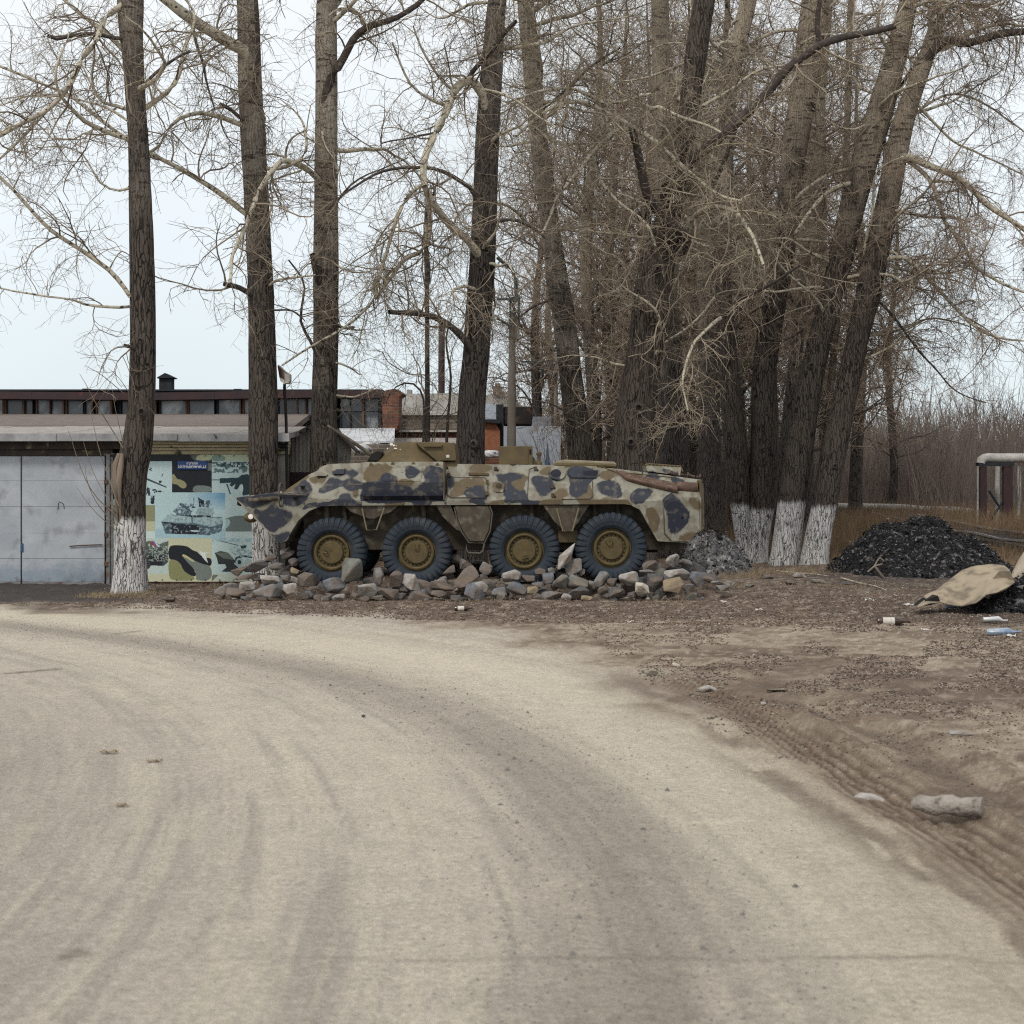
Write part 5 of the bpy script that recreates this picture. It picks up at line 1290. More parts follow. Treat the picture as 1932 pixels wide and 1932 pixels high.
    fill(Pg([(345, 990), (420, 905), (560, 895), (1000, 925), (1160, 925), (1175, 1000), (1150, 1120), (990, 1170), (860, 1165), (830, 1150), (400, 1150)]), T2c)
    fill(Pg([(345, 990), (480, 985), (500, 1010), (860, 1035), (860, 1160), (480, 1150), (470, 1100), (380, 1010)]), T3c)
    fill(Pg([(350, 985), (420, 905), (740, 900), (750, 1000), (540, 1000)]), T1c); fill(Pg([(770, 930), (1160, 930), (1170, 1010), (1000, 1060), (860, 1020), (770, 1000)]), T1c * .95)
    fill(Pg([(360, 1000), (460, 1010), (490, 1140), (410, 1140)]), T2c * .8); fill(Pg([(860, 1040), (970, 1040), (985, 1165), (880, 1165)]), T2c * .9)
    fill((Pg([(360, 1000), (460, 1010), (490, 1140), (410, 1140)]) | Pg([(860, 1040), (1140, 1050), (1130, 1120), (985, 1165), (880, 1165)])) & (np.sin(Yv / 4.2) > .2), T3c, .6)
    fill(Pg([(500, 845), (560, 800), (620, 790), (740, 850), (745, 905), (560, 900)]), T2c); fill(Pg([(800, 870), (850, 800), (1000, 800), (1060, 860), (1030, 905), (830, 910)]), T1c * .8); fill(Pg([(560, 900), (1020, 905), (1000, 930), (740, 925)]), T3c)
    fill(Pg([(590, 745), (625, 735), (760, 850), (735, 880), (600, 775)]), T2c * .85); fill(El(604, 753, 16, 16), T3c); fill(El(592, 855, 24, 24), T1c * 1.1)
    fill(Pg([(830, 655), (880, 690), (915, 700), (925, 790), (850, 790), (845, 700)]), T3c * 1.3); fill(Pg([(940, 710), (1000, 695), (995, 740), (975, 800), (940, 795)]), T2c * .8); fill(Pg([(779, 660), (785, 660), (780, 800), (772, 800)]), T3c)
    fill(Pg([(660, 750), (760, 750), (800, 800), (700, 830)]) & (nz(16, 21) > .45), T2c * .7)
    tk = Pg([(345, 990), (420, 905), (500, 850), (600, 740), (760, 740), (850, 680), (1000, 700), (1060, 860), (1175, 940), (1150, 1120), (990, 1170), (400, 1150)])
    fill(tk & (nz(24, 23) > .60), T3c * 1.6, .4); fill(tk & (nz(22, 24) < .38), c_(206, 220, 222), .4)
    fill(Pg([(730, 1100), (870, 1110), (830, 1125), (745, 1118)]), c_(206, 220, 222))
    # tank column, lower left
    fill(R(-400, 1210, 443, 1760), c_(200, 208, 200)); fill(R(100, 1210, 443, 1420) & (nz(26, 30) > .42) & (Yv > 1265 + 20 * np.sin(X / 40)), c_(96, 104, 92))
    fill(Pg([(125, 1340), (430, 1330), (443, 1520), (380, 1580), (210, 1575), (150, 1640), (125, 1640)]), c_(70, 76, 76)); fill(Pg([(180, 1445), (370, 1440), (360, 1575), (205, 1570)]), c_(34, 36, 42))
    fill(R(125, 1320, 443, 1520) & (nz(14, 31) > .56), c_(176, 182, 170), .7); fill(Pg([(135, 1470), (205, 1470), (200, 1600), (150, 1640)]) & (np.sin(Yv / 5) > 0), c_(28, 32, 36))
    fill(Pg([(205, 1245), (240, 1265), (290, 1320), (240, 1310), (205, 1290)]), c_(170, 60, 66)); fill(Pg([(215, 1240), (260, 1255), (300, 1315), (270, 1312)]), c_(90, 110, 170)); fill(Pg([(245, 1240), (285, 1290), (320, 1330), (290, 1315)]), c_(225, 228, 225))
    # camouflage block, lower middle
    fill(R(443, 1210, 1020, 1780), c_(208, 201, 170))
    fill(Pg([(443, 1310), (560, 1300), (700, 1315), (760, 1370), (830, 1390), (880, 1450), (950, 1470), (1020, 1480), (1020, 1580), (950, 1580), (820, 1540), (780, 1640), (820, 1700), (790, 1725), (720, 1700), (640, 1640), (600, 1540), (520, 1490), (443, 1500)], 2), BLK)
    fill(Pg([(443, 1500), (520, 1490), (600, 1540), (640, 1640), (720, 1700), (790, 1725), (790, 1780), (480, 1780), (443, 1690)], 2), c_(146, 142, 100)); fill(Pg([(620, 1435), (660, 1430), (760, 1490), (870, 1550), (1020, 1580), (1020, 1780), (800, 1780), (820, 1700), (770, 1600), (690, 1530)], 2), c_(126, 130, 124))
    fill(Pg([(620, 1430), (660, 1425), (740, 1480), (800, 1520), (770, 1530), (690, 1480), (630, 1455)], 2), c_(205, 192, 145)); fill(Pg([(850, 1370), (900, 1400), (1000, 1400), (935, 1420), (970, 1545), (900, 1470)]), c_(232, 232, 228))
    # armoured car in snow, lower right
    fill(R(1020, 1210, 2000, 1700), c_(200, 214, 210)); fill(R(1020, 1210, 2000, 1260) & (nz(30, 33) > .45), c_(170, 192, 196))
    fill(Pg([(1060, 1405), (1140, 1380), (1230, 1400), (1330, 1500), (1320, 1550), (1400, 1620), (1390, 1670), (1150, 1655), (1220, 1600), (1200, 1560), (1110, 1560), (1090, 1480)]), c_(56, 58, 58)); fill(Pg([(1060, 1400), (1240, 1400), (1330, 1500), (1180, 1480)]), c_(110, 116, 106))
    fill(Pg([(1320, 1530), (1345, 1460), (1420, 1435), (1590, 1450), (1590, 1480), (1440, 1460), (1370, 1490), (1345, 1560)]), DK * .8); fill(El(1392, 1535, 52, 62), c_(176, 192, 190)); fill(El(1392, 1530, 24, 30), DK * .7); fill(El(1510, 1535, 50, 50), c_(180, 194, 190))
    fill(Pg([(1130, 1240), (1380, 1300), (1378, 1312), (1130, 1250)]), c_(90, 108, 112)); fill(Pg([(1400, 1310), (1490, 1300), (1480, 1345), (1420, 1350)]), c_(56, 74, 80)); fill(Pg([(1240, 1340), (1330, 1320), (1560, 1380), (1590, 1460), (1350, 1460)]) & (nz(24, 36) > .5), c_(150, 170, 172))
    fill(R(-400, 1690, 443, 1780), c_(208, 201, 170)); fill(R(1020, 1690, 2000, 1780), c_(206, 208, 190)); fill(Pg([(1020, 1695), (1120, 1700), (1070, 1740), (1040, 1780), (1020, 1780)], 1), c_(120, 122, 112))
    C *= (.93 + .14 * nz(9, 40, 2))[..., None]
    V = np.stack((( Ug - 966) * YW / FP, 0 * Ug + YW - .035 - .004 * np.sin(Ug / 22), HC - (Vg - HV) * YW / FP), -1).reshape(-1, 3)
    idx = np.arange(nu * nv).reshape(nv, nu)
    F = np.stack((idx[:-1, :-1], idx[1:, :-1], idx[1:, 1:], idx[:-1, 1:]), -1).reshape(-1, 4)
    m = M('printed_sheet', (1, 1, 1), (.93, .93, .92), scale=30, rough=.5, attr='paint', spec=.3, bump=.08, bscale=200)
    t = thing('mural', P(370, 1096, YW - .05), 'printed mural collage of tanks, a soldier and camouflage patches on the garage wall', 'mural')
    mesh_np('printed_sheet', V, F, m, t, col=(C * np.array((.82, .90, .93))).reshape(-1, 3))
    fr = MB()
    for q in (rect, ): q(fr, 209, 855.5, 527, 857.5, YW - .05, YW - .0); q(fr, 209, 1096.5, 527, 1098, YW - .05, YW)
    fr.build('edge_strip', m_cream, t)
    pn = MB()
    for uu in np.arange(225, 525, 27): 
        for vv in (860, 1094): pn.box(P(uu, vv, YW - .045), (.02, .012, .02))
    pn.build('nail_heads', m_steel, t)
build_mural()
# street sign
sgn = thing('street_sign', P(362, 885, YW - .06), 'small blue address plate with white lettering on the upper part of the mural', 'street sign')
rect(MB(), 334.8, 869.6, 390.6, 885.6, YW - .065, YW - .045).build('plate', M('blue_enamel', (.014, .055, .20), (.012, .05, .17), rough=.35, spec=.5), sgn, bevel=.003)
def text(s, c, size, mat, parent, name):
    cu = bpy.data.curves.new('lettering', 'FONT'); cu.body = s; cu.size = size; cu.align_x = 'CENTER'; cu.align_y = 'CENTER'; cu.extrude = .001; cu.offset = size * .012
    o = bpy.data.objects.new('lettering', cu); COL.objects.link(o)
    bpy.context.view_layer.update()
    me = bpy.data.meshes.new_from_object(o.evaluated_get(bpy.context.evaluated_depsgraph_get()))
    COL.objects.unlink(o); bpy.data.objects.remove(o)
    V = np.array([v.co[:] for v in me.vertices]).reshape(-1, 3)
    for v in me.vertices: v.co = (v.co.x, -v.co.z, v.co.y)
    me.materials.clear(); me.materials.append(mat)
    q = link(name, me, parent, c)
    return q, V[:, 0].max() - V[:, 0].min()
m_letter = M('white_lettering', (.80, .80, .80), (.75, .75, .75), rough=.5)
for s, v, wid in (('переулок', 874.3, 21.5), ('2-й Инициативный, д.3', 880.3, 52.5)):
    o, w_ = text(s, P(362.6, v, YW - .069), .08, m_letter, sgn, 'lettering')
    k = wid * YW / FP / w_
    o.scale = (k, 1, max(k, .9))

# ------------------------------------------------------------------ shed, lamp, factory and clutter behind
m_corr = M('weathered_corrugated_sheet', (.33, .305, .265), (.22, .20, .17), scale=3, rough=.9, bump=.3, stretch=(1, 1, .3))
m_wood = M('weathered_dark_board', (.10, .082, .07), (.055, .047, .042), scale=5, rough=.9, bump=.4, stretch=(1, 1, .2))
m_brick = bpy.data.materials.new('red_brick_masonry'); m_brick.use_nodes = True
def brickmat(m, c1, c2, mort, sc):
    n = m.node_tree; N = n.nodes; L = n.links; b = N['Principled BSDF']; b.inputs['Roughness'].default_value = .93
    t = N.new('ShaderNodeTexCoord'); s_ = N.new('ShaderNodeSeparateXYZ'); c_ = N.new('ShaderNodeCombineXYZ'); ad = N.new('ShaderNodeMath')
    L.new(t.outputs['Object'], s_.inputs[0]); L.new(s_.outputs[0], ad.inputs[0]); L.new(s_.outputs[1], ad.inputs[1]); L.new(ad.outputs[0], c_.inputs[0]); L.new(s_.outputs[2], c_.inputs[1])
    br = N.new('ShaderNodeTexBrick'); br.inputs['Scale'].default_value = sc; br.inputs['Brick Width'].default_value = .5; br.inputs['Row Height'].default_value = .16; br.inputs['Mortar Size'].default_value = .015
    br.inputs['Color1'].default_value = (*c1, 1); br.inputs['Color2'].default_value = (*c2, 1); br.inputs['Mortar'].default_value = (*mort, 1)
    L.new(c_.outputs[0], br.inputs[0])
    no = N.new('ShaderNodeTexNoise'); no.inputs['Scale'].default_value = 2.4; no.inputs['Detail'].default_value = 6; L.new(t.outputs['Object'], no.inputs[0])
    mr = N.new('ShaderNodeMapRange'); mr.inputs[1].default_value = .35; mr.inputs[2].default_value = .65; mr.inputs[3].default_value = .6; mr.inputs[4].default_value = 1.2; L.new(no.outputs[0], mr.inputs[0])
    v = N.new('ShaderNodeVectorMath'); v.operation = 'SCALE'; L.new(br.outputs[0], v.inputs[0]); L.new(mr.outputs[0], v.inputs['Scale']); L.new(v.outputs[0], b.inputs['Base Color'])
    bu = N.new('ShaderNodeBump'); bu.inputs['Strength'].default_value = .6; bu.inputs['Distance'].default_value = .02; L.new(no.outputs[0], bu.inputs['Height']); L.new(bu.outputs[0], b.inputs['Normal'])
brickmat(m_brick, (.215, .075, .040), (.13, .052, .034), (.17, .13, .11), 2.0)
m_oldb = bpy.data.materials.new('sooty_old_masonry'); m_oldb.use_nodes = True
brickmat(m_oldb, (.20, .165, .13), (.12, .10, .085), (.26, .235, .20), 1.6)
m_white_wall = M('whitewashed_masonry', (.50, .49, .46), (.34, .325, .30), scale=1.8, rough=.9, bump=.3, c3=(.22, .18, .14), s3=3, lo3=.6, hi3=.7)
m_bluewhite = M('bluish_white_sheet', (.43, .48, .55), (.33, .38, .45), scale=1.2, rough=.6)
m_fascia = M('rusty_maroon_fascia', (.050, .024, .024), (.028, .020, .024), scale=2.2, rough=.7, bump=.2, stretch=(1, 1, 1), c3=(.10, .035, .03), s3=2, lo3=.58, hi3=.75)
m_pane = M('window_glass_painted_sheen', (.46, .49, .51), (.10, .115, .135), scale=.9, rough=.22, spec=.6, lo=.38, hi=.55, distort=1.2)  # pale patches paint in the light reflected by the panes
m_pane_d = M('dark_window_glass', (.05, .06, .075), (.03, .035, .045), scale=1, rough=.2, spec=.6)
m_fr = M('brown_window_post', (.17, .095, .06), (.10, .06, .045), scale=6, rough=.8)
m_navy = M('dark_recess_paint', (.022, .026, .034), (.015, .017, .02), rough=.8)

shed = thing('shed', P(600, 1100, 29.6), 'small gabled shed of pale corrugated sheets behind the gun barrel', 'shed')
YS = 28.7
def corr(u0, u1, top, bot, name, n):
    mb = MB(); k = n * 4 + 1
    us = np.linspace(u0, u1, k); vt = np.interp(us, [p[0] for p in top], [p[1] for p in top])
    f = np.array([P(u, v, YS + .006 * math.sin(i * math.pi / 2)) for i, (u, v) in enumerate(zip(us, vt))]); b = np.array([P(u, bot, YS + .006 * math.sin(i * math.pi / 2)) for i, u in enumerate(us)])
    V = np.vstack((f, b, f + (0, .03, 0), b + (0, .03, 0)))
    mb.add(V, [(i, i + 1, k + i + 1, k + i) for i in range(k - 1)] + [(2 * k + i, 3 * k + i, 3 * k + i + 1, 2 * k + i + 1) for i in range(k - 1)])
    return mb.build(name, m_corr, shed, fix=False)
gt = [(545, 826), (612, 792), (663, 846)]
corr(546, 575, gt, 891, 'corrugated_sheet', 4); corr(575.4, 605, gt, 891, 'corrugated_sheet', 4); corr(605.4, 635, gt, 891, 'corrugated_sheet', 4); corr(635.4, 662, gt, 1080, 'corrugated_sheet', 4)
rect(MB(), 546, 891, 635, 1085, YS - .02, YS + .05).build('lower_boards', m_fascia, shed)
def beam(a, b, Y0, Y1, th, name, mat, par):
    (u0, v0), (u1, v1) = a, b
    return MB().prism([(u0, v0), (u1, v1), (u1, v1 + th), (u0, v0 + th)], Y0, Y1).build(name, mat, par)
beam((541, 824), (612, 787), YS - .2, YS + 1.0, 5, 'roof', m_wood, shed); beam((612, 787), (672, 850), YS - .2, YS + .5, 5, 'roof', m_wood, shed)
for k in range(5):
    u = 542 + k * 13; MB().prism([(u, 824 - k * 6.4), (u + 9, 819.5 - k * 6.4), (u + 10, 826 - k * 6.2), (u + 2, 830 - k * 6.2)], YS - .26, YS - .2).build('barge_board', m_wood, shed)
MB().tube([P(u, v, YS - .035) for u, v in [(641, 872), (643, 860), (646, 872), (648, 858), (650, 872), (654, 858), (655, 874)]], .006, 4).build('graffiti_mark', m_dark, shed)
tb = thing('plank_screen', P(533, 1100, 28.2), 'narrow weathered planks and a green post closing the gap between the mural and the shed', 'fence')
rect(MB(), 541, 858, 546, 1100, 28.4, 28.45).build('plank', m_wood, tb); rect(MB(), 529, 862, 533, 1100, 28.3, 28.36).build('plank', m_wall, tb); rect(MB(), 533.3, 862, 537, 1100, 28.3, 28.36).build('plank', m_wood, tb)
rect(MB(), 532, 866, 540, 960, 28.1, 28.2).build('green_post', M('green_paint', (.035, .11, .08), (.02, .07, .05), rough=.7), tb)
rect(MB(), 528, 846, 545, 858, 28.1, 28.5).build('broken_beam', m_wood, tb)

lampm = M('lamp_housing_paint', (.50, .47, .43), (.36, .33, .30), rough=.5)
lamp = thing('flood_lamp', P(541, 1100, 27.2), 'small floodlight with a square pale head on a thin dark pole above the garage roof', 'lamp')
YL = 27.2
MB().tube([P(u, v, YL) for u, v in [(541, 1095), (542, 940), (541, 880), (540, 800), (538.5, 760), (536.5, 740), (537, 724)]], .028, 8).build('pole', m_dark, lamp, smooth=True)
MB().pts([P(523, 689, YL - .05), P(526, 688, YL - .05), P(538, 700, YL - .12), P(547, 705, YL - .1), P(547, 718, YL - .1), P(544, 724, YL - .1), P(536, 723, YL - .12), P(527, 713, YL - .05)], (0, .22, 0)).build('lamp_head', lampm, lamp, bevel=.02)
MB().pts([P(523.6, 690, YL - .07), P(534, 700, YL - .14), P(535.5, 716, YL - .14), P(527, 711, YL - .07)], (0, .02, 0)).build('lamp_glass', m_fr, lamp)
MB().pts([P(528, 712, YL - .13), P(536, 717, YL - .14), P(537, 725, YL - .14), P(529, 719, YL - .13)], (0, .02, 0)).build('cover_plate', m_white, lamp)

YF = 41.0
fac = thing('factory_hall', P(350, 1050, YF), 'long low factory hall with clerestory window band and rusty maroon fascia behind the garages', 'building')
rect(MB(), -420, 748, 722, 1070, YF + .35, YF + 14).build('hall_wall', m_navy, fac)
fx = [-420, -200, -60, 60, 180, 300, 405, 500, 590, 660, 722]; fy = [735, 737, 737.6, 739, 740, 740.5, 739, 737, 736, 736.5, 737]
for k in range(len(fx) - 1):
    MB().prism([(fx[k], fy[k]), (fx[k + 1] - .3, fy[k + 1]), (fx[k + 1] - .3, fy[k + 1] + 14), (fx[k], fy[k] + 14)], YF - .45, YF + .4).build('fascia', m_fascia, fac)
rect(MB(), -420, 734.5, 722, 738, YF + .4, YF + 14).build('roof', m_navy, fac)
wins = [(-170, -128), (-120, -65), (-58, 4), (11, 42), (44, 61), (70, 92), (96, 118), (126, 156), (160, 172), (183, 208), (228, 240), (243, 292), (303, 350), (356, 404), (411, 452), (460, 510), (526, 560), (562, 575), (580, 630)]
for i, (a, b) in enumerate(wins):
    wf = rect(MB(), a - 2.4, 752, a - .3, 786, YF - .05, YF + .2).build('window', m_fr if i % 2 else m_navy, fac)
    if i % 3 != 1: rect(MB(), b + .3, 752, b + 2.6, 786, YF - .08, YF + .2).build('mullion', m_fr, wf)
    rect(MB(), a, 753, b, 786, YF + .06, YF + .1).build('pane', m_pane_d if i in (3, 4, 10, 16) else m_pane, wf)
rect(MB(), -420, 752, 640, 790, YF + .2, YF + .34).build('backing', m_navy, fac)
for (a, b) in ((643, 660), (662, 683), (688, 714)):
    wf = rect(MB(), a - 1.5, 751, a - .2, 808, YF - .1, YF + .15).build('window', m_navy, fac)
    rect(MB(), a, 753, b, 776, YF + .02, YF + .06).build('pane', m_pane, wf); rect(MB(), a, 777.5, b, 807, YF + .02, YF + .06).build('pane', m_pane_d if a < 687 else m_pane, wf)
rect(MB(), 683.5, 754, 688, 807, YF - .1, YF + .2).build('post', m_fr, fac); rect(MB(), 715, 750, 720, 808, YF - .1, YF + .2).build('post', m_navy, fac)
rect(MB(), 640, 751, 720, 808, YF + .2, YF + .3).build('backing', m_navy, fac)
MB().prism([(721, 742), (727, 737), (744, 733), (753, 736), (762, 742), (753, 748), (752, 800), (747, 812), (722, 808)], YF - .3, YF + .8).build('brick_pier', m_brick, fac)
MB().pts([P(640, 808, YF - .2), P(745, 807, YF - .2), P(744, 831, YF - 3.4), P(655, 833, YF - 3.4)], (0, 0, -.06)).build('white_flashing', M('white_sheet_roof', (.62, .64, .66), (.45, .47, .50), scale=1.5, rough=.6), fac)
ch = thing('roof_vent', P(312, 742, YF + 2), 'square dark metal roof vent with a little pitched cap on the factory hall roof', 'chimney')
rect(MB(), 300, 712, 323, 742, YF + 1.5, YF + 1.9).build('shaft', m_navy, ch); MB().prism([(296, 712), (311, 703.5), (326, 711), (326, 712.5), (296, 713.5)], YF + 1.4, YF + 2.0).build('cap', m_navy, ch)
for (a, b, v, lb) in ((155, 168, 733, 'short square vent stub on the hall roof left of the tall vent'), (441, 455, 733.5, 'short square vent stub on the hall roof beside the second poplar')):
    q = rect(MB(), a, v, b, 741, YF + 1, YF + 1.4).build('vent_stub', m_navy, None); tag(q, lb, 'vent')

# old pale annexe, red pipe, orange shed, white walls further right
YA = 46
an = thing('old_annexe', P(800, 1040, YA), 'grimy pale plastered annexe with rough masonry band seen behind the turret and saplings', 'building')
MB().prism([(752, 752), (768, 743), (905, 741), (905, 780), (752, 780)], YA, YA + 6).build('plaster_wall', m_white_wall, an)
rect(MB(), 752, 780.3, 905, 783, YA - .1, YA + 6).build('ledge', m_white_wall, an)
rect(MB(), 750, 783.3, 905, 811, YA + .02, YA + 6).build('masonry_band', m_oldb, an)
rect(MB(), 748, 811.3, 905, 815, YA - .15, YA + 6).build('ledge', m_white_wall, an)
rect(MB(), 748, 815.3, 905, 1040, YA + .05, YA + 6).build('brick_base', m_brick, an)
MB().pts([P(735, 826, YA - .3), P(905, 826, YA - .3), P(905, 838, YA - 3), P(725, 838, YA - 3)], (0, 0, -.1)).build('lean_to_roof', m_slab, an)
rp = MB(); rp.tube([P(833, 745, YA + 3), P(833, 690, YA + 3), P(833.5, 608, YA + 3)], .11, 12); tag(rp.build('flue_pipe', m_fascia, None, smooth=True), 'tall thin maroon flue pipe standing on the annexe roof behind the sapling', 'flue pipe')
rect(MB(), 767, 735, 776, 745, YA + 4, YA + 4.6).build('stub_stack', m_slab, an)
gb2 = thing('white_gabled_house', P(960, 1020, 62), 'pale gabled house with a small brick chimney beyond the utility pole', 'house')
MB().prism([(905, 765), (905, 747), (942, 741), (950, 738), (985, 765), (1000, 775), (1000, 870), (905, 870)], 62, 70).build('wall', m_white_wall, gb2)
MB().prism([(930, 742), (930, 729), (934, 729), (934, 723), (944, 723), (944, 729), (948, 729), (948, 742)], 61.8, 62.6).build('chimney', m_oldb, gb2)
os_ = thing('orange_brick_shed', P(928, 1040, 43), 'orange brick outbuilding with bluish white panel above, right of the poplar behind the turret', 'shed')
MB().prism([(905, 796), (936, 799), (943, 812), (943, 1045), (905, 1045)], 43, 46).build('brick_wall', M('orange_brick', (.30, .12, .065), (.21, .088, .05), scale=7, rough=.9, bump=.4), os_)
MB().prism([(900, 791), (945, 792), (943, 799), (900, 795)], 42.8, 46.3).build('eave', m_navy, os_)
rect(MB(), 905, 762, 936, 791, 45, 45.3).build('white_panel', m_bluewhite, os_)
tk = thing('rusty_tank', P(970, 1040, 44.5), 'black rusted rectangular tank on a dark post behind the utility pole', 'tank')
rect(MB(), 950, 767, 1004, 801, 44.5, 45.6).build('tank_body', M('sooty_rust', (.03, .024, .022), (.015, .014, .014), scale=4, rough=.9, bump=.4, c3=(.09, .05, .035), s3=5), tk, bevel=.03)
rect(MB(), 936, 763, 950, 1030, 44.4, 44.8).build('post', m_navy, tk)
ww = thing('white_wall_building', P(1000, 1030, 54), 'bluish white rendered building wall low behind the deck box', 'building')
rect(MB(), 944, 804, 1058, 990, 54, 60).build('wall', M('bluish_render', (.40, .44, .50), (.30, .33, .38), scale=1, rough=.8, c3=(.25, .22, .2), s3=2, lo3=.6, hi3=.7), ww)
rect(MB(), 1006, 786, 1040, 803.6, 55, 60).build('upper_wall', M('dim_render', (.20, .21, .23), rough=.9), ww)
def bag(c, s, mat, lb, cat='bag', name='white_sack'):
    bm = bmesh.new(); bmesh.ops.create_icosphere(bm, subdivisions=3, radius=1)
    V = np.array([v.co[:] for v in bm.verts]); F = np.array([[l.index for l in f.verts] for f in bm.faces]); bm.free()
    V = V * (1 + .35 * (fbm(V * 2.5 + c, 4, 3)[:, None] - .5)) * np.array(s); V[:, 2] = np.maximum(V[:, 2], -s[2] * .6)
    return tag(mesh_np(name, V + np.array(c), F, mat, None), lb, cat)
msack = M('white_plastic_sack', (.66, .66, .66), (.35, .35, .36), scale=3, rough=.5, bump=.6, c3=(.08, .08, .08), s3=4, lo3=.58, hi3=.62)
bag(P(927, 858, 39), (.30, .3, .13), msack, 'crumpled white sack lying right of the big poplar behind the deck')
bag(P(683, 850, 36), (.24, .3, .17), msack, 'crumpled white sack under the gun barrel, lower left one'); bag(P(700, 842, 37), (.26, .3, .12), msack, 'crumpled white sack tucked behind the gun mantlet, upper right one')
rect(MB(), 905, 862, 945, 1010, 39.5, 40.5).build('brick_parapet', m_brick, None); tag(bpy.data.objects['brick_parapet'], 'low brick wall carrying the white sack behind the deck', 'wall')
rw = rect(MB(), 655, 838, 760, 1050, 36.6, 37.4).build('rubble_wall', m_oldb, None); tag(rw, 'rough old masonry wall under the gun barrel carrying white sacks', 'wall')

# utility poles
def upole(lb, u0, v0, w0, w1, Y, vt, head):
    t = thing('utility_pole', P(u0, 1040, Y), lb, 'utility pole')
    MB().tube([P(u0 - 1, 1045, Y), P(u0, v0, Y), P(u0 + 1.5, vt, Y)], [w1 * Y / FP, w1 * Y / FP, w0 * Y / FP], 10).build('concrete_post', M('pole_concrete' + str(int(Y)), (.17, .148, .128), (.115, .10, .085), scale=4, rough=.9, bump=.3, stretch=(1, 1, .3)), t, smooth=True)
    return t
up = upole('concrete utility pole with dark steel head and curved lamp arm right of the turret', 965, 850, 6, 9, 43, 590, 1)
mst = M('dark_green_steel', (.025, .045, .045), (.015, .025, .028), rough=.6)
for (a, b, c, d) in ((961, 600, 964.5, 640), (975, 600, 980, 640)): rect(MB(), 961, 562, 965, 628, 42.6, 42.7).build('head_strut', mst, up) if a == 961 else rect(MB(), 977, 562, 981, 620, 42.6, 42.7).build('head_strut', mst, up)
rect(MB(), 960, 560, 982, 568, 42.55, 42.75).build('head_cap', mst, up); rect(MB(), 937, 562.5, 962, 566, 42.6, 42.7).build('crossarm', mst, up); rect(MB(), 945, 557, 947, 563, 42.6, 42.7).build('insulator', mst, up)
MB().tube([P(u, v, 42.65) for u, v in [(974, 565), (973, 535), (972, 520), (966, 508), (955, 500), (945, 492), (938, 486)]], .05, 8).build('lamp_arm', mst, up, smooth=True)
MB().tube([P(937, 600, 42.6), P(955, 610, 42.6), P(963, 618, 42.6)], .04, 6).build('brace', mst, up)
rect(MB(), 962, 596, 980, 640, 42.9, 43.1).build('bracket_plate', M('bracket', (.20, .18, .15), rough=.9), up)
up2 = upole('thinner farther utility pole with dark crossarms left of the leaning poplar', 1048, 860, 3.5, 4.6, 56, 690, 0)
beam((985, 681), (1042, 681), 56, 56.1, 3, 'crossarm', mst, up2); beam((1000, 683), (1041, 708), 56, 56.1, 3, 'brace', mst, up2); rect(MB(), 1041, 686, 1046, 712, 55.7, 55.9).build('head_clamp', mst, up2)

# ------------------------------------------------------------------ rubble bed
rock_cols = {
 'grey': ((.20, .195, .19), (.105, .10, .098)), 'light': ((.36, .34, .315), (.19, .18, .17)), 'blue': ((.17, .178, .195), (.085, .09, .102)), 'brown': ((.165, .135, .115), (.09, .076, .068)),
 'dark': ((.10, .098, .10), (.055, .053, .055)), 'tan': ((.31, .245, .155), (.19, .15, .105)), 'cream': ((.44, .40, .335), (.30, .27, .23)), 'green': ((.19, .19, .165), (.11, .11, .10))}
rock_m = {k: M('stone_' + k, a, b, scale=7, rough=.92, bump=.7, bscale=22, dist=.02, c3=(.17, .13, .10), s3=3, lo3=.52, hi3=.72, rnd=.16) for k, (a, b) in rock_cols.items()}
def rock_mesh(sx, sy, sz, seed, npt=16, blocky=.55):
    r = np.random.default_rng(seed)
    bm = bmesh.new()
    d = r.normal(size=(npt, 3)); d /= np.linalg.norm(d, axis=1)[:, None]
    m = np.abs(d).max(1)[:, None]
    d = d * (1 - blocky) + d / m * blocky * .8
    d *= r.uniform(.82, 1.12, (npt, 1))
    for k in d: bm.verts.new((k[0] * sx / 2, k[1] * sy / 2, k[2] * sz / 2))
    res = bmesh.ops.convex_hull(bm, input=bm.verts)
    dele = list({g for g in res['geom_interior'] + res['geom_unused'] if isinstance(g, bmesh.types.BMVert)})
    if dele: bmesh.ops.delete(bm, geom=dele, context='VERTS')
    bmesh.ops.dissolve_limit(bm, angle_limit=.25, verts=bm.verts, edges=bm.edges)
    bmesh.ops.bevel(bm, geom=list(bm.edges), offset=min(sx, sz) * .055, segments=1, affect='EDGES', clamp_overlap=True)
    bmesh.ops.triangulate(bm, faces=bm.faces)
    bmesh.ops.subdivide_edges(bm, edges=[e for e in bm.edges if e.calc_length() > min(sx, sz) * .4], cuts=1, use_grid_fill=True)
    for v in bm.verts:
        p = np.array(v.co[:]); n_ = fbm((p * 9 + seed)[None], 3, seed)[0] - .5
        v.co = v.co * (1 + n_ * .26)
    me = bpy.data.meshes.new('rock'); bm.to_mesh(me); bm.free(); me.shade_flat()
    return me
ROCKN = [0]
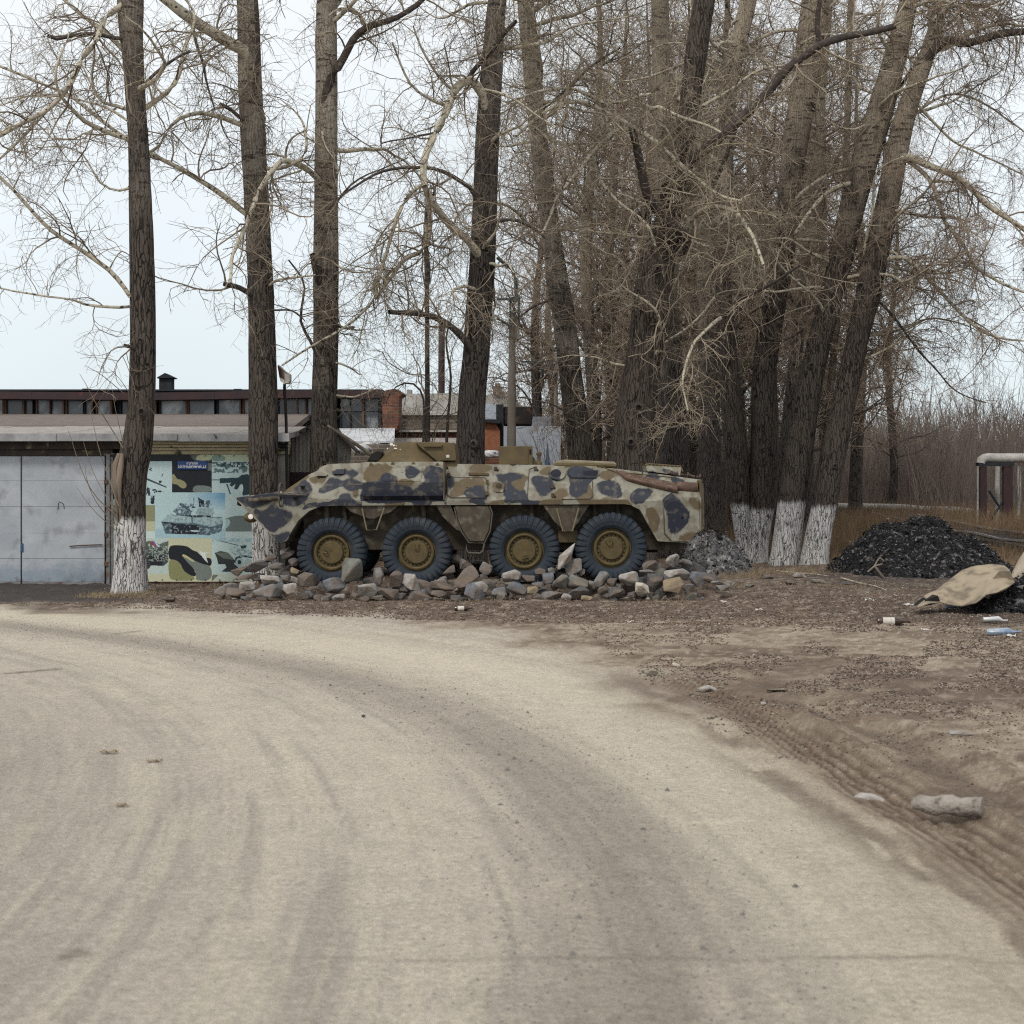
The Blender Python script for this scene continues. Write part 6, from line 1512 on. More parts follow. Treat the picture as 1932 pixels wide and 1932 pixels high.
def rock(u, v, w_, h_, col, Y, label=None, rot=0, group='rocks heaped under and around the vehicle', npt=16, depth=None):
    ROCKN[0] += 1
    s = Y / FP
    sx, sz = w_ * s, h_ * s
    me = rock_mesh(sx * 1.12, depth or (sx + sz) * .5, sz * 1.12, 100 + ROCKN[0], npt)
    me.materials.append(rock_m[col])
    c = P(u, v, Y + .12)
    if group != 'rocks heaped under and around the vehicle': c[2] = float(ground_z(c[0], c[1])) + max(sz * .35, .012)
    o = bpy.data.objects.new('rock', me); COL.objects.link(o); o.location = c; o.rotation_euler = (random.uniform(-.15, .15), math.radians(rot), random.uniform(-.2, .2))
    tag(o, label or 'ordinary grey-brown rubble stone filling in among the larger rocks round the wheels', 'rock', group)
    return o
def ra(x, y, w_, h_, col, Y, lb, rot=0, **k): rock(423 + x / 4, 755 + y / 4, w_ / 4, h_ / 4, col, Y, lb, rot, **k)
def rb(x, y, w_, h_, col, Y, lb, rot=0, **k): rock(891 + x / 4, 755 + y / 4, w_ / 4, h_ / 4, col, Y, lb, rot, **k)
Y0, Y1, Y2 = 22.95, 23.2, 23.5
ra(965, 1315, 165, 270, 'green', 23.15, 'tall upright greenish grey slab leaning against the foremost wheel', 8)
ra(825, 1390, 175, 145, 'blue', Y1, 'blue-grey rough rock just left of the tall upright slab', -20)
ra(1155, 1335, 125, 145, 'grey', Y1, 'smooth grey pointed rock between the first and second wheels', 5)
ra(1290, 1352, 125, 145, 'brown', Y1, 'squarish brown-grey block under the left side of the second wheel', 3)
ra(1430, 1372, 165, 125, 'light', Y1, 'grey rock with an ochre top face under the second wheel', 12)
ra(1690, 1285, 115, 130, 'brown', Y2, 'brown triangular rock just right of the second wheel', 0, npt=8)
ra(1800, 1235, 180, 100, 'grey', 23.7, 'grey rock high in the gap between the second and third wheels', 6)
ra(1750, 1200, 120, 70, 'dark', 24.0, 'small dark rock at the back of the gap after the second wheel')
ra(1840, 1345, 150, 230, 'brown', Y1, 'long brown rock tilting right, midway between second and third wheels', 35)
ra(1888, 1452, 165, 165, 'blue', Y0, 'rounded blue-grey boulder with drill holes in the front row at the middle')
ra(640, 1358, 180, 130, 'brown', Y1, 'dark brown rock under the left side of the foremost wheel', -8)
ra(505, 1425, 130, 110, 'light', Y0, 'pale grey rock with a white corner in the front row left of the foremost wheel', 10)
ra(345, 1352, 175, 95, 'light', Y1, 'pale tan layered rock in the second row below the nose', -5)
ra(330, 1445, 240, 125, 'grey', Y0, 'broad grey rock in the front row below the nose', -4)
ra(295, 1492, 110, 70, 'brown', Y0 - .05, 'rust-stained brown stone in front of the broad grey rock')
ra(535, 1290, 75, 65, 'tan', Y2, 'small tan cube-like stone under the nose beside the foremost tyre')
ra(160, 1500, 90, 52, 'blue', Y0 - .1, 'small blue-grey stone at the front left corner of the heap')
ra(90, 1458, 170, 90, 'brown', Y0, 'brown low rock at the left end of the heap')
ra(50, 1410, 110, 70, 'grey', Y1, 'grey stone in the second row at the left end of the heap')
ra(-20, 1440, 120, 80, 'grey', Y1, 'grey stone at the far left tip of the heap')
ra(-10, 1480, 80, 50, 'brown', Y0, 'little brown stone at the far left tip of the heap')
ra(170, 1405, 135, 85, 'light', Y1, 'light grey stone third from the left in the second row')
ra(240, 1255, 200, 90, 'grey', 23.9, 'flat grey slab high on the heap below the nose', -14)
ra(120, 1290, 140, 70, 'brown', 23.8, 'brown slab with rust edge in front of the mural foot', -18)
ra(170, 1335, 170, 50, 'brown', 23.6, 'thin brown slab sloping down to the left end of the heap', -12)
ra(395, 1252, 125, 70, 'grey', 23.7, 'grey slab below the nose, right of the flat one')
ra(350, 1195, 120, 50, 'brown', 24.0, 'thin brown slab at the foot of the second poplar', -22)
ra(480, 1165, 120, 60, 'dark', 23.9, 'dark slab tilted up under the nose, uppermost of the leaning stack', -28)
ra(520, 1225, 95, 75, 'dark', 23.8, 'dark blocky stone under the nose beside the tyre', -10)
ra(455, 1140, 110, 40, 'green', 23.95, 'thin greenish slab touching the pointed nose', -20)
ra(1060, 1445, 215, 120, 'light', Y0, 'wide light grey rock in the front row right of the tall slab', -6)
ra(1240, 1465, 200, 110, 'brown', Y0, 'brown-grey wide rock in the front row below the second wheel', 4)
ra(865, 1490, 115, 70, 'light', Y0 - .08, 'light low stone in the very front below the blue-grey rough rock', -12)
ra(715, 1492, 90, 62, 'brown', Y0, 'small brown stone in the front row below the foremost wheel')
ra(605, 1482, 85, 60, 'dark', Y0, 'small dark stone beside the pale rock with the white corner')
ra(790, 1480, 70, 50, 'brown', Y0, 'tiny brown stone between two front-row rocks below the first hub')
ra(1485, 1485, 200, 100, 'brown', Y0, 'brown layered rock in the front row right of the second wheel')
ra(1650, 1400, 230, 90, 'brown', Y1, 'low brown slab leaning right of the second wheel', 10)
ra(1620, 1465, 120, 60, 'brown', Y0, 'little brown stone below the low brown slab')
ra(1740, 1490, 90, 50, 'dark', Y0, 'flat dark stone left of the drilled boulder')
ra(1160, 1420, 90, 60, 'dark', Y1, 'dark stone wedged between front rocks after the first wheel')
ra(460, 1345, 90, 60, 'grey', Y2, 'grey stone in the middle of the heap below the nose')
rb(705, 1180, 78, 270, 'light', 23.35, 'long pale slab propped diagonally between the last two wheels', 31, npt=16)
rb(105, 1272, 110, 115, 'grey', Y1, 'grey rounded rock just left of the third wheel')
rb(20, 1310, 60, 120, 'brown', Y1, 'narrow brown stone two places left of the third wheel', 12)
rb(305, 1325, 175, 115, 'light', Y1, 'light grey flat-topped rock under the third wheel', 4)
rb(420, 1345, 120, 60, 'brown', Y1, 'brown stone with a red stain under the third wheel')
rb(505, 1300, 100, 70, 'brown', Y2, 'brown stone against the right foot of the third tyre')
rb(570, 1345, 105, 105, 'blue', Y1, 'blue-grey stone at the foot of the propped slab', -10)
rb(600, 1285, 70, 50, 'grey', Y2, 'small grey stone directly under the propped slab')
rb(765, 1262, 170, 125, 'grey', Y2, 'grey rock leaning between slab and rearmost wheel', -24)
rb(670, 1370, 170, 110, 'green', Y1, 'greenish brown rock left of the biggest one between the last two wheels')
rb(790, 1375, 190, 140, 'green', 23.25, 'biggest greenish grey rock between the last two wheels', 14)
rb(60, 1412, 140, 92, 'light', Y0, 'light grey rock in the front row left of the third wheel')
rb(210, 1442, 135, 125, 'blue', Y0, 'blue-grey block with chisel marks in the front row under the third wheel', 8)
rb(340, 1430, 175, 105, 'blue', Y0, 'bright bluish rock sloping down right in the front row', 28)
rb(490, 1400, 110, 60, 'grey', Y1, 'grey flat stone in the second row right of the third wheel')
rb(600, 1470, 190, 85, 'grey', Y0, 'wide grey low rock in the front row between the last two wheels', -4)
rb(480, 1480, 100, 70, 'brown', Y0, 'brown stone in the front row right of the bright bluish one', -15)
rb(790, 1460, 205, 110, 'dark', Y0, 'dark blue-black wide rock in the front row left of the rearmost wheel')
rb(970, 1350, 150, 135, 'grey', Y1, 'grey peaked rock under the left side of the rearmost wheel', -12)
rb(1050, 1380, 90, 90, 'brown', Y1, 'brown stone below the rearmost wheel')
rb(1172, 1345, 170, 130, 'light', 23.1, 'pale tan-grey rounded rock under the right side of the rearmost wheel')
rb(1080, 1450, 165, 80, 'dark', Y0, 'dark brick-shaped brown rock in the front row below the rearmost wheel')
rb(985, 1435, 90, 60, 'brown', Y0, 'brown stone beside the dark brick-shaped one')
rb(1280, 1430, 125, 120, 'cream', Y0 - .05, 'knobbly cream-white rock in the front row near the tail')
rb(1375, 1355, 150, 170, 'dark', Y1, 'dark grey upright block left of the yellow rock')
rb(1522, 1392, 175, 150, 'tan', Y0, 'yellowish tan pointed rock below the exhaust end of the vehicle', -4, npt=9)
rb(1512, 1208, 130, 105, 'light', 23.6, 'pale grey squarish rock on top of the heap behind the rearmost wheel', 4)
rb(1545, 1312, 220, 85, 'light', 23.3, 'long pale grey rounded slab below the tail', 3)
rb(1690, 1352, 100, 140, 'blue', Y1, 'blue-grey upright stone at the right end of the heap', -18)
rb(1345, 1250, 150, 80, 'brown', 23.5, 'brown flat stone right of the rearmost tyre', -10)
rb(1320, 1300, 130, 60, 'grey', 23.4, 'grey low stone below the brown flat one near the rearmost tyre')
rb(1210, 1465, 95, 60, 'dark', Y0, 'small dark stone left of the knobbly cream rock')
rb(1610, 1235, 120, 80, 'grey', 23.8, 'grey stone under the tail corner', 20)
rb(1780, 1335, 160, 80, 'dark', 23.6, 'dark stone lying beyond the right end of the heap', 18)
rb(1865, 1388, 160, 45, 'light', 23.4, 'flat light slab lying apart at the right end of the heap')
rb(36, 1502, 80, 90, 'grey', Y0 - .05, 'small grey block with holes in the very front at the middle')
rb(860, 1492, 100, 40, 'tan', Y0 - .08, 'flat pinkish stone in the very front')
rb(455, 1430, 90, 60, 'tan', Y0, 'small tan stone below the third hub')
rb(1640, 1410, 80, 70, 'grey', Y0, 'little grey stone right of the yellow rock')
rb(830, 1300, 90, 60, 'dark', Y2, 'dark stone at the left foot of the rearmost tyre')
rb(1900, 1415, 120, 50, 'grey', 23.2, 'grey slab fragment farthest right on the verge')
# fillers behind, below and on the far side
r7 = np.random.default_rng(77)
keys = ['grey', 'brown', 'dark', 'green', 'blue']
for k in range(165):
    if k < 95:
        u = r7.uniform(450, 1290); y = r7.uniform(23.25, 24.2); z = .12 + .20 * (y - 23.2) + r7.uniform(-.05, .08); s = r7.uniform(16, 36)
    elif k < 135:
        u = r7.uniform(395, 1330); y = r7.uniform(22.8, 23.3); z = r7.uniform(.02, .12); s = r7.uniform(9, 20)
    else:
        u = r7.uniform(440, 1330); y = r7.uniform(24.5, 27.0); z = .30 + r7.uniform(-.05, .12); s = r7.uniform(18, 40)
    if u < 470: z *= .5
    rock(u, HV - (z - HC) * FP / y, s * r7.uniform(.9, 1.5), s * r7.uniform(.6, 1.1), keys[int(r7.integers(5))] if k % 6 else 'light', y, None, r7.uniform(-30, 30))
for i, (u, v, w_, h_, c, lb) in enumerate(((1376, 1101, 26, 12, 'light', 'light slab lying on the verge left of the whitewashed poplars'), (1352, 1098, 30, 10, 'dark', 'dark slab on the verge just past the rubble heap'), (1452, 1092, 22, 10, 'grey', 'grey stone at the foot of the leftmost whitewashed poplar'), (1415, 1104, 24, 10, 'grey', 'grey flat stone midway between heap and poplars'), (1510, 1089, 34, 10, 'light', 'pale rock flake by the middle whitewashed poplar'), (1545, 1096, 30, 9, 'grey', 'grey flake under the outermost whitewashed poplar'), (1490, 1100, 30, 9, 'brown', 'brown stone in front of the whitewashed clump'), (1600, 1100, 40, 8, 'dark', 'dark flat stone at the left foot of the large ash heap'))):
    rock(u, v, w_, h_, c, GY(v + h_ / 2) - .2, lb, 0, group='stones scattered on the verge')
# stones on the dirt, right foreground
for (u, v, w_, h_, c, lb) in ((1336, 1302, 44, 15, 'light', 'flat pale green-grey stone on the dirt in the middle distance'), (1228, 1277, 30, 14, 'cream', 'rounded pale lump on the dirt left of the flat stone'), (1465, 1311, 46, 7, 'cream', 'thin cream board scrap on the dirt right of the flat stone'), (1812, 1399, 52, 9, 'light', 'white flat sliver on the dirt at the far right'), (1275, 1261, 18, 10, 'cream', 'small crumpled pale scrap beyond the flat stone'), (1640, 1496, 60, 14, 'light', 'crushed pale plaster patch by the wheel rut'), (686, 1357, 9, 6, 'dark', 'single dark pebble on the pale road bend'), (1440, 1337, 12, 8, 'light', 'small light pebble below the board scrap')):
    rock(u, v, w_, h_, c, GY(v + h_ * .4), lb, 0, group='stones and scraps on the dirt')

# ------------------------------------------------------------------ ash heaps, cloth, litter
def heap(name, outline, Y, depth, mat, label, seed, rough=.10, n=110, m_=70):
    """outline: picture points of the skyline from left foot to right foot"""
    o = np.array(outline, float); us = np.linspace(o[0, 0], o[-1, 0], n); vs_ = np.interp(us, o[:, 0], o[:, 1])
    xs_ = (us - 966) * Y / FP; hs = np.maximum(HC - (vs_ - HV) * Y / FP, 0)
    s = np.linspace(-1, 1, m_)
    X, S = np.meshgrid(xs_, s, indexing='ij'); Hh = hs[:, None] * (1 - np.abs(S) ** 1.35)
    half = depth * (.35 + .65 * np.sqrt(np.clip(hs / hs.max(), 0, 1)))[:, None]
    Yv = Y + S * half
    p = np.stack((X, Yv, Hh), -1)
    Hh = Hh + (np.abs(fbm(p * 2.6, 5, seed) - .5) * 2 - .3) * rough * 2 * np.clip(hs[:, None] * 3, 0, 1) * (1 - np.abs(S) ** 3)
    Hh = Hh + ((.5 - np.abs(fbm(p * 4.5, 4, seed + 4) - .5) * 3) * .17 + (fbm(p * 13, 3, seed + 9) - .5) * .14) * (1 - np.abs(S) ** 4) * np.clip(hs[:, None] * 4, 0, 1)
    Hh = Hh * 1.0 + ground_z(X, Yv) * 0 - .03
    V = np.stack((X, Yv, Hh), -1).reshape(-1, 3); idx = np.arange(n * m_).reshape(n, m_)
    F = np.stack((idx[:-1, :-1], idx[1:, :-1], idx[1:, 1:], idx[:-1, 1:]), -1).reshape(-1, 4)
    t = mesh_np(name, V, F, mat, None, smooth=False)
    return tag(t, label, 'ash heap')
m_ash = M('coal_ash', (.022, .022, .025), (.009, .009, .010), scale=3, rough=.97, bump=1.0, bscale=16, dist=.08, c3=(.25, .24, .245), s3=7, lo3=.54, hi3=.70, amt=.34, stretch=(1, 1, 1.6), detail=8, distort=.5)
m_ash2 = M('pale_cinder_ash', (.20, .195, .195), (.04, .04, .044), scale=6, rough=.95, bump=1.0, bscale=16, dist=.06, c3=(.36, .35, .35), s3=9, lo3=.56, hi3=.66, detail=8)
heap('ash_heap', [(1552, 1098), (1580, 1068), (1610, 1032), (1640, 1005), (1660, 990), (1690, 994), (1718, 984), (1738, 979), (1758, 974), (1770, 984), (1800, 1004), (1830, 1012), (1855, 1032), (1880, 1056), (1905, 1085)], 31.0, 2.2, m_ash, 'large black ash and cinder heap right of the whitewashed poplars', 5, n=240, m_=130)
heap('ash_heap', [(1255, 1098), (1285, 1060), (1300, 1022), (1330, 1008), (1365, 1010), (1390, 1030), (1405, 1060), (1420, 1085)], 31.2, 1.1, m_ash2, 'small speckled grey ash heap behind the tail of the vehicle', 9, n=80, m_=50)
heap('ash_heap', [(1755, 1178), (1800, 1150), (1835, 1125), (1880, 1100), (1932, 1072), (2000, 1060), (2080, 1090), (2140, 1150)], 21.5, 1.4, m_ash, 'dark ash heap cut off by the right edge of the picture, under the tan cloth', 14, n=110, m_=60)
def heap_chips(o, n, size, mat, name, seed):
    r_ = np.random.default_rng(seed); me = o.data; co = np.empty(len(me.vertices) * 3, np.float32); me.vertices.foreach_get('co', co); co = co.reshape(-1, 3) + np.array(o.location)
    co = co[co[:, 2] > .03]; k = co[r_.integers(len(co), size=n)] + r_.normal(size=(n, 3)) * .03; s = r_.uniform(*size, n) * (1 + 2 * (r_.uniform(size=n) > .95))
    d = r_.normal(size=(n, 5, 3)); d /= np.linalg.norm(d, axis=2)[..., None]; V = k[:, None] + d * s[:, None, None] * np.array((1.2, 1, .8))
    i = np.arange(n * 5).reshape(n, 5); F = np.concatenate([i[:, [0, 1, 2]], i[:, [0, 2, 3]], i[:, [0, 3, 1]], i[:, [4, 2, 1]], i[:, [4, 3, 2]], i[:, [4, 1, 3]]])
    tag(mesh_np(name, V.reshape(-1, 3), F, mat, o), kind='stuff')
m_cin = M('black_cinder', (.022, .022, .025), (.010, .010, .012), scale=3, rough=.95); m_cin2 = M('pale_cinder', (.22, .21, .21), (.10, .10, .10), scale=3, rough=.95)
hs_ = [o for o in bpy.data.objects if o.name.startswith('ash_heap')]
for q_, (nd, npl) in zip(hs_, ((15000, 4200), (1800, 2600), (8000, 1500))):
    heap_chips(q_, nd, (.010, .030), m_cin, 'cinders', 3); heap_chips(q_, npl, (.010, .024), m_cin2, 'pale_cinders', 4)
# tan cloth, thrown over the right-hand heap
def cloth():
    t = thing('tan_cloth', P(1820, 1140, 20.6), 'stiff stained tan carpet piece draped over the ash at the right edge', 'cloth')
    top = np.array([(1729, 1140), (1745, 1122), (1768, 1112), (1790, 1094), (1815, 1075), (1840, 1067), (1870, 1064), (1895, 1066), (1905, 1075), (1911, 1090)], float)
    bot = np.array([(1731, 1145), (1752, 1138), (1775, 1135), (1790, 1140), (1815, 1143), (1840, 1137), (1860, 1122), (1880, 1118), (1900, 1108), (1913, 1097)], float)
    n, m_ = 70, 36
    us = np.linspace(0, 1, n)
    T = np.stack([np.interp(us, np.linspace(0, 1, len(top)), top[:, k]) for k in (0, 1)], -1); B_ = np.stack([np.interp(us, np.linspace(0, 1, len(bot)), bot[:, k]) for k in (0, 1)], -1)
    V = []
    for i in range(n):
        for j in range(m_):
            s = j / (m_ - 1); u, v = T[i] * (1 - s) + B_[i] * s
            y = 21.3 - .75 * s ** .8 - .10 * math.sin(us[i] * 9 + s * 2) - .10 * (float(vnoise(np.array([[us[i] * 7, s * 4, 1.]]), 4)[0]) - .5)
            if .0 < us[i] < .22: y -= .15 * math.sin(us[i] / .22 * math.pi) * (1 - s)
            V.append(P(u, v, y))
    V = np.array(V); idx = np.arange(n * m_).reshape(n, m_); F = np.stack((idx[:-1, :-1], idx[:-1, 1:], idx[1:, 1:], idx[1:, :-1]), -1).reshape(-1, 4)
    m = M('stained_tan_carpet', (.33, .275, .20), (.25, .21, .155), scale=5, rough=.95, bump=.4, c3=(.11, .09, .07), s3=5, lo3=.50, hi3=.66, amt=.3)
    o = mesh_np('cloth_sheet', V, F, m, t, smooth=True); md = o.modifiers.new('s', 'SOLIDIFY'); md.thickness = .02
    # second layer folded under, right
    f2 = [(1868, 1098), (1885, 1078), (1905, 1078), (1914, 1096), (1900, 1112), (1880, 1122), (1864, 1130), (1855, 1126)]
    V2 = np.array([P(u, v, 20.75 + .004 * (v - 1078)) for u, v in f2]); q = MB(); q.pts(V2, (0, .02, 0)); q.build('folded_edge', m, t)
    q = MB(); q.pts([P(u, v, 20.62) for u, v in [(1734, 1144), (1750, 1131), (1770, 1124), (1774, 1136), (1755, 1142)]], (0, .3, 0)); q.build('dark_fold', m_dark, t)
cloth()
r2 = MB(); r2.tube([P(1912, 1095, 21.2), P(1935, 1065, 21.3), P(1960, 1035, 21.4)], [.07, .12, .15], 12); tag(r2.build('rolled_carpet', M('pale_roll', (.40, .35, .28), (.28, .24, .19), rough=.95), None, smooth=True), 'pale rolled-up carpet sticking out of the heap at the right edge', 'carpet roll')
# spade handle in the ash
sp = thing('spade_handle', P(1658, 1075, 28.9), 'old D-shaped wooden spade handle sticking out of the large ash heap', 'spade')
mw = M('grey_wood', (.26, .22, .18), (.16, .135, .11), scale=12, rough=.9, stretch=(1, 1, .2))
MB().tube([P(u, v, 28.85) for u, v in [(1637, 1079), (1650, 1068), (1656, 1057), (1660, 1052), (1667, 1058), (1664, 1064), (1650, 1068)]], .018, 6).build('grip', mw, sp, smooth=True)
MB().tube([P(1650, 1068, 28.85), P(1662, 1085, 28.9), P(1668, 1092, 29.0)], .028, 6).build('shaft', mw, sp, smooth=True)
def bottle(lb, u, v, L, r, ang, mat, mat2, Y=None, name='bottle', cat='bottle'):
    Y = Y or GY(v + r * 1.0); c = P(u, v, Y); c[2] = r * Y / FP + float(ground_z(c[0], c[1])) + .004
    t = thing(name, c, lb, cat); R_ = r * Y / FP; Lw = L * Y / FP
    prof = [(0, -Lw / 2), (R_ * .9, -Lw / 2), (R_, -Lw * .46), (R_, Lw * .12), (R_ * .8, Lw * .2), (R_ * .38, Lw * .3), (R_ * .34, Lw * .46), (R_ * .42, Lw * .47), (R_ * .42, Lw * .5), (0, Lw * .5)]
    b = MB(); b.lathe(prof, c, 'X', 18); b.build('glass_body', mat, t, smooth=True)
    b = MB(); b.lathe([(R_ * 1.02, -Lw * .34), (R_ * 1.02, Lw * .02)], c, 'X', 18); b.build('label_band', mat2, t, smooth=True)
    t.rotation_euler.z = math.radians(ang)
    if mat is mpl or mat is mpw:      # crushed plastic
        for ch in t.children:
            if ch.name.startswith('label'): bpy.data.objects.remove(ch); continue
            for v_ in ch.data.vertices:
                q_ = np.array(v_.co[:]); k_ = float(vnoise((q_ * 22 + u)[None], 3)[0]); k2 = float(vnoise((q_ * 9 + u)[None], 7)[0]); v_.co.z *= .25 + 1.0 * k_; v_.co.z += .05 * (k2 - .5); v_.co.y *= .6 + .9 * k2
    return t
mb_ = M('brown_bottle_glass', (.045, .022, .014), (.03, .016, .012), rough=.15, spec=.7); mlab = M('paper_label', (.58, .55, .50), (.40, .36, .32), scale=20, rough=.8)
mpl = M('bluish_clear_plastic', (.36, .40, .45), (.12, .19, .30), scale=9, rough=.25, spec=.6); mpw = M('whitish_plastic', (.55, .55, .52), (.40, .42, .44), rough=.3, spec=.5)
bottle('brown glass bottle with a white label lying on the dirt at the right', 1686, 1175, 60, 7.5, -4, mb_, mlab)
bottle('brown bottle with a torn cream label lying before the rubble heap', 875, 1153, 34, 4.6, 3, mb_, mlab)
bottle('short brown broken bottle on the verge by the first poplar', 318, 1136, 24, 4.4, 172, mb_, mb_)
bottle('crushed blue-tinted plastic bottle, larger one of the pair at the right edge', 1893, 1193, 62, 9, -8, mpl, mpw); bottle('slim whitish plastic bottle behind the crushed blue one', 1878, 1183, 44, 6, -12, mpw, mpw, Y=18.9)
bottle('small bluish can-like bottle on the verge below the tan cloth', 1797, 1147, 26, 6.5, 5, mpl, mpw)
bottle('small capped bottle with red label on the verge below the rear wheels', 1022, 1124, 18, 3.4, -20, mpw, mlab)
# concrete log by the ruts
cl = MB(); a, b = P(1722, 1528, 7.72), P(1853, 1514, 7.55); a[2] = .055; b[2] = .07
pth = np.array([a + (b - a) * k / 9 + np.array((0, 0, .008 * math.sin(k * 1.7))) for k in range(10)])
cl.tube(pth, [.028, .042, .046, .05, .05, .052, .048, .052, .046, .05], 14)
tag(cl.build('concrete_piece', M('dusty_pale_concrete', (.33, .30, .27), (.22, .195, .17), scale=14, rough=.95, bump=.8, c3=(.12, .10, .085), s3=16, lo3=.56, hi3=.66), None, smooth=True), 'broken grey cylindrical concrete piece lying across the wheel ruts', 'concrete piece')
# scraps of paper and plastic one can point at
scr = [(1190, 1176, 12, 'white upright paper scrap standing on the dirt below the tail'), (1690, 1127, 10, 'pale rag heap left of the bluish can'), (1715, 1144, 20, 'long white torn sheet left of the bluish can'), (1880, 1158, 14, 'white torn wrapper on the dark ash at the right edge'), (1432, 1154, 12, 'pale angular paper scrap below the gap of the poplars'),
       (1905, 1208, 22, 'white crumpled paper under the blue plastic bottle'), (1640, 1136, 16, 'pale crumpled wrapper with yellow corner on the verge'), (1745, 1192, 14, 'white flat scrap right of the brown bottle'), (985, 1137, 10, 'pale can lid in front of the drilled boulder'), (1365, 1140, 12, 'pinkish scrap on the verge right of the heap'),
       (232, 1521, 24, 'small tan leaf clump lying on the road at the left'), (205, 1421, 30, 'pale straw-coloured leaf clump on the road at the left'), (290, 1437, 22, 'brownish leaf clump right of the straw-coloured one')]
mscr = M('paper_scrap', (.58, .57, .54), (.42, .41, .39), scale=9, rough=.7); mleaf = M('dry_leaf_clump', (.30, .245, .175), (.20, .16, .11), scale=12, rough=.9)
for i, (u, v, w_, lb) in enumerate(scr):
    Y = GY(v); s = w_ * Y / FP; r_ = np.random.default_rng(900 + i)
    g_ = 7; xs_ = np.linspace(-.5, .5, g_); V = []
    for a_ in xs_:
        for b_ in xs_: V.append((a_ * s * (1 + .25 * r_.normal() * .5), b_ * s * .6, abs(r_.normal()) * s * .13))
    V = np.array(V) + P(u, v, Y) * np.array((1, 1, 0)); V[:, 2] += ground_z(V[:, 0], V[:, 1]) + .004; idx = np.arange(g_ * g_).reshape(g_, g_)
    F = np.stack((idx[:-1, :-1], idx[:-1, 1:], idx[1:, 1:], idx[1:, :-1]), -1).reshape(-1, 4)
    if i >= 10:
        V[:, 2] -= .001
    F = F[r_.uniform(size=len(F)) > .18]
    o = mesh_np('leaf_clump' if i >= 10 else 'paper_scrap', V, F, mleaf if i >= 10 else mscr, None); tag(o, lb, 'leaves' if i >= 10 else 'litter')

# countless small stuff: chips, leaves, gravel, dry grass
def scatter(name, X, Y, size, mat, flat=.35, kind='stuff', nv=4, col=None, lift=0):
    n = len(X); Z = ground_z(X, Y) + lift
    ang = rng.uniform(0, 6.28, n); base = np.stack((X, Y, Z), -1)
    if nv == 4:   # little tilted flake quads with thickness as tetra
        t = np.array([(1, 0, 0), (-.5, .87, 0), (-.5, -.87, 0), (0, 0, 1)])
        t = t[None] * rng.uniform(.6, 1.3, (n, 4, 3)); t[:, :, 2] *= flat
        c, s = np.cos(ang)[:, None], np.sin(ang)[:, None]
        V = np.stack((t[..., 0] * c - t[..., 1] * s, t[..., 0] * s + t[..., 1] * c, t[..., 2] * .9 + .0), -1) * size[:, None, None] + base[:, None]
        idx = np.arange(n * 4).reshape(n, 4)
        F = np.concatenate([idx[:, [0, 1, 3]], idx[:, [1, 2, 3]], idx[:, [2, 0, 3]]])
    return tag(mesh_np(name, V.reshape(-1, 3), F, mat, None, loc=(0, 0, 0)), kind=kind)
m_chip_d = M('dark_leaf_litter', (.060, .043, .034), (.035, .027, .023), scale=3, rough=.95); m_chip_l = M('pale_grit', (.42, .38, .33), (.24, .21, .18), scale=2.2, rough=.9); m_chip_b = M('brown_leaf_litter', (.165, .115, .08), (.10, .072, .052), scale=3, rough=.95)
m_gravel = M('road_gravel', (.20, .185, .17), (.105, .098, .095), scale=5, rough=.9)
def pick(n, f):
    U_ = rng.uniform(-80, 2020, n * 3); V_ = rng.uniform(1095, 1900, n * 3) if f is None else None
    return U_, V_
def verge_pts(n, vmax=1185, vmin=1098):
    U_ = rng.uniform(-60, 2000, n); V_ = vmin + (vmax - vmin) * rng.uniform(0, 1, n) ** .9
    edge = np.interp(U_, [0, 300, 600, 900, 1200, 1500, 1932], [1143, 1152, 1168, 1176, 1180, 1195, 1230])
    k = (V_ < edge) & ~((U_ < 196) & (V_ < 1140)); Y = GY(V_[k]); return (U_[k] - 966) * Y / FP, Y
X, Y = verge_pts(22000); scatter('leaf_litter', X, Y, rng.uniform(.006, .026, len(X)), m_chip_b, .8)
X, Y = verge_pts(18000); scatter('dark_litter', X, Y, rng.uniform(.006, .024, len(X)), m_chip_d, .7)
X, Y = verge_pts(5500); scatter('pale_grit', X, Y, rng.uniform(.006, .022, len(X)), m_chip_l, .5)
# right-hand debris field
n = 60000; U_ = rng.normal(1650, 330, n); V_ = 1180 + np.abs(rng.normal(0, 1, n)) * 95; nzv = fbm(np.stack((U_ / 90, V_ / 22, 0 * U_), -1), 3, 6)
k = (nzv > .47) & (U_ > 1080 + (V_ - 1180) * 1.3) & (U_ < 2050) & (V_ < 1700); Y = GY(V_[k]); X = (U_[k] - 966) * Y / FP
h = len(X); s_ = rng.uniform(.003, .017, h) * (Y / 14) ** .5
scatter('field_litter', X[: h * 6 // 10], Y[: h * 6 // 10], s_[: h * 6 // 10], m_chip_d, .6); scatter('field_litter', X[h * 6 // 10: h * 85 // 100], Y[h * 6 // 10: h * 85 // 100], s_[h * 6 // 10: h * 85 // 100], m_chip_b, .6); scatter('field_grit', X[h * 85 // 100:], Y[h * 85 // 100:], s_[h * 85 // 100:] * .9, m_chip_l, .5)
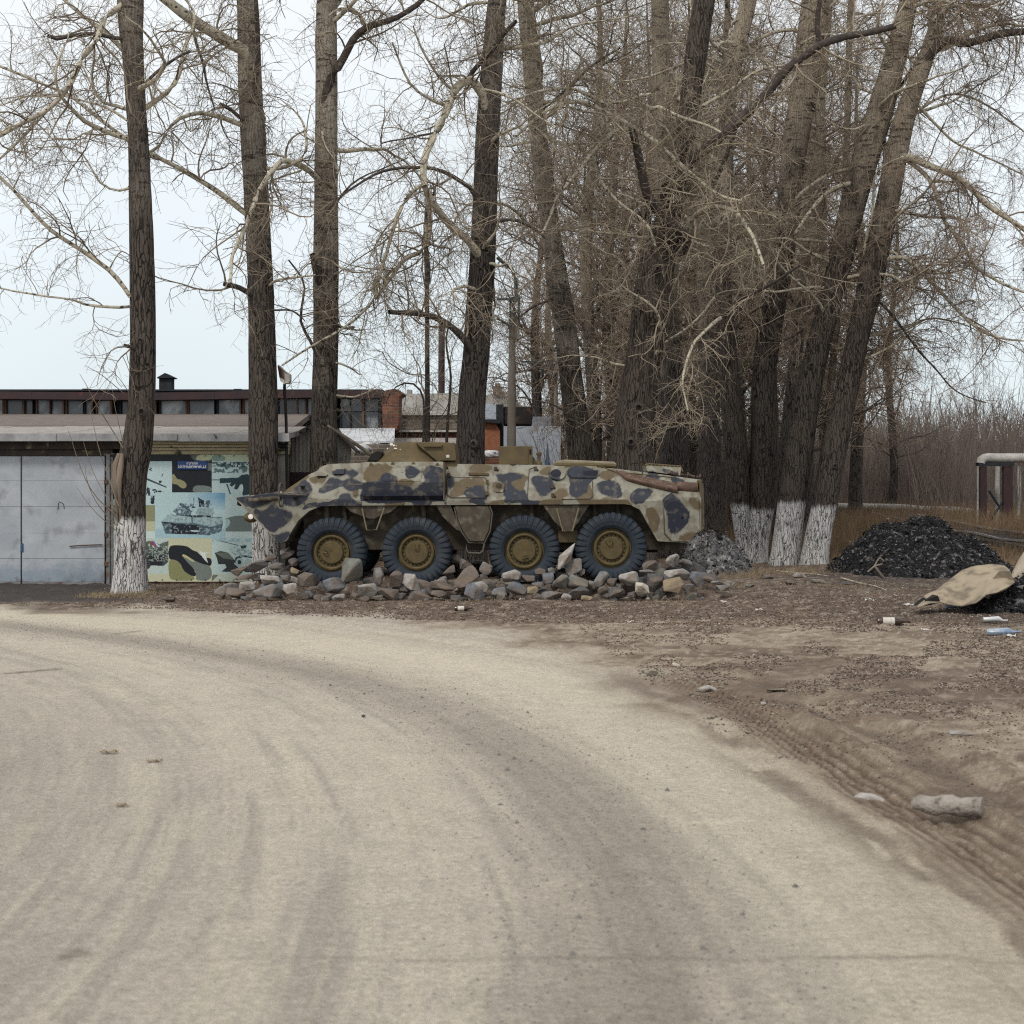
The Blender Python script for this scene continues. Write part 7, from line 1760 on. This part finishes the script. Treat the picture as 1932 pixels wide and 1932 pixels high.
# gravel on the road, thicker along the dark streak
n = 5000; ang_ = rng.uniform(-.1, .95, n); r_ = 18.75 + .25 * np.sin(ang_ * 5) + rng.normal(0, .40, n); X = CX + r_ * np.cos(ang_); Y = CY + r_ * np.sin(ang_)
k = Y > 4; scatter('road_gravel', X[k], Y[k], rng.uniform(.002, .010, k.sum()) * (1 + (rng.uniform(size=k.sum()) > .97) * 1.3), m_gravel, .8)
n = 5000; ang_ = rng.uniform(-.2, 1.2, n); r_ = rng.uniform(10, 21, n); X = CX + r_ * np.cos(ang_); Y = CY + r_ * np.sin(ang_)
k = Y > 4; scatter('road_gravel', X[k], Y[k], rng.uniform(.0015, .006, k.sum()), m_gravel, .8)
# ash heap lumps
# dry grass: verge tufts and the tall stand at the back
def blades(name, X, Y, h, wd, lean, mat, z=None):
    n = len(X); Z = ground_z(X, Y) - .02 if z is None else z; a = rng.uniform(0, 6.28, n)
    st = np.stack((X, Y, Z), -1); d = np.stack((np.cos(a) * lean, np.sin(a) * lean, 0 * a + 1), -1)
    Pth = grow(st, d, h, 4, .12, (0, 0, -.05)); R_ = (wd[:, None] if not np.isscalar(wd) else wd) * np.array([1, .85, .6, .2])[None] * np.ones((n, 1))
    v_, f_ = tubes(Pth, R_, 3); return tag(mesh_np(name, v_, f_, mat, None, loc=(0, 0, 0)), kind='stuff')
m_grass = M('dry_straw', (.30, .235, .145), (.17, .125, .08), scale=1.5, rough=.9); m_reed = M('brown_dry_reeds', (.21, .145, .085), (.12, .082, .052), scale=.5, rough=.95)
def near_grass():
    X, Y, Hh = [], [], []
    for (u, v, su, sy, n, h) in ((195, 1128, 26, .35, 500, .10), (260, 1126, 22, .4, 450, .10), (1490, 1085, 60, .5, 500, .16), (1340, 1108, 45, .5, 500, .10), (1260, 1140, 40, .5, 300, .07), (560, 1138, 90, .4, 350, .06), (900, 1140, 120, .4, 350, .06), (400, 1112, 60, .3, 260, .12), (1400, 1090, 30, .6, 400, .18), (1600, 1110, 60, .6, 300, .1), (480, 1110, 30, .5, 200, .10), (1900, 1140, 60, .6, 300, .12)):
        c = G(u, v); k = rng.normal(size=(n, 2)); X.append(c[0] + k[:, 0] * su * c[1] / FP); Y.append(c[1] + k[:, 1] * sy); Hh.append(rng.uniform(.4, 1.4, n) * h)
    X, Y, Hh = map(np.concatenate, (X, Y, Hh)); blades('dry_grass', X, Y, Hh, .0032, .7, m_grass)
near_grass()
def field(n, ymin, ymax, umin, umax): 
    Y = rng.uniform(ymin, ymax, n); U_ = rng.uniform(umin, umax, n); return (U_ - 966) * Y / FP, Y
X, Y = field(15000, 44, 80, 1540, 2250); k = (np.abs(X - (14.9 + (Y - 42) * .075)) > .9) | (Y > 62); X, Y = X[k], Y[k]; blades('dry_reeds', X, Y, rng.uniform(.35, 1.0, len(X)), .008, .22, m_reed)
X, Y = field(7000, 38, 60, 1300, 1620); blades('dry_reeds', X, Y, rng.uniform(.2, .8, len(X)), .007, .3, m_reed)
X, Y = field(4000, 33, 44, 1560, 2150); blades('dry_reeds', X, Y, rng.uniform(.1, .4, len(X)), .006, .3, m_reed)
# leafless thicket: bands of thin upright stems that fork
def thicket(name, n, y0, y1, u0, u1, h0, h1, mat, rad=.012, forks=5):
    Y = rng.uniform(y0, y1, n); U_ = rng.uniform(u0, u1, n); X = (U_ - 966) * Y / FP
    st = np.stack((X, Y, ground_z(X, Y) - .1), -1); h = rng.uniform(h0, h1, n) * (.75 + .5 * vnoise(np.stack((X * .25, Y * .25, 0 * X), -1), 5))
    P1 = grow(st, np.stack((rng.normal(0, .14, n), rng.normal(0, .14, n), np.ones(n)), -1), h, 6, .07, (0, 0, .03)); R1 = rad * rng.uniform(.6, 1.4, n)[:, None] * np.linspace(1, .3, 6)[None]
    p, t, r = sample(P1, R1, forks, .2, .95)
    P2 = grow(p, t + unit(rng.normal(size=p.shape)) * .6, rng.uniform(.5, 1.5, len(p)) * h.mean() / 5, 4, .10, (0, 0, .08)); R2 = np.clip(r * .75, .004, 1)[:, None] * np.linspace(1, .5, 4)[None]
    v_, f_ = join([tubes(P1, R1, 3), tubes(P2, R2, 3)]); return tag(mesh_np(name, v_, f_, mat, None, loc=(0, 0, 0)), kind='stuff')
m_thk = M('mauve_brown_stems', (.165, .132, .115), (.085, .068, .062), scale=.25, rough=.95); m_thk2 = M('brown_stems', (.14, .105, .082), (.075, .058, .048), scale=.3, rough=.95)
thicket('thicket', 7000, 74, 108, 1420, 2500, 2.6, 5.4, m_thk, .013, 6)
thicket('thicket', 2600, 110, 150, 1300, 2500, 5.5, 9.0, m_thk, .03)
thicket('thicket', 1500, 46, 74, 1020, 1560, 1.5, 4.5, m_thk2, .012)
thicket('thicket', 260, 60, 74, 1700, 2200, 4, 6.5, m_thk, .015)
thicket('distant_wood', 3600, 160, 260, 900, 2700, 9, 15, m_thk2, .07)
thicket('distant_wood', 1400, 110, 170, -600, 1100, 3, 6, m_thk2, .04)
# railway track
tr_ = thing('railway_track', (15.9, 50, .3), 'railway track curving away behind the ash heap at the right edge', 'railway track')
mr_ = M('worn_rail_steel', (.20, .18, .17), (.12, .10, .09), rough=.4, metal=.3)
def railx(y, off): return 14.9 + off + (y - 42) * .075 + .0009 * np.maximum(y - 55, 0) ** 2
for off in (0, 1.52):
    ys = np.linspace(30, 100, 50); V = []
    q = MB(); pth = np.stack((railx(ys, off), ys, ground_z(railx(ys, off), ys) + .20), -1); q.tube(pth, .06, 6); q.build('rail', mr_, tr_)
for k, y in enumerate(np.arange(34, 76, .7)):
    MB().box((railx(y, .76), y, float(ground_z(railx(y, .76), y)) + .10), (2.5, .25, .14)).build('sleeper', m_wood, tr_)
# steam pipe on a steel portal
pp = thing('pipe_portal', P(1880, 985, 60), 'lagged steam pipe turning over a maroon steel portal frame at the far right', 'pipe')
mlag = M('pale_pipe_lagging', (.45, .44, .41), (.28, .27, .26), scale=3, rough=.9, bump=.6)
YP = 60
MB().tube([P(u, v, YP) for u, v in [(1851, 874), (1852, 868), (1857, 865), (1864, 864), (1900, 864), (1960, 864), (2080, 864)]], .19, 16).build('pipe', mlag, pp, smooth=True)
mport = M('maroon_steel', (.050, .022, .024), (.028, .017, .02), scale=3, rough=.7)
for u in (1856, 1900): rect(MB(), u - 6, 880, u + 6 + (u > 1880) * 5, 990, YP - .1, YP + .15).build('post', mport, pp)
rect(MB(), 1847, 873, 1914, 879, YP - .15, YP + .3).build('crossbeam', m_navy, pp)
MB().tube([P(1866, 926, YP), P(1893, 968, YP)], .05, 6).build('brace', m_navy, pp); MB().tube([P(1866, 985, YP), P(1900, 935, YP)], .05, 6).build('brace', m_navy, pp)
for u, w_ in ((1845, 2.5), (1881, 4.5), (1922, 3.5)): MB().tube([P(u, 985, YP + 1.5), P(u + 1, 880, YP + 1.5)], w_ * YP / FP, 10).build('riser_pipe', mlag, pp, smooth=True)
q = MB(); q.tube([P(u, v, 72) for u, v in [(1560, 955), (1700, 957), (1745, 961), (1800, 962), (1870, 970)]], .17, 10); tag(q.build('ground_pipe', mlag, None, smooth=True), 'long pale pipe lying low in front of the thicket', 'pipe')
# apron piece of old asphalt lip by the gate and fallen branches
for (pts, lb) in (([(1466, 1083), (1500, 1086), (1545, 1090), (1560, 1092)], 'thin fallen branch lying at the foot of the whitewashed clump'), ([(1588, 1097), (1620, 1106), (1650, 1112), (1672, 1120)], 'bare fallen twig below the ash heap')):
    p_ = np.array([G(u, v) + (0, 0, .06) for u, v in pts]); q = MB(); q.tube(p_, np.linspace(.022, .010, len(p_)), 6); tag(q.build('fallen_branch', m_branch, None, smooth=True), lb, 'branch')

# ------------------------------------------------------------------ thin spring haze
def haze():
    m = bpy.data.materials.new('haze_air'); m.use_nodes = True; n = m.node_tree; n.nodes.clear()
    o = n.nodes.new('ShaderNodeOutputMaterial'); v = n.nodes.new('ShaderNodeVolumePrincipled')
    v.inputs['Color'].default_value = (.92, .95, 1, 1); v.inputs['Density'].default_value = HAZE; v.inputs['Anisotropy'].default_value = .2
    n.links.new(v.outputs[0], o.inputs['Volume'])
    q = MB().box((0, 2400, 16), (5200, 5300, 40)).build('haze', m, None); tag(q, kind='stuff')
HAZE = 0.0
if HAZE: haze()
